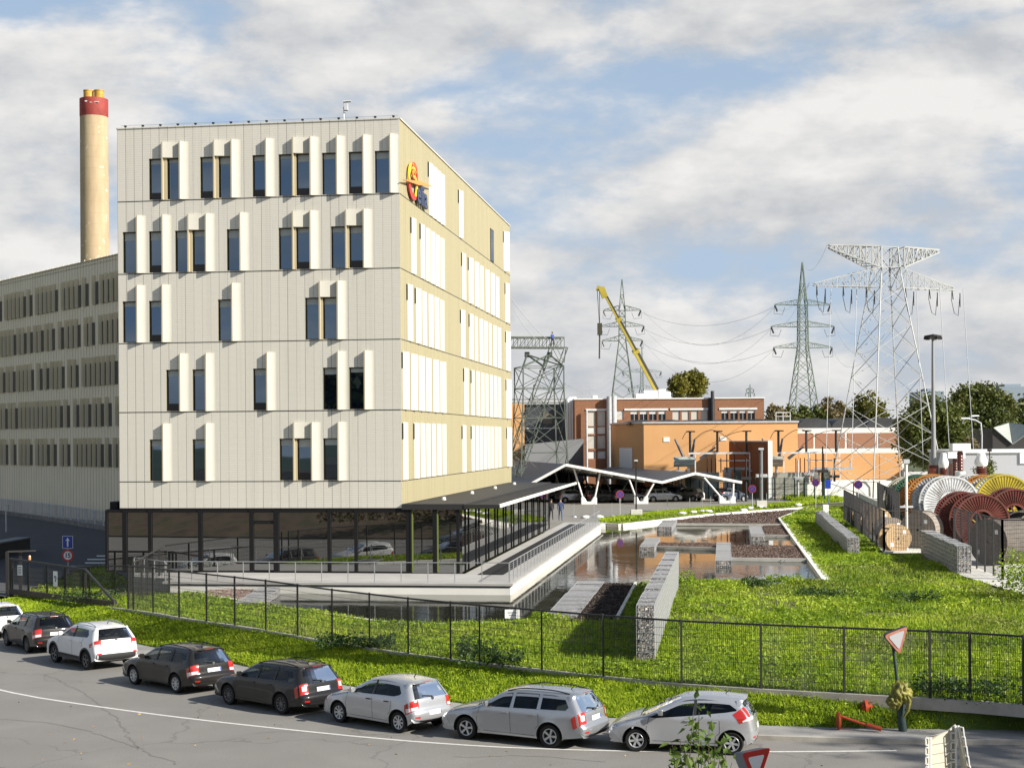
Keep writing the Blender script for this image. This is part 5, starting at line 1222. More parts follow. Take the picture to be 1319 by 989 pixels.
for k in range(5):
    oy = 12.4*k
    A0, A1 = bp(1191.5+2, 948.5+oy), bp(1230.5, 942.0+oy-0, .35); B1 = bp(1230.5, 953.8+oy, .35); B0 = bp(1193.5, 960.2+oy)
    e = V((.0, .035, 0)); b = MB(); 
    if k == 0: tpz = [bp(1193.5, 948.5), bp(1208, 946), bp(1220, 941.5, .25), bp(1231.5, 932, .35), bp(1230.5, 953.5, .35), bp(1193.5, 960)]; b.ext(tpz, e)
    else: b.ext([A0, A1, B1, B0], e)
    bo = b.build('board', M_bw, bs)
    for xk, dk in ((1196, .05), (1228.5, .36)):
        q = MB(); c0_, c1_ = bp(xk-3.2, 950+oy-(0 if xk < 1200 else 6.5), dk-.06), bp(xk+3.2, 959.0+oy-(0 if xk < 1200 else 6.5), dk-.06)
        for (u0, v0, u1, v1) in ((0, 0, 1, 0), (1, 0, 1, 1), (1, 1, 0, 1), (0, 1, 0, 0)):
            q.bar(V((c0_.x+(c1_.x-c0_.x)*u0, c0_.y, c0_.z+(c1_.z-c0_.z)*v0)), V((c0_.x+(c1_.x-c0_.x)*u1, c0_.y, c0_.z+(c1_.z-c0_.z)*v1)), .022)
        q.build('clamp', M_white, bo)
    q = MB(); w0, w1, w2, w3 = bp(1233.5+oy*.10, 935+oy, .38), bp(1238+oy*.18, 936+oy, .1), bp(1239.5+oy*.18, 948+oy, .1), bp(1234+oy*.1, 948+oy, .38); q.ext([w0, w1, w2, w3], e); q.build('board', M_bw, bs)
    q = MB(); 
    for r0, r1 in ((w0, w1), (w1, w2), (w2, w3), (w3, w0)): q.bar(r0+V((.03, -.05, 0)), r1+V((.03, -.05, 0)), .02)
    q.build('clamp', M_white, bs)
for x0, x1, d in ((1199.5, 1199.5, -.09), (1231.5, 1232, .3), (1235, 1249, .2)):
    b = MB(); a_, c_ = bp(x0, 934 if x0 > 1210 else 949, d), bp(x1, 1005, d); b.bar(a_, c_, .035); b.build('rail', M_white, bs)
b = MB(); a_ = bp(1215, 1000, .3); b.bar((a_.x, a_.y, 0), (a_.x, a_.y, a_.z+.3), .09); b.build('post', M_steel, bs)
# ------------------------------------------------------------------ people
def person(label, loc, rz, hgt, jacket, trousers, stride=.28, hairc=(.03, .02, .015), bend=0.0, armsw=.2, armup=0):
    s = hgt/1.78; t = thing('person', label, 'person', loc, rz)
    J = {'pelvis': (0, 0, .95), 'waist': (0, -.01, 1.1), 'chest': (0, -.02, 1.33), 'neck': (0, -.01, 1.50), 'head0': (0, -.03, 1.58), 'head': (0, -.03, 1.70)}
    pts = [J[k] for k in ('pelvis', 'waist', 'chest', 'neck', 'head0', 'head')]; rad = [.155, .15, .175, .06, .085, .10]; ed = [(i, i+1) for i in range(5)]
    for sd, st in ((1, stride), (-1, -stride)):
        b0 = len(pts); pts += [(sd*.09, 0, .90), (sd*.10, -st*.55-.03, .50), (sd*.10, -st+ (.06 if st < 0 else 0), .09), (sd*.11, -st-.12, .045)]; rad += [.10, .068, .05, .042]; ed += [(0, b0), (b0, b0+1), (b0+1, b0+2), (b0+2, b0+3)]
        b0 = len(pts); aw = -st/stride*armsw if stride else 0; pts += [(sd*.19, -.01, 1.43), (sd*.25, .03-aw*.4, 1.15+armup*.2), (sd*.24, -.05-aw, .93+armup*.45), (sd*.235, -.07-aw*1.1, .84+armup*.5)]; rad += [.07, .052, .042, .038]; ed += [(2, b0), (b0, b0+1), (b0+1, b0+2), (b0+2, b0+3)]
    me = bpy.data.meshes.new('body'); me.from_pydata([tuple(c*s for c in p) for p in pts], ed, []); o = link(bpy.data.objects.new('body', me), None)
    sk = o.modifiers.new('s', 'SKIN'); sk.use_smooth_shade = True; o.modifiers.new('u', 'SUBSURF').levels = 1
    for v, r_ in zip(me.skin_vertices[0].data, rad): v.radius = (r_*s, r_*s*.8)
    me.skin_vertices[0].data[0].use_root = True
    bpy.context.view_layer.update(); m2 = bpy.data.meshes.new_from_object(o.evaluated_get(bpy.context.evaluated_depsgraph_get())); bpy.data.objects.remove(o)
    m2.materials.clear()
    for m_ in (trousers, jacket, mat('skin', (.45, .27, .19), .5), M_rubber): m2.materials.append(m_)
    for f in m2.polygons:
        c = f.center; z = c.z/s
        f.material_index = 2 if z > 1.505 or (z < .90+armup*.5 and z > .7 and abs(c.x) > .19*s) else (1 if z > .97 or abs(c.x)/s > .185 else (3 if z < .09 else 0))
    link(bpy.data.objects.new('body', m2), t)
    blob('hair', (0, .0, 1.735*s), .105*s, mat('hair %.2f' % hairc[0], hairc, .7), 2, (1, 1.1, .9), t, .1)
    q = MB(); q.cbox((0, -.135*s, 1.66*s), (.03*s, .05*s, .05*s)); q.build('nose', mat('skin', (.45, .27, .19)), t, bevel=.008)
    return t
M_navy = mat('navy jacket', (.03, .05, .13), .8); M_jean = mat('blue jeans', (.05, .09, .2), .85); M_blk = mat('black cloth', (.014, .014, .018), .85); M_work = mat('blue overall', (.03, .07, .35), .8)
pz = 1.53
p1, p2 = at(710.5, 669.5, pz), at(722.5, 670.5, pz)
person('person in a dark jacket and black trousers walking along the glazed wing', (p1.x, p1.y, pz), .15, 1.70, M_blk, M_blk, .22)
person('person in a blue jacket and jeans walking beside the darker dressed one', (p2.x, p2.y, pz), .05, 1.80, M_navy, M_jean, .24)
# ------------------------------------------------------------------ lattice helpers
def lattice_mast(b, c, levels, th, xbr=True, rot=0.0, single=False, hor=True):   # levels: (z, half width x, half width y)
    M = Matrix.Rotation(rot, 3, 'Z'); c = V(c)
    def cor(l): return [c+M @ V((sx*l[1], sy*l[2], 0))+V((0, 0, l[0])) for sx, sy in ((-1, -1), (1, -1), (1, 1), (-1, 1))]
    for l0, l1 in zip(levels, levels[1:]):
        A, B = cor(l0), cor(l1)
        for i in range(4):
            b.bar(A[i], B[i], th*1.5); j = (i+1) % 4
            if hor: b.bar(B[i], B[j], th*.9)
            b.bar(A[i], B[j], th*.8)
            if not single: b.bar(A[j], B[i], th*.8)
def arm(b, root, tip, zt, zb, depth, n, th, M=None):                  # triangular cross arm; root/tip: x positions, zt/zb: root heights, tip at its own height
    pass
def truss_arm(b, c, M, x0, x1, tops, bots, hy0, hy1, n, th):          # from x0 (root) to x1 (tip); tops/bots = (root z, tip z)
    def P(u, s, top): 
        x = x0+(x1-x0)*u; y = s*(hy0+(hy1-hy0)*u); z = (tops if top else bots); return V(c)+M @ V((x, y, 0))+V((0, 0, z[0]+(z[1]-z[0])*u))
    for s in (-1, 1):
        b.bar(P(0, s, 1), P(1, s, 1), th*1.2); b.bar(P(0, s, 0), P(1, s, 0), th*1.2)
        for k in range(n):
            b.bar(P(k/n, s, 1), P(k/n, s, 0), th*.8); b.bar(P(k/n, s, k % 2), P((k+1)/n, s, (k+1) % 2), th*.8)
    for k in range(n):
        b.bar(P(k/n, -1, 0), P((k+1)/n, 1, 0), th*.7); b.bar(P(k/n, -1, 1), P((k+1)/n, 1, 1), th*.7)
M_pyl = noisy('pale galvanised lattice', (.28, .29, .285), (.40, .41, .40), .4, .5, 'World'); M_pylg = noisy('green lattice paint', (.085, .12, .085), (.135, .17, .125), .3, .6, 'World'); M_pylf = mat('distant lattice steel', (.26, .30, .29), .6)
M_ins = mat('dark insulator', (.03, .028, .025), .4); M_insb = noisy('brown porcelain', (.085, .022, .014), (.12, .035, .022), 4, .25)
M_wirec = mat('conductor', (.36, .37, .38), .5)
PY = []                                                               # hang points for the wires
# big pale pylon
Yp = 170; pb_ = atd(1143, 566, Yp); rot = math.atan2(6, 15.9); M3 = Matrix.Rotation(rot, 3, 'Z'); pc = V((pb_.x, Yp, hz(Yp)))
def pz_(y, x=1143, Y=Yp): return atd(x, y, Y).z-hz(Yp)
py = thing('lattice_pylon', 'big pale steel pylon with two wide cross arms in front of the orange hall', 'pylon', pc, rot)
zt, zm, zl = pz_(319), pz_(345), pz_(371)
b = MB(); lv = [(0, 4.9, 4.4)]; n = 8
for k in range(1, n+1): u = k/n; lv.append((zl*(1-(1-u)**1.25), 4.9+(1.5-4.9)*(1-(1-u)**1.25), 4.4+(1.2-4.4)*(1-(1-u)**1.25)))
lattice_mast(b, (0, 0, 0), lv, .068, hor=False); lattice_mast(b, (0, 0, 0), [(zl, 1.5, 1.2), (zm, 1.2, .95), (zt, 1.1, .8)], .075); b.build('tower', M_pyl, py)
I3 = Matrix.Identity(3)
for sgn, ll, lu in ((-1, 9.4, 7.4), (1, 9.2, 7.1)):
    b = MB(); truss_arm(b, (0, 0, 0), I3, sgn*1.2, sgn*ll, (zm, zl+.25), (zl, zl), 1.1, .12, 9, .065); b.build('lower_arm', M_pyl, py)
    b = MB(); truss_arm(b, (0, 0, 0), I3, sgn*1.7, sgn*lu, (zt, zt), (zm, zt-.3), 1.1, .12, 8, .12); b.build('upper_arm', M_pyl, py)
for x in (-9.0, -5.6, -2.6, 2.6, 5.8, 8.9):
    b = MB(); b.tube([(x, 0, zl), (x-.15, -.3, zl-.5), (x-.3, -.6, zl-1.1)], .06, 6); b.tube([(x, 0, zl), (x+.2, .4, zl-1.0), (x+.45, .2, zl-2.6), (x+.9, .1, zl-2.9), (x+1.1, 0, zl-.4)], .035, 5); b.tube([(x+1.1, 0, zl-.3), (x+1.1, 0, zl-1.9)], .055, 6); b.build('insulator', M_ins, py)
    PY.append(pc+M3 @ V((x+1.1, 0, 0))+V((0, 0, zl-1.9)))
# green pylons further away
def green_pylon(px, ytip, arms, Y, ybase, wbase, m, label, wt=.05, th=.16, nlev=9):
    c = atd(px, 566, Y); z = lambda y: atd(px, y, Y).z; t = thing('lattice_pylon', label, 'pylon', (c.x, Y, 0), R(random.uniform(-8, 8)), 'distant lattice pylons')
    s = Y/F; zt = z(ytip); za = z(arms[-1][0]); zb0 = z(ybase); hw = wbase*s/2; ha = hw*.34
    b = MB(); lv = []
    for k in range(nlev+1): u = (k/nlev)**.85; zz = za*u; lv.append((zz, ha+(hw-ha)*(za-zz)/max(1e-6, za-zb0), ha+(hw-ha)*(za-zz)/max(1e-6, za-zb0)))
    lattice_mast(b, (0, 0, 0), lv, th, hor=False)
    z1 = z(arms[0][0]); lattice_mast(b, (0, 0, 0), [(za+(z1-za)*k/5, ha*(1-.15*k/5), ha*(1-.15*k/5)) for k in range(6)]+[((z1+zt)/2, ha*.45, ha*.45), (zt, .06, .06)], th*.9); b.build('tower', m, t)
    for (ya, hwp) in arms:
        for sg_n in (-1, 1):
            b = MB(); zz = z(ya); truss_arm(b, (0, 0, 0), I3, sg_n*ha, sg_n*hwp*s, (zz+1.3, zz+.2), (zz, zz), ha, .1, 4, th*.6); b.build('cross_arm', m, t)
            b = MB(); b.tube([(sg_n*hwp*s, 0, zz), (sg_n*(hwp*s-.6), 0, zz-1.5)], .22, 5); b.tube([(sg_n*hwp*s, 0, zz-.2), (sg_n*(hwp*s+.2), 0, zz-2.0), (sg_n*(hwp*s-1.8), 0, zz-2.2), (sg_n*(hwp*s-2.4), 0, zz-.6)], .05, 4); b.build('insulator', M_ins, t)
    return t
green_pylon(1035.5, 338, [(393, 37), (421, 42), (448, 39)], 350, 540, 34, M_pylg, 'slim green pylon with three cross arms left of the big pale pylon', th=.13)
green_pylon(803, 360, [(400, 24), (420.5, 28), (439, 26)], 400, 505, 26, M_pylg, 'green pylon with three cross arms behind the yellow crane boom', th=.13)
green_pylon(828, 446, [(479, 25), (500, 18)], 560, 514, 11, M_pylf, 'faint far pylon to the right of the crane boom', th=.2, nlev=6)
green_pylon(967, 495, [(502, 5), (507, 6)], 900, 516, 5, M_pylf, 'tiny pylon on the horizon above the brick building', th=.3, nlev=4)
# overhead wires: sagging conductors
def wire(a, b_, sag, r, label, m=None, n=24):
    a, b_ = V(a), V(b_); pts = [a.lerp(b_, i/n)-V((0, 0, sag*4*(i/n)*(1-i/n))) for i in range(n+1)]
    q = MB(); q.tube(pts, r*.75, 4, caps=False); o = q.build('overhead_wire', m or M_wirec); tag(o, label, 'wire', 'overhead wires'); return o
def w2(p, q, Ya, Yb, sag, r, label): return wire(atd(*p, Ya), atd(*q, Yb), sag, r, label)
for i, (x0, y0, x1, y1) in enumerate(((1060, 393, 826, 399), (1076, 421, 829, 420), (1072, 448, 829, 440))):
    w2(((998.5, 395), (993.5, 423), (996.5, 450))[i], (x1, y1+3), 350, 400, 4, .07*.6, 'slack conductor between the two green pylons at the %s cross arms' % ('top', 'middle', 'bottom')[i])
for i, (p, q) in enumerate((((1066, 316), (1036, 341)), ((1043, 364), (999, 394)), ((1043, 366), (994, 422)))):
    w2(p, q, 170, 350, 2, .05*.6, 'wire from the %s of the big pale pylon towards the green pylon' % ('upper arm', 'lower arm tip', 'lower arm')[i])
for i, (p, q) in enumerate((((1075, 397), (1146, 408)), ((1078, 425), (1150, 426)), ((1073, 450), (1140, 430)))):
    w2(p, q, 350, 175, 4, .05*.6, 'wire from the %s arm of the slim green pylon to the pale one' % ('top', 'middle', 'bottom')[i])
for i, x in enumerate((1071, 1104, 1181, 1211, 1241)):
    xb = x+(-7 if i < 2 else 7+i); w2((x, 372), (xb+(i > 2)*4, 604), 170, 160, .2, .045, 'vertical down lead %s the big pale pylon' % ('at the far left of', 'left of the legs of', 'just right of the legs of', 'right of the lamp mast by', 'at the far right of')[i])
for i, (p, q) in enumerate((((829, 401), (998.5, 395.5)), ((829, 421.5), (993.5, 423.5)), ((829, 440.5), (996.5, 450.5)))): w2(p, q, 400, 352, 9, .06*.6, 'lower sagging conductor %s of the crane boom pylon' % ('from the top arm', 'from the middle arm', 'from the bottom arm')[i])
for i, (p, q) in enumerate((((658, 383), (704, 436)), ((662, 398), (690, 436)))): w2(p, q, 168, 168, .3, .04, 'short wire running from the office corner down to the gantry, %s' % ('upper', 'lower')[i])
for i, (p, q) in enumerate((((724, 493), (793, 480)), ((728, 494), (790, 492)))): w2(p, q, 170, 380, 2, .05*.6, 'slack wire between gantry and crane boom pylon, %s' % ('upper', 'lower')[i])
# ------------------------------------------------------------------ green gantry
Yg = 172; g0 = atd(696, 566, Yg); gz = hz(Yg); M_gan = noisy('grey green lattice', (.05, .065, .05), (.11, .13, .10), .5, .6, 'World')
gn = thing('substation_gantry', 'grey green lattice gantry beside the office with a horizontal truss beam on top', 'gantry', (g0.x, Yg, gz), R(12))
def gq(x, y): p = atd(x, y, Yg); return p.x-g0.x, p.z-gz
xl, xr = gq(668, 473)[0], gq(721, 473)[0]; zt_ = gq(690, 473)[1]; hw = (xr-xl)/2; cxm = (xl+xr)/2
b = MB(); lattice_mast(b, (cxm, 0, 0), [(0, hw*1.22, hw*1.2), (zt_*.36, hw*1.12, hw*1.1), (zt_*.62, hw*1.05, hw), (zt_*.84, hw*1.0, hw), (zt_, hw, hw)], .085); b.build('tower', M_gan, gn)
b = MB(); za = gq(680, 457)[1]
for x in (gq(679, 457)[0], gq(709, 457)[0]):
    b.bar((xl, -hw, zt_), (x, 0, za), .16); b.bar((xl+hw, -hw, zt_), (x, 0, za), .16); b.bar((xr, -hw, zt_), (x, 0, za), .14); b.cbox((x, 0, za), (.5, .4, .6))
b.build('head_frame', M_gan, gn)
b = MB(); zb1, zb2 = gq(700, 448)[1], gq(700, 435)[1]; x0, x1 = gq(640, 440)[0], gq(726, 440)[0]; n = 9
for y in (-.8, .8):
    b.bar((x0, y, zb1), (x1+.3, y, zb1), .15); b.bar((x0, y, zb2), (x1, y, zb2), .15)
    for k in range(n): xa, xb = x0+(x1-x0)*k/n, x0+(x1-x0)*(k+1)/n; b.bar((xa, y, zb1), (xb, y, zb2), .06); b.bar((xb, y, zb1), (xb, y, zb2), .06)
for k in range(n): xa, xb = x0+(x1-x0)*k/n, x0+(x1-x0)*(k+1)/n; b.bar((xa, -.8, zb2), (xb, .8, zb2), .08); b.bar((xa, -.8, zb1), (xb, .8, zb1), .08)
b.build('beam', M_gan, gn)
b = MB(); xa, za_ = gq(653, 610); lattice_mast(b, (0, 0, 0), [(0, .1, .1)]*1, .1)
P0, P1 = V((gq(645, 612)[0], 0, 0)), V((gq(722, 442)[0], 0, zb1+.3)); d_ = (P1-P0); k = 11; nx = V((-d_.z, 0, d_.x)).normalized()
for s in (-1, 1):
    for y in (-.9, .9): b.bar(P0+nx*s*1.0+V((0, y, 0)), P1+nx*s*.8+V((0, y, 0)), .10)
for i in range(k):
    a, c = P0.lerp(P1, i/k), P0.lerp(P1, (i+1)/k); s = 1 if i % 2 else -1
    for y in (-.9, .9): b.bar(a+nx*s+V((0, y, 0)), c-nx*s+V((0, y, 0)), .05); b.bar(a-nx+V((0, y, 0)), a+nx+V((0, y, 0)), .05)
    b.bar(a+nx*s+V((0, -.9, 0)), c+nx*s+V((0, .9, 0)), .1)
b.build('raking_leg', M_gan, gn)
wp_ = atd(712, 444, Yg-.9); person('person in blue overalls standing in the truss beam of the gantry', (wp_.x, wp_.y, gz+zb1+.1), .4, 1.6, M_work, M_blk, .12, armup=.7)
# ------------------------------------------------------------------ brick and orange buildings
def brickmat(name, c1, c2, mort, scale=3.2):
    m = mat(name, c1, .9, spec=.2); t = NT(m); v = t.coord('Object'); s = t.sep(v)
    cb = t.N.new('ShaderNodeCombineXYZ'); t.L.new(t.math('ADD', s[0], s[1]), cb.inputs[0]); t.L.new(s[2], cb.inputs[1])
    br = t.N.new('ShaderNodeTexBrick'); t.L.new(cb.outputs[0], br.inputs['Vector']); br.inputs['Scale'].default_value = scale
    br.inputs['Color1'].default_value = (*c1, 1); br.inputs['Color2'].default_value = (*c2, 1); br.inputs['Mortar'].default_value = (*mort, 1); br.inputs['Mortar Size'].default_value = .02
    t.col(t.mix(t.math('MULTIPLY', t.noise(v, .35, 6, .65), .45), br.outputs['Color'], tuple(x*.5 for x in c1))); return m
M_brick = brickmat('old red brick', (.36, .165, .085), (.27, .115, .06), (.30, .22, .16)); M_brick2 = brickmat('pale red brick', (.42, .21, .125), (.36, .17, .10), (.4, .3, .22))
M_or_w = noisy('orange render', (.62, .33, .135), (.68, .38, .16), .25, .85); M_ord = brickmat('deep orange brick', (.36, .115, .04), (.30, .09, .03), (.28, .11, .05), 2.2)
M_wpan = mat('white frame', (.78, .77, .73), .6); M_wing = mat('dim industrial glass', (.02, .024, .03), .1, ior=1.7); M_pgl = mat('pale window panel', (.60, .57, .50), .5); M_roofd = noisy('black roof felt', (.025, .027, .03), (.045, .047, .05), .6, .7); M_slate = mat('dark steel wall', (.055, .06, .068), .5)
def bX(px, Y): return atd(px, 566, Y).x
def bZ(py, px, Y): return atd(px, py, Y).z
Yb_ = 216; bx0, bx1 = bX(741, Yb_), bX(985, Yb_); bh = bZ(514, 860, Yb_)
br_ = thing('brick_building', 'long old red brick building with window bands under a flat roof', 'building', (bx0, Yb_, 1.1)); Wb = bx1-bx0; hb = bh-1.1
lx = lambda p: bX(p, Yb_)-bx0; lz = lambda y, p=860: bZ(y, p, Yb_)-1.1
wins_ = []
def band(xs, y0, y1, glass): 
    for a, c in zip(xs[0::2], xs[1::2]): wins_.append((lx(a), lx(c), lz(y1), lz(y0), glass))
band((813, 822.5, 825, 834.5, 837, 846.5, 849, 858), 528, 541, 1); band((867, 876.5, 879, 888.5, 891, 900, 903, 912), 528, 541, 0); band((930, 939, 941.5, 951, 953.5, 962, 964, 973), 527, 541, 1)
band((758, 767.5, 770, 780), 528, 548, 0); band((758, 767.5, 770, 780), 549, 558, 2); band((758, 767.5, 770, 780), 560, 577, 0); band((758, 767, 770, 780), 580, 590, 2); band((794, 804), 528, 540, 0)
b = MB(); holed(b, 0, Wb, 0, hb, [w_[:4] for w_ in wins_], .25, lambda x, y, z: (x, y, z)); b.quad((0, 0, 0), (0, 25, 0), (0, 25, hb), (0, 0, hb)); b.quad((Wb, 0, 0), (Wb, 25, 0), (Wb, 25, hb), (Wb, 0, hb)); b.build('wall', M_brick, br_)
b = MB(); b.box(-.1, Wb+.1, -.12, 25, hb, hb+.18); b.build('roof', M_wpan, br_)
for (a, c, z0, z1, gk) in wins_:
    f = MB(); f.box(a, c, .12, .16, z0, z1); fo = f.build('window', [M_wing, M_wpan, M_pgl][[2, 0, 1][gk]], br_)
    if gk == 1: q = MB(); q.box(a, c, .10, .118, z1-(z1-z0)*.38, z1); q.box(a+(c-a)*.48, a+(c-a)*.52, .10, .118, z0, z1-(z1-z0)*.38); q.build('frame', M_wpan, fo)
b = MB()
for a, c in ((805, 861), (864, 914), (927, 976), (755, 783)): b.box(lx(a), lx(c), -.10, -.002, lz(528.3), lz(525.8))
b.build('lintel', M_wpan, br_)
b = MB(); b.box(lx(913), lx(921), -.3, -.003, 0, lz(513)); b.build('dark_recess', M_roofd, br_)
for px, m_, r_ in ((785.5, M_greysteel, .42), (791, M_greysteel, .42), (756, M_greysteel, .16)):
    b = MB(); x = lx(px); b.tube([(x, -.6, 0), (x, -.6, lz(510 if r_ > .3 else 527))], r_, 10); b.build('vent_pipe', m_, br_, smooth=True)
b = MB(); b.tube([(lx(918), -.5, lz(545)), (lx(918), -.5, lz(504))], .25, 8); b.build('flue_pipe', M_roofd, br_, smooth=True)
ru = thing('roof_plant', 'white ventilation units on the roof behind the crane boom', 'roof plant', (bx0, Yb_+3, bh+.15))
for a, c, y in ((833, 851, 503), (852, 862, 501.5), (862, 868, 505), (823, 833, 507), (766, 772, 509)):
    b = MB(); b.box(lx(a), lx(c), .5, 4, 0, lz(y)-hb); b.build('unit', M_white, ru, bevel=.05)
sk_ = thing('roof_steelwork', 'thin steel rack on the roof at the left end of the brick building', 'roof frame', (bx0, Yb_+2, bh+.15)); b = MB()
for a in (750, 756, 761): b.bar((lx(a), 0, 0), (lx(a), 0, 1.1), .08)
b.bar((lx(750), 0, .8), (lx(761), 0, .8), .06); b.build('bars', M_steel, sk_)
# dark plant building to the left of the brick one
Yd = 222; dp = thing('plant_building', 'dark steel clad plant building behind the gantry with a lower grey annex', 'building', (bX(650, Yd), Yd, 1.1)); dx = lambda p: bX(p, Yd)-bX(650, Yd); dz = lambda y: bZ(y, 700, Yd)-1.1
b = MB(); b.box(0, dx(731), 0, 20, 0, dz(521)); b.build('wall', M_slate, dp)
b = MB(); b.box(0, dx(735), -.3, 12, dz(521), dz(513)); b.build('upper_storey', mat('grey cladding far', (.33, .34, .35), .6), dp)
for px in (732, 735, 738): b = MB(); b.tube([(dx(px), -1.2, 0), (dx(px), -1.2, dz(516)), (dx(px)+.4, -.6, dz(513.5))], .30, 8); b.build('duct', M_white, dp, smooth=True)
b = MB(); b.box(dx(741), dx(752), -2, 14, 0, dz(518)); b.build('brick_end', M_brick, dp)
b = MB(); b.box(dx(700), dx(712), -.06, -.002, dz(546), dz(532)); b.build('window', mat('warm dim panel', (.16, .13, .10), .5), dp)
b = MB(); b.box(dx(655), dx(722), -.05, -.002, dz(552), dz(551)); b.box(dx(655), dx(735), -.35, -.302, dz(517.5), dz(516.5)); b.build('pipe_run', M_white, dp)
Ya = 200; ax_ = lambda p: bX(p, Ya); b = MB(); b.prism([(ax_(676), Ya-9), (ax_(752), Ya), (ax_(752), Ya+12), (ax_(676), Ya+12)], 1.1, [bZ(573, 676, Ya-9), bZ(565, 752, Ya), bZ(565, 752, Ya), bZ(573, 676, Ya-9)]); o = b.build('annex', mat('mid grey steel', (.12, .125, .13), .6), None); tag(o, 'low grey steel annex between gantry and brick building', 'building'); o.name = 'steel_annex'
b = MB(); b.box(ax_(640), ax_(676), Ya-2, Ya+10, 1.1, bZ(520, 660, Ya)); o = b.build('orange_tank_house', M_or_w); tag(o, 'small orange building edge showing between office and gantry', 'building'); 
b = MB(); b.box(-.0, 1, -.1, 0, 0, .1)
# orange hall
Yo = 190; oc = bX(829.7, Yo); ol = atd(793.5, 566, 198); orr = bX(1028, Yo); zo = bZ(545, 900, Yo)
oh = thing('orange_hall', 'orange rendered substation hall with a white door in its shaded side', 'building', (oc, Yo, 1.1)); ho = zo-1.1
b = MB(); b.quad((0, 0, 0), (orr-oc, 0, 0), (orr-oc, 0, ho), (0, 0, ho)); b.quad((0, 0, 0), (0, 0, ho), (ol.x-oc, 8, ho), (ol.x-oc, 8, 0)); b.quad((orr-oc, 0, 0), (orr-oc, 18, 0), (orr-oc, 18, ho), (orr-oc, 0, ho)); b.quad((ol.x-oc, 8, 0), (ol.x-oc, 18, 0), (ol.x-oc, 18, ho), (ol.x-oc, 8, ho)); b.build('wall', M_or_w, oh, fix=False)
b = MB(); b.prism([(-.15, -.15), (orr-oc+.15, -.15), (orr-oc+.15, 18), (ol.x-oc-.15, 18), (ol.x-oc-.15, 7.9)], ho, ho+.22); b.build('roof_edge', M_greysteel, oh)
L_s = V((ol.x-oc, 8, 0)); nn_ = V((-L_s.y, L_s.x, 0)).normalized(); nn_ = nn_ if nn_.x < 0 else -nn_
def sidep(px): 
    k = KU(px, 590)
    u = 0
    for u_ in np.linspace(0, 1, 200):
        P = V((oc, Yo, 0))+L_s*u_
        if P.x/P.y <= k: u = u_; break
    return u
ua, ub = sidep(815.5), sidep(799); zd = bZ(577, 808, Yo+3)-1.1; b = MB(); A_, B_ = L_s*ua+nn_*.03, L_s*ub+nn_*.03; b.ext([A_, B_, B_+V((0, 0, zd)), A_+V((0, 0, zd))], nn_*.05); b.build('door', M_white, oh)
for pa, pb2, y0, y1 in ((855, 863, 563, 569), (928, 936, 562.5, 568)):
    b = MB(); b.box(bX(pa, Yo)-oc, bX(pb2, Yo)-oc, -.06, -.003, bZ(y1, 860, Yo)-1.1, bZ(y0, 860, Yo)-1.1); b.build('wall_plate', M_white, oh)
# barrel roofs of the halls
def vault(name, px0, px1, Y, zbase, rise, depth, label, n=5, m=None):
    t = thing(name, label, 'roof', (bX(px0, Y), Y, zbase)); Wt = bX(px1, Y)-bX(px0, Y); ww = Wt/n
    for i in range(n):
        b = MB(); k = 12; pts = [(ww*(i+.5)-ww/2*math.cos(math.pi*j/k), rise*math.sin(math.pi*j/k)) for j in range(k+1)]
        b.ext([(x, 0, z) for x, z in pts], (0, depth, 0)); b.build('vault', m or M_roofd, t, smooth=True, angle=30)
    return t
vault('barrel_roof', 808, 1030, Yo+3, zo-.1, .62, 14, 'low black barrel vaults rising behind the edge of the orange hall', 6)
# white framed hall on the right
Yw = 197; hx0, hx1 = bX(1027, Yw), bX(1165, Yw); hh_ = thing('framed_hall', 'hall with white frame, brick panels above and orange panels below, under black barrel roofs', 'building', (hx0, Yw, 1.1)); wx = lambda p: bX(p, Yw)-hx0; wz_ = lambda y: bZ(y, 1100, Yw)-1.1
b = MB(); b.box(0, hx1-hx0, .1, 20, 0, wz_(551)); b.build('body', M_wpan, hh_)
for a, c in ((1029, 1048.5), (1051.5, 1089), (1092.5, 1130), (1133, 1162)):
    b = MB(); b.box(wx(a), wx(c), .03, .12, wz_(576.5), wz_(557.5)); b.build('brick_panel', M_brick2, hh_); 
    b = MB(); b.box(wx(a), wx(c)+(.35 if c < 1160 else 0), .03, .12, wz_(617), wz_(583.5)); b.build('orange_panel', M_or_w, hh_)
vault('barrel_roof', 1028, 1160, Yw+1, wz_(551)+1.1, 1.35, 16, 'black barrel vaults on top of the white framed hall', 3)
b = MB(); 
for x in (0, .9, 1.8): b.bar((x, 0, 0), (x, 0, 1.1), .06)
b.bar((0, 0, 1.1), (1.8, 0, 1.1), .06); b.bar((0, 0, .6), (1.8, 0, .6), .06); b.bar((0, 1.5, 1.1), (1.8, 1.5, 1.1), .06); b.bar((1.8, 0, 1.1), (1.8, 1.5, 1.1), .06); b.bar((0, 0, 1.1), (0, 1.5, 1.1), .06)
o = b.build('roof_guardrail', M_white); o.location = (bX(1002, Yo), Yo+1, zo+.2); tag(o, 'small white guard rail on the roof edge of the orange hall', 'guard rail')
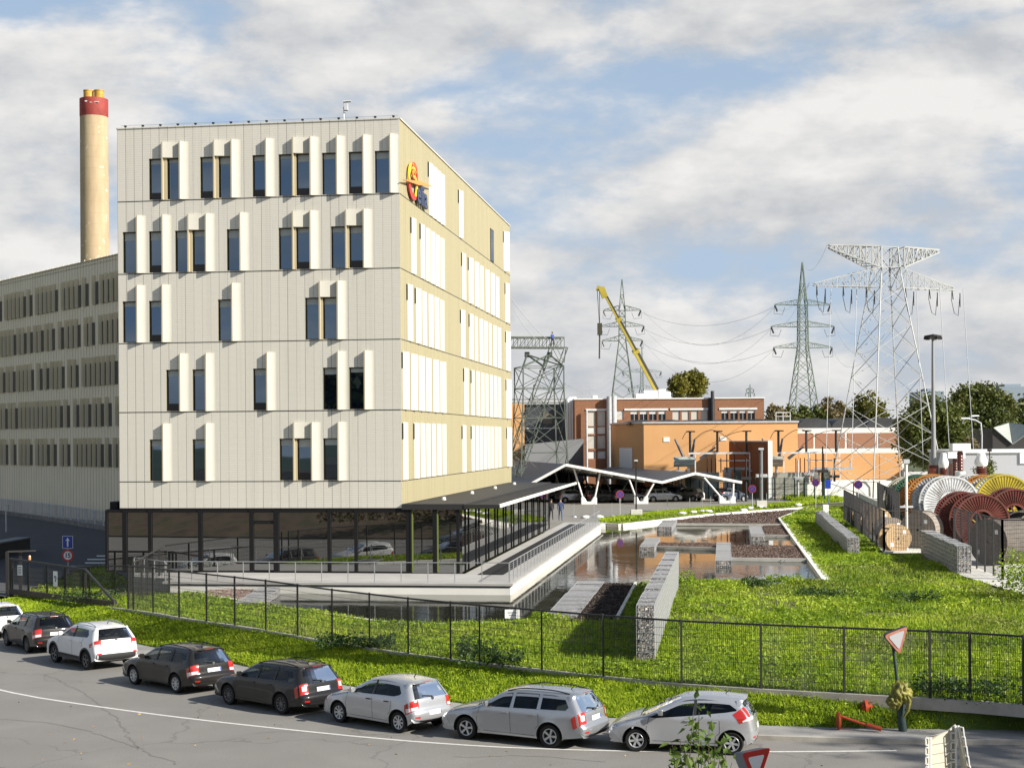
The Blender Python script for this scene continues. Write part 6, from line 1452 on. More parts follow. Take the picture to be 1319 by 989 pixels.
# blast wall between the transformers
w1, w2_ = atd(943.5, 566, 189), atd(994, 566, 171); zt = 7.75; b = MB(); d_ = (w2_-w1); e = V((d_.y, -d_.x, 0)).normalized()*.4
for p in (w1, w2_): p.z = 1.1
bw = thing('blast_wall', 'deep orange brick blast wall with a white front edge between the two transformers', 'wall', (w1.x, w1.y, 1.1)); o_ = V(w1)
b.prism([(p-o_).xy for p in (w1, w2_, w2_+e, w1+e)], 0, zt-1.1); b.build('brickwork', M_ord, bw)
b = MB(); b.prism([(p-o_).xy for p in (w2_-e*.1+d_.normalized()*.003, w2_-e*.1+d_.normalized()*.3, w2_+e*1.1+d_.normalized()*.3, w2_+e*1.1+d_.normalized()*.003)], 0, zt-1.1+.1); b.build('end_post', M_white, bw)
b = MB(); b.prism([(p-o_).xy for p in (w1-e*.05, w2_-e*.05, w2_+e*1.05, w1+e*1.05)], zt-1.1+.003, zt-1.1+.12); b.build('capping', M_wpan, bw)
# transformers
M_trf = noisy('grey green transformer paint', (.30, .33, .29), (.40, .43, .38), .8, .5)
def transformer(px, Y, label):
    c = atd(px, 566, Y); t = thing('power_transformer', label, 'transformer', (c.x, Y, 1.12), R(-6), 'substation transformers')
    b = MB(); b.box(-1.6, 2.4, -1.2, 1.1, .6, 3.0); b.box(-1.8, 2.6, -1.3, 1.5, .2, .6); b.build('tank', M_trf, t)
    for x in (2.9, 4.1):
        b = MB()
        for k in range(7): b.box(x+k*.14, x+k*.14+.05, -1.3, 1.2, .7, 3.1)
        b.box(x-.1, x+1.0, -.3, .2, 3.1, 3.3); b.build('radiator', M_white if x < 4 else M_trf, t)
    b = MB(); b.lathe([(.001, -1.1), (.5, -1.1), (.62, -1.25), (.62, 1.25), (.5, 1.1), (.001, 1.1)], (-1.7, -.4, 4.3), 'x', 18); b.build('conservator', M_trf, t, smooth=True)
    b = MB(); b.bar((-2.4, -.4, .2), (-2.4, -.4, 3.7), .16); b.bar((-1.2, -.4, 3.0), (-1.2, -.4, 3.8), .3); b.bar((-4.4, -.5, 3.2), (-1.6, -.5, 3.2), .12); b.bar((-4.3, -.5, 0), (-4.3, -.5, 3.2), .12); b.bar((3, -.8, 3.45), (7.6, -.8, 3.45), .28); b.bar((7.3, -.8, 3.4), (7.3, -.8, 4.3), .14); b.build('support', M_greysteel, t)
    for dx_, tx in ((-1.1, -1.1), (.2, 1.0), (2.0, 2.8)):
        b = MB(); b.tube([(-1.0+dx_*.6, -.2, 4.6), (-1.0+dx_*.6+tx*.75-.3, -.3, 7.0 if dx_ < 1.5 else 6.0)], [.2, .11], 8); b.build('bushing', mat('grey bushing', (.10, .10, .11), .4), t, smooth=True)
    b = MB(); b.bar((-1.2, -1.6, 5.3), (6.0, -1.6, 5.3), .20); b.bar((6.0, -1.6, 0), (6.0, -1.6, 5.3), .16); b.bar((-.4, -1.6, 3), (-.4, -1.6, 5.3), .14); b.bar((2.2, -1.1, 4.4), (6, -1.1, 4.4), .14); b.build('busbar_frame', M_white, t)
    for x in (-1.0, 2.2, 5.6):
        b = MB(); b.tube([(x, -1.6, 5.4), (x, -1.6, 7.8)], .14, 8); b.box(x-.45, x+.6, -1.75, -1.45, 7.8, 7.95); b.build('post_insulator', mat('dark grey insulator', (.03, .03, .034), .4), t, smooth=True)
    for x in (1.0, 1.5, 2.0, 2.6, 3.3, 4.2): b = MB(); b.tube([(x, -1.5, 3.0), (x, -1.5, 4.7 if x < 3 else 5.2)], .07, 6); b.build('small_bushing', M_insb, t)
    b = MB()
    for (x0, z0, x1, z1, s) in ((-1.9, 7.0, -1.0, 7.9, -.7), (-.4, 7.0, 2.2, 7.9, -.9), (1.6, 6.0, 5.6, 7.9, -1.0), (2.2, 7.9, 5.6, 4.9, -.6)):
        pts = [(x0+(x1-x0)*k/10, -1.2, z0+(z1-z0)*k/10-s*4*(k/10)*(1-k/10)*.5) for k in range(11)]; b.tube(pts, .035, 4)
    b.build('jumper', M_ins, t); return t
transformer(900, 181, 'power transformer with grey conservator in front of the orange hall'); transformer(1013, 178, 'power transformer right of the blast wall before the white framed hall')
for i, (px, top, Y) in enumerate(((981, 577, 150), (961, 590, 165), (1042, 583, 172), (1060, 575, 168), (1028, 592, 168), (1075, 590, 175))):
    p = atd(px, 566, Y); h_ = bZ(top, px, Y)-1.12; b = MB(); b.tube([(0, 0, 0), (0, 0, h_*.55)], .13, 8); b.tube([(0, 0, h_*.55), (0, 0, h_)], .09, 8); b.cbox((0, 0, h_*.55), (1.1, .6, .3)); o = b.build('equipment_post', M_greysteel if i % 2 == 0 else M_dark, smooth=False); o.location = (p.x, Y, 1.12)
    tag(o, ('tall grey double mast standing alone before the blast wall', 'dark equipment post left of the blast wall front edge', 'grey equipment post before the white framed hall, nearest the second transformer', 'dark slender post between the hall and the big pylon leg', 'grey short post beside the second transformer', 'dark low post near the left leg of the big pylon')[i], 'post', 'substation equipment posts')
# switchyard fence (green mesh) along the yard
gfz = thing('green_mesh_fence', 'dark green mesh fence along the substation behind the carport', 'fence', (0, 0, 0)); M_gf = mat('dark green fence', (.012, .05, .035), .5); A_, B_ = atd(855, 566, 176), atd(1062, 566, 164); b = MB(); A_.z = hz(176); B_.z = hz(164)
for i in range(18): p = A_.lerp(B_, i/17); q = MB(); q.bar(p, p+V((0, 0, 2.6)), .12); q.build('post', M_gf, gfz)
fence_mesh(b, A_, B_, .1, 2.5, .16, .03, .6); b.build('wire_mesh', M_gf, gfz)
b = MB(); A_, B_ = atd(1035, 566, 169), atd(1166, 566, 172); b.bar((A_.x, A_.y, hz(169)+1.0), (B_.x, B_.y, hz(169)+1.0), .25, 2.0); o = b.build('white_yard_wall', M_white_conc); tag(o, 'low white wall at the foot of the framed hall', 'wall')
# ------------------------------------------------------------------ crane
Yc = 236; cb, ct = atd(846, 502, Yc), atd(776.5, 373, Yc-6); cr = thing('mobile_crane', 'yellow telescopic crane boom raised above the brick building', 'crane', (cb.x, Yc, 0))
o_ = V((cb.x, Yc, 0)); M_cy = noisy('crane yellow', (.36, .28, .03), (.44, .35, .05), 1, .4); M_ck = mat('crane dark and boom shade', (.05, .045, .03), .5)
base = cb-o_; tip = ct-o_; base2 = base-(tip-base)*.16
dd = (tip-base).normalized(); nq = V((-dd.z, 0, dd.x)); nq = nq if nq.x < 0 else -nq
for (u0, u1, wd) in ((-.16, .40, .80), (.38, .72, .62), (.70, 1.0, .48)):
    b = MB(); p, q = base.lerp(tip, u0), base.lerp(tip, u1); b.bar(p+nq*wd*.25, q+nq*wd*.25, wd, wd*.5, 0, up=nq); b.bar(p-nq*wd*.252, q-nq*wd*.252, wd, wd*.5, 1, up=nq); b.bar(q-dd*.5, q+dd*.05, wd*1.25, wd*1.25, 0, up=nq); b.build('boom_section', [M_cy, M_ck], cr)  # lower half of each section darkened to paint in the boom's shaded side
b = MB(); b.bar(tip, tip+V((-.9, 0, .25)), .6, .7); b.bar(tip+V((-.2, 0, .3)), tip+V((.4, 0, -1.2)), .9); b.build('boom_head', M_cy, cr)
b = MB(); hk = atd(773, 424, Yc-6)-o_; b.bar(tip+V((-.8, 0, 0)), hk, .09); b.bar(tip+V((-.45, 0, 0)), hk, .09); b.build('hoist_rope', M_ck, cr)
b = MB(); b.cbox(hk, (.7, .7, 1.8)); e_ = atd(772.5, 462, Yc-6)-o_; b.bar(hk, e_, .22); b.build('hook_block', M_ck, cr)
b = MB(); b.box(-4, 8, -1.6, 1.6, 0, 2.2); b.box(0, 5, -1.5, 1.5, 2.2, 4.5); b.build('carrier', M_cy, cr)
# ------------------------------------------------------------------ carport
M_cproof = noisy('dark carport sheet', (.05, .052, .058), (.07, .072, .078), 1.0, .5, 'World', stretch=(1, .1, 1)); M_beam = mat('white steel beam', (.80, .79, .75), .4)
Yk = 159; cpt = thing('carport', 'white steel carport with a folded dark roof on V shaped struts', 'carport', (0, 0, 0))
prof = [atd(692, 617.5, Yk), atd(728.5, 597.5, Yk), atd(853.5, 620, Yk+2), atd(895, 608.5, Yk+3), atd(955.5, 620, Yk+4)]; back = V((-.17, .985, 0))*38
prof[0] = prof[1]+(prof[0]-prof[1])*2.4
for a, c in zip(prof, prof[1:]):
    b = MB(); b.ext([a, c, c-V((0, 0, .16)), a-V((0, 0, .16))], back); b.build('roof_sheet', M_cproof, cpt)
    b = MB(); b.bar(a-back.normalized()*.1-V((0, 0, .08)), c-back.normalized()*.1-V((0, 0, .1)), .20, .26, up=(0, 0, 1)); b.build('fascia', M_beam, cpt)
    b = MB(); dz = V((0, 0, .175)); b.ext([a-dz, c-dz, c-dz-V((0, 0, .03)), a-dz-V((0, 0, .03))], back); b.build('ceiling_sheet', M_beam, cpt)
    n = max(2, int((c-a).length/1.6))
    for k in range(1, n):
        p = a.lerp(c, k/n)-V((0, 0, .30)); b = MB(); b.bar(p+back*.02, p+back*.98, .14, .22); b.build('purlin', M_beam, cpt)
M_foot = mat('white concrete foot', (.80, .79, .76), .7)
def footing(px0, px1, sl, sr, dy, i):
    Yf = Yk+1.0+dy*.99; off = back.normalized()*dy
    a, c = atd(px0, 650, Yk+1), atd(px1, 650, Yk+1); zg = hz(Yk)+.05; a, c = V((a.x, a.y, zg))+off, V((c.x, c.y, zg))+off
    b = MB(); d_ = c-a; b.ext([a, c, c+V((0, 0, .75)), c+V((-.35, 0, .8)), a.lerp(c, .62)+V((0, 0, .3)), a.lerp(c, .38)+V((0, 0, .3)), a+V((.35, 0, .8)), a+V((0, 0, .75))], (0, .8, 0)); b.build('footing', M_foot, cpt, bevel=.05)
    for s_, q in ((sl, a), (sr, c)):
        if s_ is None: continue
        tpt = atd(*s_, Yk+1)+off; b = MB(); b.tube([q+V((.2 if q is a else -.2, .4, .7)), tpt+V((0, .4, -.3))], .095, 8); b.build('strut', M_beam, cpt)
for i, dy in enumerate((0, 11, 22, 33)):
    footing(749, 769.5, (739.5, 599), (773.5, 605.5), dy, i); footing(817.5, 835.5, (811, 613), (843, 619), dy, i); footing(927, 948, (908, 611.5), (946, 619), dy, i)
# parked cars beneath, copied from the street cars
TREE = None
def car_copy(src, label, x, y, rz, col, group='cars under the carport', z=None):
    o = copy_tree(src); o.location = (x, y, hz(y)+.075 if z is None else z); o.rotation_euler = (0, 0, rz); o['label'] = label; o['group'] = group
    for ch in C.objects:
        if ch.parent == o and ch.name.startswith('body'): ch.material_slots[0].material = col
    return o
CC = [(717, 165, c3, P_silver, 'silver hatchback half hidden behind the walkway posts under the carport', .35), (752, 163.5, c4, P_black, 'black estate with bright red lamp at the first carport footing', .38), (788, 164.0, c3, P_grey, 'dark grey hatchback between the two front carport footings', .30), (826, 165.0, c2, P_silver, 'silver estate at the second carport footing', .25),
      (860, 168.0, c6, P_black, 'tall black crossover in the dark bay under the second roof fold', 2.4), (884, 168.0, c6, P_blue, 'dark blue crossover under the second roof fold', 2.5), (904, 167.0, c3, P_grey, 'grey hatchback second from the carport end', 2.6), (922, 165.0, c1, P_sky, 'blue grey hatchback beside the last carport footing', .5),
      (742, 179.0, c6, P_grey, 'grey crossover in the rear row behind the first footing', .4), (772, 180.0, c4, P_black, 'black estate in the rear row seen between the first struts', .3), (805, 181.0, c1, P_red, 'dark red hatchback in the rear row under the first roof slope', .35), (838, 182.0, c2, P_blue, 'dark blue estate in the rear row under the roof valley', .3), (872, 183.0, c3, P_white, 'white hatchback in the rear row under the second fold', .3)]
for (px, Y, src, col, lb, rz) in CC: car_copy(src, lb, bX(px, Y), Y, rz, col)
# chain posts, lamp posts, stones at the yard edge
for i, (px, py) in enumerate(((740, 668), (766, 668), (789, 667), (860, 660), (889, 659), (905, 658.5), (916, 657), (941, 656), (988, 652), (1004, 650))):
    p = ath(px, py-1); b = MB(); b.bar((0, 0, 0), (0, 0, 1.2), .05); b.lathe([(.25, 0), (.2, .09), (.001, .1)], n=10); o = b.build('barrier_post', M_steel); o.location = (p.x, p.y, hz(p.y, p.x)+.07); tag(o, 'thin steel barrier post on a round foot along the yard edge above the pond', 'post', 'barrier posts along the yard edge')
p = ath(820, 667); lpst = thing('parking_lamp', 'dark lamp post on a concrete block before the carport', 'street lamp', (p.x, p.y, hz(p.y, p.x))); zt = atd(819.5, 593, p.y).z-hz(p.y, p.x)
b = MB(); b.box(-.5, .5, -.4, .4, 0, .75); b.build('base_block', M_conc, lpst, bevel=.03); b = MB(); b.bar((0, 0, .7), (0, 0, zt), .13); b.build('pole', M_dark, lpst); b = MB(); b.cbox((0, -.1, zt), (.3, .5, .14)); b.build('lamp_head', M_greysteel, lpst)
p = ath(981, 655); lpst = thing('parking_lamp', 'twin grey lamp post on a concrete block at the end of the yard', 'street lamp', (p.x, p.y, hz(p.y, p.x))); zt = atd(981, 578, p.y).z-hz(p.y, p.x)
b = MB(); b.box(-.5, .5, -.4, .4, 0, .8); b.build('base_block', M_conc, lpst, bevel=.03)
for dx_ in (-.12, .12): b = MB(); b.bar((dx_, 0, .7), (dx_, 0, zt), .12); b.build('pole', M_dark if dx_ < 0 else M_steel, lpst)
b = MB(); b.cbox((0, -.1, zt), (.5, .3, .2)); b.build('lamp_head', M_greysteel, lpst)
for i, (px, py) in enumerate(((755, 668), (772, 667.5), (879, 663), (893, 661.5), (905, 660), (913, 660.5), (958, 659), (967, 656.5), (980, 655.5), (1028, 651.5))):
    p = ath(px, py); o = blob('white_stone', (p.x, p.y, hz(p.y, p.x)+.12), .38, M_foot, i, (1.1, 1, .5), None, .3, 1.5, 2); tag(o, 'low white stone block on the grass strip along the yard', 'stone', 'white stones along the yard')
# ------------------------------------------------------------------ light mast, bushing columns, right hand side
p = atd(1203, 566, 132); lm = thing('light_mast', 'tall slim grey floodlight mast with a dark ring head', 'light mast', (p.x, 132, 1.1)); zt = atd(1203, 436, 132).z-1.1; zb_ = 0
b = MB(); b.tube([(0, 0, 0), (0, 0, zt)], [.27, .11], 10); b.build('pole', mat('mast grey', (.24, .245, .25), .5), lm, smooth=True)
b = MB(); b.lathe([(.001, zt-.1), (.3, zt-.05), (.75, zt+.15), (.75, zt+.25), (.2, zt+.35), (.001, zt+.4)], n=14)
for k in range(6): a = k*math.pi/3; b.cbox((.62*math.cos(a), .62*math.sin(a), zt+.02), (.3, .3, .22))
b.build('lamp_ring', M_dark, lm)
p = ath(1168.5, 711); cm = thing('camera_mast', 'thin white mast with a bracket standing in the drum yard fence', 'mast', (p.x, p.y, hz(p.y, p.x))); zt = atd(1168.5, 594, p.y).z-hz(p.y, p.x)
b = MB(); b.tube([(0, 0, 0), (0, 0, zt)], .085, 8); b.build('pole', M_white, cm, smooth=True); b = MB(); b.cbox((0, 0, zt), (.35, .3, .25)); b.bar((-.4, 0, zt*.50), (.4, 0, zt*.50), .12); b.bar((-.3, 0, zt*.49), (0, 0, zt*.53), .08); b.build('bracket', M_greysteel, cm)
def column(px, ytop, ybot, Y, rr, cap, label, cw=1.0):
    p = atd(px, 566, Y); z0 = 1.1; t = thing('cable_termination', label, 'insulator column', (p.x, Y, z0), 0, 'brown insulator columns behind the drums'); zt = bZ(ytop, px, Y)-z0; zb = bZ(ybot, px, Y)-z0; b = MB()
    k = 12; pr = [(rr*.9, 0), (rr*.9, max(.2, zb-1.2))]
    for i in range(k): z = zb-1.2+(zt-cap-zb+1.2)*i/k; pr += [(rr*1.05, z), (rr*.85, z+(zt-cap-zb+1.2)/k*.5)]
    pr.append((rr*.8, zt-cap)); b.lathe(pr, n=14); b.build('insulator', M_insb, t, smooth=True)
    b = MB()
    if cw > 0: b.lathe([(rr*.9, zt-cap), (rr*1.8*cw, zt-cap+.15*cap), (rr*1.85*cw, zt-cap*.6), (rr*1.3*cw, zt-cap*.35), (rr*1.1*cw, zt-.05), (.001, zt)], n=16)
    else: b.box(-.75, .75, -.5, .5, zt-cap, zt)
    b.build('cap', M_white, t, smooth=cw > 0)
column(1215.5, 583, 616, 126, .36, 1.25, 'insulator column with a bulbous white cap right of the light mast', .62); column(1264, 583, 618, 128, .46, 1.15, 'thicker insulator column with a bulbous white cap before the grey shed', .66)
column(1237, 571, 610, 127, .26, .62, 'tallest insulator column, topped by a flat white box', 0); column(1230.5, 582, 615, 131, .26, .55, 'insulator column with a small box cap behind the tallest one', 0)
p = atd(1237, 566, 125); b = MB(); b.lathe([(.42, 0), (.42, bZ(607, 1237, 125)-1.1), (.36, bZ(607, 1237, 125)-1.39), (.001, bZ(607, 1237, 125)-1.3)], n=16); o = b.build('white_bollard_tank', M_white, smooth=True); o.location = (p.x, 125, 1.1); tag(o, 'short white cylinder at the foot of the tallest insulator column', 'cylinder')
for px, Y, lb in ((1202, 128, 'brown post with a reddish box left of the light mast base'), (1229, 134, 'brown post with a red box behind the insulator columns')):
    p = atd(px, 566, Y); b = MB(); b.tube([(0, 0, 0), (0, 0, 3.2)], .3, 10); b.cbox((0, 0, 3.9), (.75, .6, 1.6)); o = b.build('relay_post', M_insb); o.location = (p.x, Y, 1.1); tag(o, lb, 'post')
Ys = 150; sh = thing('grey_shed', 'long low grey shed with a white roof edge behind the drums', 'shed', (bX(1240, Ys), Ys, 1.1)); sx_ = lambda q: bX(q, Ys)-bX(1240, Ys); szz = lambda y: bZ(y, 1280, Ys)-1.1
b = MB(); b.box(0, sx_(1420), 0, 12, 0, szz(583)); b.build('wall', mat('grey plaster', (.40, .41, .43), .8), sh); b = MB(); b.box(-.15, sx_(1420), -.2, 12, szz(583), szz(579.5)); b.build('roof_edge', M_white, sh); b = MB(); b.box(sx_(1313.5), sx_(1325), -.15, -.002, szz(597), szz(581)); b.build('white_panel', M_white, sh)
Yt = 185; ph = thing('pitched_shed', 'dark timber shed with grey green valley roof behind the low grey shed', 'shed', (bX(1279, Yt), Yt, 1.1)); q_ = lambda p, y: (bX(p, Yt)-bX(1279, Yt), bZ(y, 1300, Yt)-1.1)
b = MB(); b.ext([(q_(1279, 0)[0], 0, 0), (q_(1279, 0)[0], 0, q_(0, 551.5)[1]), (q_(1304, 0)[0], 0, q_(0, 572.5)[1]), (q_(1330, 0)[0], 0, q_(0, 555)[1]), (q_(1400, 0)[0], 0, q_(0, 575)[1]), (q_(1400, 0)[0], 0, 0)], (0, 14, 0)); b.build('wall', mat('dark timber', (.035, .032, .03), .8), ph)
b = MB(); A_, B_ = q_(1279.5, 551), q_(1304, 572.3); c_ = q_(1335, 550); b.ext([(A_[0], -.3, A_[1]), (B_[0], -.3, B_[1]), (c_[0], -.3, c_[1]), (c_[0], 10, c_[1]+.6), (A_[0]+4, 10, A_[1]+.3)], (0, 0, .06)); b.build('roof', noisy('grey green roofing', (.30, .32, .29), (.36, .38, .35), 1, .8), ph)
gfz = thing('green_panel_fence', 'pale green mesh fence behind the cable drums', 'fence', (0, 0, 0)); b = MB(); A_, B_ = atd(1185, 566, 138), atd(1400, 566, 132); b.bar((A_.x, A_.y, 2.2), (B_.x, B_.y, 2.2), .1, 1.9); b.build('mesh_panel', mat('dusty green mesh', (.10, .20, .165), .7), gfz)
for i in range(9): p = A_.lerp(B_, i/8); q = MB(); q.bar((p.x, p.y-.1, 1.3), (p.x, p.y-.1, 3.4), .1); q.build('post', M_gf, gfz)
p = atd(1264, 566, 165); sl_ = thing('street_lamp', 'curved grey street lamp with two arms before the dark trees', 'street lamp', (p.x, 165, 1.1)); b = MB(); zz = lambda y: bZ(y, 1264, 165)-1.1
b.tube([(0, 0, 0), (.1, 0, zz(560)), (0, 0, zz(545)), (-.6, 0, zz(541)), (-1.6, 0, zz(538.5))], .09, 8); b.tube([(-1.9, .3, zz(545)), (-1.75, .3, zz(540)), (-1.2, .3, zz(538)), (-.5, .2, zz(535.5))], .08, 6); b.build('pole', M_greysteel, sl_, smooth=True); b = MB(); b.cbox((-1.7, 0, zz(538.4)), (.9, .25, .14)); b.cbox((-.55, .2, zz(535.3)), (.8, .25, .14)); b.build('lamp_head', M_white, sl_)
p = atd(1275, 566, 148.5); b = MB(); b.tube([(0, 0, 0), (0, 0, bZ(577, 1275, 148)-1.1)], .05, 6); b.cbox((0, 0, bZ(577, 1275, 148)-1.3), (.35, .35, .3)); o = b.build('small_lamp', M_dark); o.location = (p.x, 148.5, 1.1); tag(o, 'small lamp on a thin dark post before the grey shed wall', 'lamp')
for a, c, y0, y1, lb in ((1188, 1217, 502, 510, 'distant grey flat roofed building left of the dark round tree'), (1288, 1330, 496, 508, 'distant pale industrial building on the horizon behind the dark tree')):
    Yf = 650; b = MB(); b.box(bX(a, Yf), bX(c, Yf), Yf, Yf+20, 0, bZ(y0+2, a, Yf)); b.box(bX(a, Yf)+3, bX(c, Yf)-4, Yf+2, Yf+14, bZ(y0+2, a, Yf), bZ(y0-1.5, a, Yf)); o = b.build('distant_building', mat('hazy grey blue', (.24, .29, .34), .8)); tag(o, lb, 'building', 'far buildings on the horizon')
# ------------------------------------------------------------------ cable drums
M_cable = noisy('black cable', (.012, .012, .012), (.04, .04, .04), 5, .5)
DP = {}
def dpaint(c): 
    if c not in DP:
        DP[c] = noisy(c+' drum paint', *{'white': ((.62, .63, .63), (.76, .77, .77)), 'grey': ((.36, .39, .42), (.48, .50, .52)), 'orange': ((.42, .17, .03), (.54, .25, .05)), 'green': ((.03, .10, .06), (.06, .16, .09)), 'red': ((.12, .030, .022), (.20, .052, .038)), 'yellow': ((.42, .33, .02), (.54, .44, .05)), 'blue': ((.10, .13, .20), (.2, .24, .32)), 'black': ((.02, .02, .02), (.04, .04, .04)), 'cream': ((.5, .47, .36), (.6, .57, .45))}[c], 1.2, .55)
        t = NT(DP[c]); b0 = t.p.inputs['Base Color'].links[0].from_socket; v = t.coord('Object')
        f = t.math('MULTIPLY', t.math('SUBTRACT', t.noise(v, 1.7, 7, .7), .5, clamp=True), 4.0, clamp=True); t.col(t.mix(t.math('MULTIPLY', f, .75), b0, (.13, .075, .045)))
    return DP[c]
M_rib = mat('dark rim block steel', (.10, .10, .105), .6)  # dark blocks round the drum rims
def steel_drum(X, Y, R_, wd, col, label, rim=None, rz=0.0, core=.42, col2=None, ribs=52):
    t = thing('cable_drum', label, 'cable drum', (X, Y, hz(Y)+.08+R_), rz, 'steel cable drums in the storage yard')
    rim = rim or col
    for s, cc in ((-1, col), (1, col2 or col)):
        b = MB(); y0 = s*wd/2; r0 = R_*core
        for k in range(ribs):                                         # corrugated sheet: every fold a raised rib
            a = [2*math.pi*(k+u)/ribs for u in (0, .30, .5, .80, 1)]; dd = [0, 0, -.07, -.07, 0]
            for i in range(4):
                vs = []
                for aa, d in ((a[i], dd[i]), (a[i+1], dd[i+1])):
                    for r_ in (r0, R_*.955): vs.append((r_*math.cos(aa), y0+s*(-d), r_*math.sin(aa)))
                b.quad(vs[0], vs[1], vs[3], vs[2])
        b.build('flange', dpaint(cc), t, fix=False)
        b = MB(); b.lathe([(R_*.94, y0-.10), (R_, y0-.10), (R_, y0+.10), (R_*.94, y0+.10), (R_*.94, y0-.10)], axis='y', n=48); b.lathe([(r0*1.06, y0-.09), (r0*1.06, y0+.09), (r0*.86, y0+.09), (r0*.86, y0-.09), (r0*1.06, y0-.09)], axis='y', n=32)
        for k in range(ribs): a = 2*math.pi*(k+.4)/ribs; c_, s_ = math.cos(a), math.sin(a); b.ext([((R_+.004)*c_-dx*s_, y0-.085, (R_+.004)*s_+dx*c_) for dx in (-.035, .035)]+[((R_+.012)*c_-dx*s_, y0-.085, (R_+.012)*s_+dx*c_) for dx in (.035, -.035)], (0, .17, 0), 1)
        b.build('rim', [dpaint(rim), M_rib], t, smooth=True)
    b = MB(); b.lathe([(R_*core*.9, -wd/2), (R_*.50, -wd/2+.1), (R_*.50, wd/2-.1), (R_*core*.9, wd/2)], axis='y', n=32); b.build('wound_cable', M_cable, t, smooth=True)
    b = MB()
    for k in range(4): a = k*math.pi/2+.4; b.bar((0, -wd/2, 0), (R_*core*math.cos(a), -wd/2, R_*core*math.sin(a)), .18, .1)
    b.lathe([(R_*.10, -wd/2-.05), (R_*.10, wd/2+.05)], axis='y', n=12); b.build('spokes', dpaint(col), t)
    return t
steel_drum(32.2, 111.7, 2.02, 2.1, 'white', 'big white steel drum at the front of the left row', rz=-.10, col2='grey')
steel_drum(31.9, 114.3, 2.05, 2.0, 'grey', 'grey steel drum with an orange flange behind the big white drum', rz=-.10, col2='orange', rim='orange')
steel_drum(31.6, 117.2, 2.0, 2.4, 'orange', 'orange and green steel drum at the back of the left row', rz=-.10, col2='green', rim='green')
steel_drum(31.4, 119.9, 1.9, 1.6, 'cream', 'cream and green drum standing last in the left row', rz=-.1, col2='green', rim='cream')
steel_drum(29.3, 95.1, 1.68, 2.0, 'red', 'dark red steel drum nearest the fence, its hub showing yellow straps', rz=-.12)
steel_drum(29.05, 97.6, 1.70, 1.9, 'red', 'dark red steel drum close behind the nearest red one', rz=-.12)
steel_drum(36.6, 113.3, 2.05, 2.0, 'yellow', 'bright yellow steel drum at the right in the back row', rz=-.10, col2='white', rim='yellow')
steel_drum(36.3, 115.9, 2.0, 2.0, 'white', 'white steel drum with orange blocks behind the yellow drum', rz=-.1, col2='orange', rim='orange')
steel_drum(36.0, 118.6, 2.0, 2.0, 'white', 'white steel drum last of the row behind the yellow drum', rz=-.1)
steel_drum(33.3, 101.0, 1.74, 2.0, 'red', 'red steel drum below the yellow one at the picture edge', rz=-.12)
steel_drum(32.5, 96.5, 1.1, 1.5, 'black', 'small black and white banded drum right of the red drums', rim='cream', rz=-.5)
steel_drum(32.0, 92.6, 1.15, 1.4, 'blue', 'small blue grey drum at the picture edge beside the red drums', rim='cream', rz=-.4)
q = MB(); t_ = [o for o in C.objects if o.name.startswith('cable_drum') and 'yellow straps' in o.get('label', '')][0]
q.tube([(-.6, -1.12, .1), (-.2, -1.2, -.25), (.3, -1.15, .1), (.75, -1.2, -.3)], .035, 5); q.build('straps', mat('yellow strap', (.7, .45, .02), .5), t_)
M_wood = noisy('pale drum wood', (.48, .32, .17), (.60, .43, .25), 2.2, .8, stretch=(1, 1, 5)); M_woodg = noisy('weathered drum wood', (.20, .17, .14), (.31, .27, .23), 2.2, .85, stretch=(1, 1, 5))
M_woodd = noisy('dark weathered wood', (.085, .072, .06), (.15, .13, .11), 2.2, .85, stretch=(1, 1, 5))
def wood_drum(X, Y, R_, wd, m, label, rz=0.0, plates=True, lagged=False):
    t = thing('wooden_drum', label, 'cable drum', (X, Y, hz(Y)+.08+R_), rz, 'wooden cable drums in the storage yard')
    for s in (-1, 1):
        b = MB(); y0 = s*wd/2; n = 14                                 # planked flange
        b.lathe([(.001, y0-.05), (R_, y0-.05), (R_, y0+.05), (.001, y0+.05)], axis='y', n=40); fo = b.build('flange', m, t)
        if s < 0:
            b = MB()
            for k in range(-5, 6): x = k*R_/5.5; h_ = math.sqrt(max(0, R_**2-x*x))*.98; b.box(x-.008, x+.008, y0-.054, y0-.051, -h_, h_)
            b.build('plank_gaps', M_hub, fo)
            b = MB(); b.lathe([(.001, y0-.07), (R_*.07, y0-.07), (R_*.07, y0-.05)], axis='y', n=12)
            for k in range(6): a = k*math.pi/3; b.lathe([(.001, y0-.065), (.03, y0-.065), (.03, y0-.05)], (R_*.35*math.cos(a), 0, R_*.35*math.sin(a)), 'y', 8)
            b.build('hub', M_dark, t)
            if plates:
                for (x, z) in ((-.5, -.45), (.45, .45)): b = MB(); b.box(x*R_-.1, x*R_+.1, y0-.06, y0-.052, z*R_-.12, z*R_+.12); b.build('paper_label', M_signw, fo)
    b = MB(); rr = R_*(.96 if lagged else .62)
    if lagged:
        for k in range(30): a = 2*math.pi*k/30; a2 = 2*math.pi*(k+.93)/30; b.add([(rr*math.cos(x), y, rr*math.sin(x)) for x in (a, a2) for y in (-wd/2, wd/2)]+[(rr*.9*math.cos(x), y, rr*.9*math.sin(x)) for x in (a, a2) for y in (-wd/2, wd/2)], ((0, 1, 3, 2), (0, 4, 5, 1), (2, 3, 7, 6)))
        b.build('lagging', m, t)
    else: b.lathe([(rr, -wd/2), (rr, wd/2)], axis='y', n=28); b.build('wound_cable', M_cable, t, smooth=True)
    return t
p = ath(1156, 712.5); wood_drum(p.x, p.y+.5, .83, 1.0, M_wood, 'small pale wooden drum with white paper labels in the open bay of the drum yard', rz=.15)
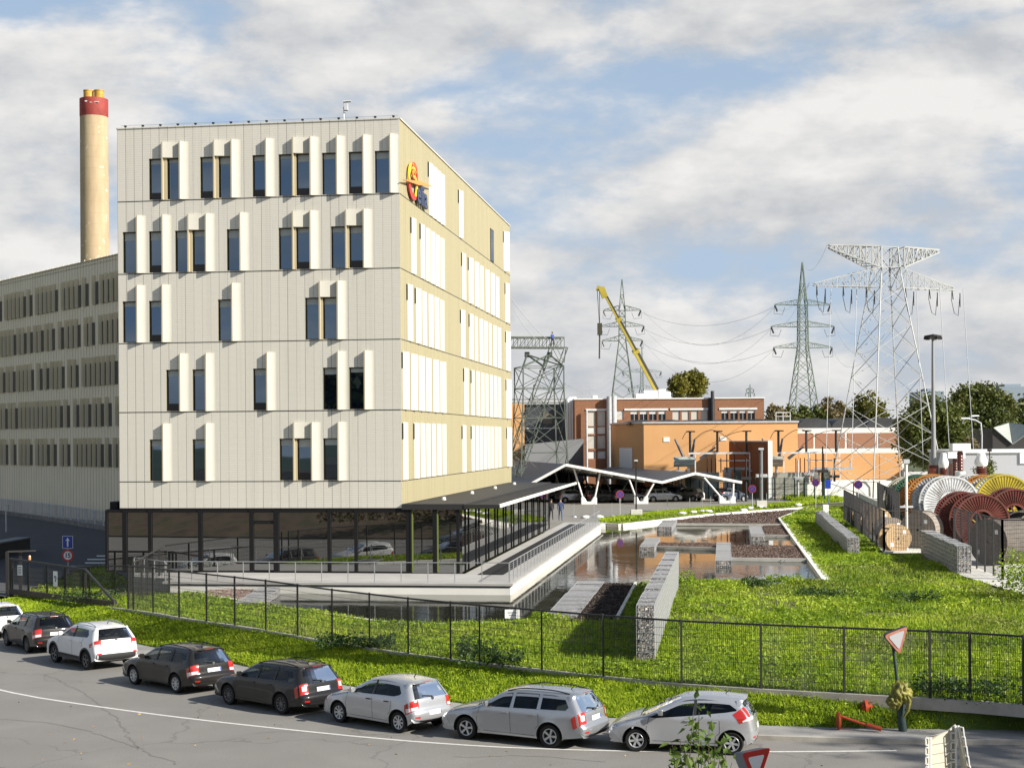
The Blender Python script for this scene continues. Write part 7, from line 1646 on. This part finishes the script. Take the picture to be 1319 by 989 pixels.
p = ath(1150, 702); wood_drum(p.x-.1, p.y+.4, .86, 1.0, M_woodg, 'grey wooden drum half hidden behind the small pale one', rz=.2)
p = ath(1135, 690); wood_drum(p.x-.2, p.y+.5, .95, 1.1, M_wood, 'pale wooden drum behind the left cage fence', rz=.1)
p = ath(1118, 681); wood_drum(p.x, p.y+.5, .9, 1.1, M_wood, 'pale wooden drum at the far end behind the left cage fence', rz=.1)
p = ath(1188, 709); wood_drum(p.x+.4, p.y+1.5, 1.15, 1.4, M_woodg, 'dark weathered drum between the pale drum and the red steel drums', rz=-.6, lagged=True)
p = ath(1288, 738); wood_drum(p.x+1.7, p.y+4.6, 1.25, 2.6, M_woodd, 'large weathered planked drum behind the right cage fence', rz=-.95, lagged=True)
# cage fences of the drum yard
M_cage = mat('dark cage mesh', (.035, .035, .037), .6); M_slat = mat('grey cage slat', (.10, .10, .10), .6)
def cage(pts, hgt, label, gap=.10, r=.006, slat=1.2):
    t = thing('cage_fence', label, 'fence', (0, 0, 0), 0, 'mesh fences round the drum yard'); b = MB(); sl_ = MB()
    for a, c in zip(pts, pts[1:]):
        n = max(1, int((c-a).length/gap))
        for i in range(n): p = a.lerp(c, (i+.5)/n); b.bar(p+V((0, 0, .08)), p+V((0, 0, hgt)), r)
        for k in range(12): z = .08+(hgt-.08)*k/11; b.bar(a+V((0, 0, z)), c+V((0, 0, z)), r)
        b.bar(a+V((0, 0, hgt)), c+V((0, 0, hgt)), .05)
        m_ = max(1, int((c-a).length/slat))
        for i in range(m_+1): p = a.lerp(c, i/m_); q = MB(); q.bar(p, p+V((0, 0, hgt+.02)), .10 if i in (0, m_) else .07); q.build('post', M_cage, t)
    b.build('wire_mesh', M_cage, t)
    return t
def gp_(x, y): return ath(x, y, .08)
cage([gp_(1088, 670.5), gp_(1139.4, 712.8)], 2.5, 'long dark mesh fence on the left side of the drum yard', slat=2.6)
cage([gp_(1100, 655), gp_(1131, 655)], 2.5, 'inner dark mesh fence behind the wooden drums', slat=2)
cage([gp_(1131.5, 668), gp_(1159, 690)], 3.0, 'taller inner mesh fence beside the camera mast', slat=2)
cage([gp_(1139.4, 712.8), gp_(1188, 712.3)], 2.5, 'open mesh fence in front of the small pale drum', gap=.2, r=.008, slat=6)
cage([gp_(1230, 722), gp_(1292, 748), gp_(1420, 752)], 2.9, 'dark mesh fence before the large weathered drum at the right', slat=1.9)
b = MB(); a, c = gp_(1139, 713), gp_(1190, 712.5); b.bar(a+V((0, -.25, 0)), c+V((0, -.25, 0)), .3, .22); o = b.build('yard_kerb', M_conc); tag(o, 'pale kerb at the foot of the open drum bay', 'kerb')
b = MB(); a, c = gp_(1105, 652), gp_(1133, 668); b.bar(a+V((0, 0, .7)), c+V((0, 0, .7)), .3, 1.4); o = b.build('concrete_yard_wall', M_conc); tag(o, 'grey concrete wall behind the left cage fence', 'wall')
p = ath(1058, 671); b = MB(); b.box(-.25, .25, -.2, .2, 0, 1.2); o = b.build('white_marker', M_foot, bevel=.03); o.location = (p.x+1.2, p.y+4, hz(p.y, p.x)); tag(o, 'small white marker block behind the long low gabion', 'marker')
# ------------------------------------------------------------------ grass and weeds
M_grass = leafmat('bank grass', [(.14, .22, .012), (.32, .43, .02), (.48, .56, .05)], 3.0, .35, trans=.35)
M_weed = leafmat('meadow weeds', [(.06, .125, .010), (.25, .36, .02), (.45, .53, .05)], 2.0, .22, trans=.35)
M_weed2 = leafmat('olive weeds', [(.07, .11, .02), (.19, .235, .04), (.34, .36, .08)], 2.0, .22, trans=.3)
def surf(o):                                                          # sample points on a mesh sheet
    me = o.data; me.calc_loop_triangles(); n = len(me.loop_triangles)
    co = np.empty(len(me.vertices)*3, np.float32); me.vertices.foreach_get('co', co); co = co.reshape(-1, 3)
    tri = np.empty(n*3, np.int32); me.loop_triangles.foreach_get('vertices', tri); tri = tri.reshape(-1, 3)
    return co, tri
def scatter(o, n, keep=None):
    co, tri = surf(o); a, b, c = co[tri[:, 0]], co[tri[:, 1]], co[tri[:, 2]]
    ar = np.linalg.norm(np.cross(b-a, c-a), axis=1); 
    m = (a+b+c)/3; dist = np.maximum(30, np.hypot(m[:, 0], m[:, 1])); wgt = ar/dist**1.6
    if keep is not None: wgt = wgt*keep(m[:, 0], m[:, 1])
    pr = wgt/wgt.sum(); i = rng.choice(len(tri), n, p=pr); r1 = np.sqrt(rng.random((n, 1))); r2 = rng.random((n, 1))
    p = a[i]*(1-r1)+b[i]*r1*(1-r2)+c[i]*r1*r2
    if keep is not None: p = p[keep(p[:, 0], p[:, 1]) > rng.random(len(p))*.999]
    return p
def vnoise(p, s, seed=0):                                             # cheap smooth value noise
    x, y = p[:, 0]*s+seed*17.3, p[:, 1]*s+seed*5.1; xi, yi = np.floor(x).astype(int), np.floor(y).astype(int); fx, fy = x-xi, y-yi
    h = lambda a, b: np.modf(np.abs(np.sin(a*127.1+b*311.7)*43758.5453))[0]
    fx, fy = fx*fx*(3-2*fx), fy*fy*(3-2*fy)
    return (h(xi, yi)*(1-fx)+h(xi+1, yi)*fx)*(1-fy)+(h(xi, yi+1)*(1-fx)+h(xi+1, yi+1)*fx)*fy
def blades(p, hmin, hmax, wd, lean=.5):
    n = len(p); s = np.maximum(1, np.hypot(p[:, 0], p[:, 1])/55)[:, None]; a = rng.uniform(0, 6.283, n); h = rng.uniform(hmin, hmax, (n, 1))
    e = np.stack([np.cos(a), np.sin(a), np.zeros(n)], 1)*wd*s; b = rng.uniform(0, 6.283, n); l_ = rng.uniform(0, lean, n); d = np.stack([np.cos(b)*l_, np.sin(b)*l_, np.ones(n)], 1)*h
    return np.stack([p-e, p+e, p+d], 1).reshape(-1, 3)
def leaves(p, smin, smax, flat=.55, scale_dist=55):
    n = len(p); s = rng.uniform(smin, smax, (n, 1))*np.maximum(1, np.hypot(p[:, 0], p[:, 1])/scale_dist)[:, None] if scale_dist else rng.uniform(smin, smax, (n, 1))
    u = rng.normal(size=(n, 3)); u[:, 2] *= flat; u /= np.linalg.norm(u, axis=1)[:, None]; t = rng.normal(size=(n, 3)); v = np.cross(u, t); v /= np.linalg.norm(v, axis=1)[:, None]
    return np.stack([p-u*s, p+v*s*.55, p+u*s, p-v*s*.55], 1).reshape(-1, 3)
OB = {o.name: o for o in C.objects}
bank = OB['grass_bank']
worn = lambda x, y: np.where(vnoise(np.stack([x, y], 1), .45, 3) < .46, np.where(x > 6, .25, .8), 1.0)*np.where(x > 6.5, .8, 1)
p = scatter(bank, 150000, worn); ln = vnoise(p, 1.3, 1)
npmesh('bank_grass', blades(p, .05, .15, .017, .9), 3, M_grass)['kind'] = 'stuff'
p = scatter(bank, 42000, worn); p[:, 2] += rng.uniform(.02, .10, len(p))*(.4+vnoise(p, 1.1, 2)); npmesh('bank_clover', leaves(p, .025, .06, .4), 4, M_grass)['kind'] = 'stuff'
mead = OB['meadow']
blk = [[(q[0], q[1]) for q in RP], [q[:2] for q in yd], [(q.x, q.y) for q in STO]]
def mkeep(x, y):
    k = np.ones(np.shape(x)); 
    for bl in blk: k *= ~inpoly(x, y, bl)
    lx_, ly_ = (x-TO.x)*.990-(y-TO.y)*.1407, (x-TO.x)*.1407+(y-TO.y)*.990
    k *= ~((lx_ > -15.6) & (lx_ < 6.3) & (ly_ > -5.1) & (ly_ < 48)); k *= (np.abs(x) < y*.36+3) & (y < 150)
    k = k*np.where((vnoise(np.stack([x, y], 1), .33, 21)*.7+vnoise(np.stack([x, y], 1), 1.1, 22)*.3) > .70, .5, 1.0); return k
p = scatter(mead, 150000, mkeep); cl = vnoise(p, .9, 5)*.6+vnoise(p, .35, 6)*.4; p[:, 2] += rng.uniform(.0, 1, len(p))*(.04+.34*np.clip(cl-.28, 0, 1)); sp_ = (vnoise(p, .25, 8)+rng.random(len(p))*.3) > .72
npmesh('meadow_weeds', leaves(p[~sp_], .035, .085, .5), 4, M_weed)['kind'] = 'stuff'
npmesh('meadow_olive_weeds', leaves(p[sp_], .03, .07, .7), 4, M_weed2)['kind'] = 'stuff'
p = scatter(mead, 130000, mkeep); npmesh('meadow_grass', blades(p, .08, .26, .018, .6), 3, M_weed)['kind'] = 'stuff'
# separate leafy shrubs in the weeds and along the fence
def shrub(px, py, r, hgt, label, m, n=900, ls=.05, group='leafy weeds in the meadow', name='leafy_weed'):
    c = ath(px, py); q = rng.normal(size=(n, 3)); q /= np.linalg.norm(q, axis=1)[:, None]; k = rng.random((n, 1))**.4
    pp = q*k*np.array([r, r, hgt/2])*(1+.35*np.sin(q[:, :1]*5+px)); pp[:, 2] += hgt*.45; pp = pp[pp[:, 2] > -.05]
    o = npmesh(name, leaves(pp, ls*.7, ls*1.4, .7, 0), 4, m); o.location = c; return tag(o, label, 'shrub', group)
M_dkleaf = leafmat('dark shrub leaves', [(.018, .04, .008), (.035, .075, .014), (.07, .12, .025)], 2.5, .6, trans=.25)
for px, py, r, h, lb in ((438, 834, .9, .55, 'dark leafy shrub at the fence foot below the pond corner'), (490, 835, .8, .5, 'dark leafy shrub further right at the fence foot'), (612, 846, 1.0, .75, 'tall dark weed against the fence, left of the notice'), (640, 856, 1.1, .5, 'broad dark weed at the fence foot under the notice'),
                         (118, 778, 1.6, .75, 'dark bush under the sliding gate beam'), (880, 757, 1.0, .8, 'tall green weed beside the upper end of the long gabion'), (935, 765, 1.2, .6, 'broad green weed at the near pond edge'), (970, 757, 1.0, .55, 'dark weed in the middle of the near pond edge'), (1010, 752, .9, .5, 'weed in front of the low gabion block'),
                         (1058, 768, 1.6, .4, 'dark low weed right of the near pond corner'), (1180, 775, 1.2, .5, 'dark clump on the slope below the short gabion'), (800, 868, 1.0, .4, 'low weed at the fence foot near the tall gabion'), (1215, 895, 1.3, .6, 'dark weed at the fence foot right of the leaning sign'), (1280, 900, 1.5, .6, 'dark weed at the fence foot near the picture edge'), (700, 800, .8, .4, 'pale weed at the pond edge behind the fence')):
    shrub(px, py, r, h, lb, M_dkleaf if 'dark' in lb else M_weed)
shrub(1330, 772, 1.5, 2.2, 'green bush cut off by the right picture edge above the meadow', M_weed, 3200, .06, None, 'bush')
p0 = ath(800, 668); q_ = [ath(x, y, .12) for x, y in ((778, 673), (850, 664), (914, 658), (989, 653.5), (1041, 649.5), (1090, 646))]
pts = np.array([tuple(resample(q_, None, 3000)[i]) for i in range(3000)]); pts = np.repeat(pts, 7, 0); pts[:, 1] += rng.uniform(-1.0, 2.4, len(pts)); pts[:, 0] += rng.normal(size=len(pts))*.2; pts[:, 2] -= .05
npmesh('verge_grass', blades(pts, .12, .35, .03, .5), 3, M_grass)['kind'] = 'stuff'
q_ = [ath(x, y, .1) for x, y in ((1032, 647), (1089, 642))]; pts = np.array([tuple(v) for v in resample(q_, None, 400)]); pts = np.repeat(pts, 20, 0); pts[:, 1] += rng.uniform(-1, 9, len(pts)); pts[:, 0] += rng.normal(size=len(pts))*.4; npmesh('verge_grass', blades(pts, .15, .5, .04, .5), 3, M_grass)['kind'] = 'stuff'
# ------------------------------------------------------------------ trees
M_bark = noisy('grey brown bark', (.07, .055, .04), (.13, .105, .08), 2, .95)
LM = {'olive': leafmat('olive crown', [(.05, .07, .016), (.12, .14, .028), (.22, .22, .05)], .35, .12, trans=.25), 'dark': leafmat('dark crown', [(.03, .045, .012), (.08, .10, .02), (.17, .17, .04)], .3, .1, trans=.2), 'yellow': leafmat('yellow green crown', [(.08, .09, .012), (.15, .145, .02), (.24, .21, .035)], .35, .12, trans=.3), 'brown': leafmat('autumn brown crown', [(.08, .068, .03), (.17, .135, .06), (.26, .21, .11)], .25, .08, trans=.2)}
def tree(x, y, z0, hgt, lobes, n, ls, mk, label, trunk=.25, group=None, name='tree', cat='tree'):   # lobes: (dx, dy, z, rx, rz)
    t = thing(name, label, cat, (x, y, z0), 0, group); b = MB(); zc = min(l_[2]-l_[4]*.2 for l_ in lobes)
    b.tube([(0, 0, 0), (.1*trunk, 0, zc*.5), (0, .1, zc)], [trunk, trunk*.8, trunk*.6], 8)
    for (dx, dy, z, rx, rz) in lobes: b.tube([(0, 0, zc*.7), (dx*.5, dy*.5, (zc*.7+z)/2+.1*rz), (dx, dy, z+rz*.3)], [trunk*.5, trunk*.35, trunk*.1], 6)
    b.build('trunk', M_bark, t, smooth=True)
    tot = sum(l_[3]**2*l_[4] for l_ in lobes)**.666; V_ = []
    for (dx, dy, z, rx, rz) in lobes:
        k = int(n*(rx*rx*rz)**.666/sum((m_[3]**2*m_[4])**.666 for m_ in lobes)); nc = max(6, k//26)   # leaf clumps
        c = rng.normal(size=(nc, 3)); c /= np.linalg.norm(c, axis=1)[:, None]; c *= (rng.random((nc, 1))**.33)*np.array([rx, rx, rz]); c += np.array([dx, dy, z])
        pp = np.repeat(c, 26, 0); cr = .20*min(rx, rz)+ls*.7; pp = pp+rng.normal(size=pp.shape)*cr*np.array([1, 1, .7]); V_.append(pp)
    pp = np.concatenate(V_); npmesh('crown', leaves(pp, ls*.6, ls*1.25, .8, 0), 4, LM[mk], t); return t
def tpx(px, Y): return atd(px, 566, Y).x
def tz(y, px, Y): return atd(px, y, Y).z
def crown(px0, px1, ytop, ybot, Y, mk, label, n=2600, ls=.5, seed=0, trunkw=.3, group=None, k=7, name='tree'):
    rs = random.Random(seed); x0, x1 = tpx(px0, Y), tpx(px1, Y); zt, zb = tz(ytop, px0, Y), tz(ybot, px0, Y); cx = (x0+x1)/2; w_ = (x1-x0)/2; h_ = zt-zb; zg = 1.0
    lob = [(0, 0, zb+h_*.48-zg, w_*.66, h_*.44), (0, 0, zb+h_*.70-zg, w_*.46, h_*.27)]
    for i in range(k): a = 2*math.pi*i/k+rs.random(); r_ = .56+rs.random()*.12; lob.append((math.cos(a)*w_*r_, math.sin(a)*w_*r_, zb+h_*(.30+.38*rs.random())-zg, w_*(.30+.12*rs.random()), h_*(.22+.12*rs.random())))
    return tree(cx, Y, zg, zt-zg, lob, int(n*2.2), ls*.68, mk, label, trunkw, group, name)
TG = 'trees on the right horizon'
crown(1218, 1308, 489, 600, 215, 'dark', 'big dark round tree behind the drum yard', 6500, .42, 1, .5, TG)
crown(1150, 1248, 503, 612, 185, 'olive', 'olive green tree between the big pylon and the dark round tree', 6000, .38, 2, .4, TG)
crown(1100, 1150, 502, 600, 205, 'yellow', 'yellowish tree behind the left legs of the big pylon', 2600, .4, 3, .3, TG)
crown(1296, 1352, 505, 605, 225, 'dark', 'dark tree cut by the right picture edge', 4000, .42, 4, .4, TG)
crown(1255, 1285, 590, 622, 147, 'olive', 'low shrub growing before the grey shed wall', 500, .2, 5, .1, None, 4, 'shrub')
crown(864, 886, 481, 516, 262, 'yellow', 'yellowish poplar, left of the pair behind the brick building', 1600, .42, 6, .25, 'poplars behind the brick building', 5)
crown(879, 912, 477, 518, 266, 'yellow', 'larger poplar, right of the pair behind the brick building', 2800, .42, 7, .3, 'poplars behind the brick building', 6)
crown(1240, 1262, 560, 600, 172, 'brown', 'small reddish tree beside the curved street lamp', 600, .3, 8, .15, TG, 4)
rs = random.Random(11)
for i, (a, c, y, mk, lb) in enumerate(((985, 1012, 517, 'brown', 'brown tree at the left end of the far belt next to the brick building'), (1005, 1030, 521, 'dark', 'dark green tree left of the slim green pylon'), (1022, 1046, 523, 'olive', 'olive tree at the foot of the slim green pylon'), (1040, 1066, 520, 'dark', 'dark tree right of the slim green pylon'), (1058, 1078, 509, 'brown', 'bare brownish poplar in the far belt'), (1070, 1092, 515, 'brown', 'brown tree in the far belt right of the bare poplar'), (1084, 1110, 522, 'dark', 'dark tree in the far belt beside the big pylon'), (1168, 1200, 512, 'brown', 'brown tree seen through the right legs of the big pylon'))):
    crown(a, c, y, 560, 330+i*6, mk, lb, 900, .6, 20+i, .3, 'far tree belt', 5)
# far woods, one mass
n = 9000; x = rng.uniform(-420, 520, n); y = rng.uniform(560, 700, n); hh = 7+5*vnoise(np.stack([x, y*0], 1), .02, 4)+4*vnoise(np.stack([x, y*0], 1), .07, 9); z = rng.random(n)**.7*hh
npmesh('far_woods', leaves(np.stack([x, y, z], 1), 1.4, 3.0, .7, 0), 4, leafmat('far woods', [(.06, .07, .045), (.09, .095, .06), (.13, .12, .08)], .05, .02, trans=.1))['kind'] = 'stuff'
# ------------------------------------------------------------------ near side: bank, trees and cars behind and beside the viewer (seen in the glass, casting the shade)
NB = [V((p.x, min(p.y, 31), .1)) for p in offset(NL, -.2) if p.x > -60]; NB = resample(NB, 2.0); ND = []
for p in NB: q = V((p.x*.80, min(p.y-13, 14), 5.6)); ND.append(q)
M_dry = noisy('dry bank soil', (.07, .05, .032), (.14, .10, .065), .5, .95, 'World', .5, 6, c3=(.06, .07, .025))
ND2 = [V((p.x*.9, p.y-60, 6.2)) for p in ND]
strip('near_bank', NB, ND, 8, M_dry, amp=.25); strip('near_ground', ND, ND2, 4, M_dry, amp=.2)
def big(x, y, z, hgt, w_, mk, label, n, ls, seed):
    rs = random.Random(seed); lob = [(0, 0, hgt*.62, w_*.6, hgt*.34)]
    for i in range(7): a = i*.9+rs.random(); lob.append((math.cos(a)*w_*.55, math.sin(a)*w_*.55, hgt*(.42+.36*rs.random()), w_*.42, hgt*.2))
    return tree(x, y, z, hgt, lob, n, ls, mk, label, .35, 'trees behind the viewer')
for i, (x, y, h_, w_) in enumerate(((-34, -28, 17, 6), (-25, -33, 20, 7), (-14, -30, 18, 6.5), (-4, -36, 22, 7.5), (8, -32, 19, 7), (19, -36, 20, 7), (31, -30, 17, 7), (-46, -22, 16, 6), (44, -34, 18, 7))):
    big(x, y, 5.5, h_, w_, 'dark', 'tall dark tree behind the viewer, number %s from the west, reflected in the windows' % ('one', 'two', 'three', 'four', 'five', 'six', 'seven', 'eight', 'nine')[i], 1500, .8, i)
for i, (x, y, h_, w_) in enumerate(((53.5, 17.5, 30, 4.4), (60, 18.6, 32, 4.6), (68, 19, 35, 5), (77, 19, 37, 5))):
    big(x, y, .1, h_, w_, 'dark', 'tall roadside tree out of view, shading the street at the right, %s along the row' % ('first', 'second', 'third', 'fourth')[i], 5000, .42, 31+i)
# hedge on the near side
xs = rng.uniform(-30, 40, 9000); q = np.stack([xs, 16.5+.012*(xs-10)**2*0+rng.normal(size=9000)*.5-np.minimum(0, xs)*.45, 1.4+rng.random(9000)*1.7], 1)
o = npmesh('near_hedge', leaves(q, .10, .22, .8, 0), 4, LM['brown']); tag(o, 'brown hedge along the near side of the street, mirrored in the ground floor glass', 'hedge')
NG = 'cars on the near side of the street'
for src, x, y, rz, col, lb in ((c1, -6.0, 29.5, 2.45, P_white, 'white hatchback across the street, mirrored in the glazed ground floor'), (c4, -1.0, 26.2, 2.62, P_black, 'black estate across the street, mirrored in the glazed ground floor'), (c6, 6.5, 23.6, 2.9, P_white, 'white crossover across the street, mirrored in the glazed ground floor'), (c6, 13.5, 22.6, 3.1, P_blue, 'blue crossover across the street, mirrored in the side glazing'), (c2, -13.5, 34.5, 2.35, P_grey, 'grey estate across the street, mirrored at the left of the glazing')):
    car_copy(src, lb, x, y, rz, col, NG, 0)
# ------------------------------------------------------------------ young shrub in front of the viewer
M_fl = leafmat('young shrub leaves', [(.05, .10, .02), (.12, .19, .035), (.26, .32, .09)], 9, 2.5, trans=.4, kind='Object'); M_twig = noisy('green brown twig', (.06, .05, .025), (.11, .09, .04), 6, .8)
fsx = atd(893, 1060, 15.5); sb_ = thing('foreground_shrub', 'young leafy shrub in front of the silver hatchback at the bottom edge', 'shrub', (fsx.x, 15.5, 2.2)); base = V((fsx.x, 15.5, 2.2)); twigs = MB(); LP = []
for (tx, ty, n_) in ((901, 908, 30), (893, 922, 26), (914, 930, 22), (877, 952, 20), (866, 955, 22), (884, 968, 18), (922, 948, 20), (935, 968, 20), (928, 975, 14), (906, 960, 20), (870, 978, 16), (943, 982, 14), (895, 985, 16)):
    tip = atd(tx, ty, 15.5+random.uniform(-.25, .25)); st = base+V((random.uniform(-.18, .22), random.uniform(-.1, .1), .2)); mid = st.lerp(tip, .55)+V((random.uniform(-.06, .06), 0, 0)); pts = [st-base, mid-base, tip-base]; twigs.tube(resample(smooth_line(pts, 2), None, 8), [.012, .011, .010, .009, .008, .006, .005, .003], 5)
    L_ = (tip-mid).length
    for k in range(int(n_*1.7)):
        u = (k+.5)/(n_*1.7); u = .42+.6*u if u > .5 else u*1.24; pt = mid.lerp(tip, (u-.3)/.72) if u > .3 else st.lerp(mid, u/.55); LP.append(tuple(pt-base+V((random.gauss(0, .055), random.gauss(0, .06), random.gauss(0, .04)))))
twigs.build('stems', M_twig, sb_, smooth=True)
LP = np.array(LP); n = len(LP)
def leaf5(p, smin, smax):                                             # pointed leaf of four triangles-ish quads, folded along its rib
    n = len(p); s = rng.uniform(smin, smax, (n, 1)); u = rng.normal(size=(n, 3)); u[:, 2] -= .35; u /= np.linalg.norm(u, axis=1)[:, None]; t = rng.normal(size=(n, 3)); t[:, 2] += 1.2; v = np.cross(u, t); v /= np.linalg.norm(v, axis=1)[:, None]; w_ = np.cross(v, u)
    a, b_ = p, p+u*s*2; m1 = p+u*s*.7+v*s*.62+w_*s*.2; m2 = p+u*s*.7-v*s*.62+w_*s*.2
    return np.stack([a, m1, b_, a, b_, m2], 1).reshape(-1, 3)
npmesh('leaves', leaf5(LP, .034, .068), 3, M_fl, sb_)
# fallen leaves on street and footway
p = np.stack([rng.uniform(-16, 14, 60), rng.uniform(37, 48, 60), np.full(60, .012)], 1); npmesh('fallen_leaves', leaves(p, .03, .06, .12, 0), 4, mat('fallen leaf', (.42, .27, .08), .8))['kind'] = 'stuff'
bpy.context.view_layer.update()
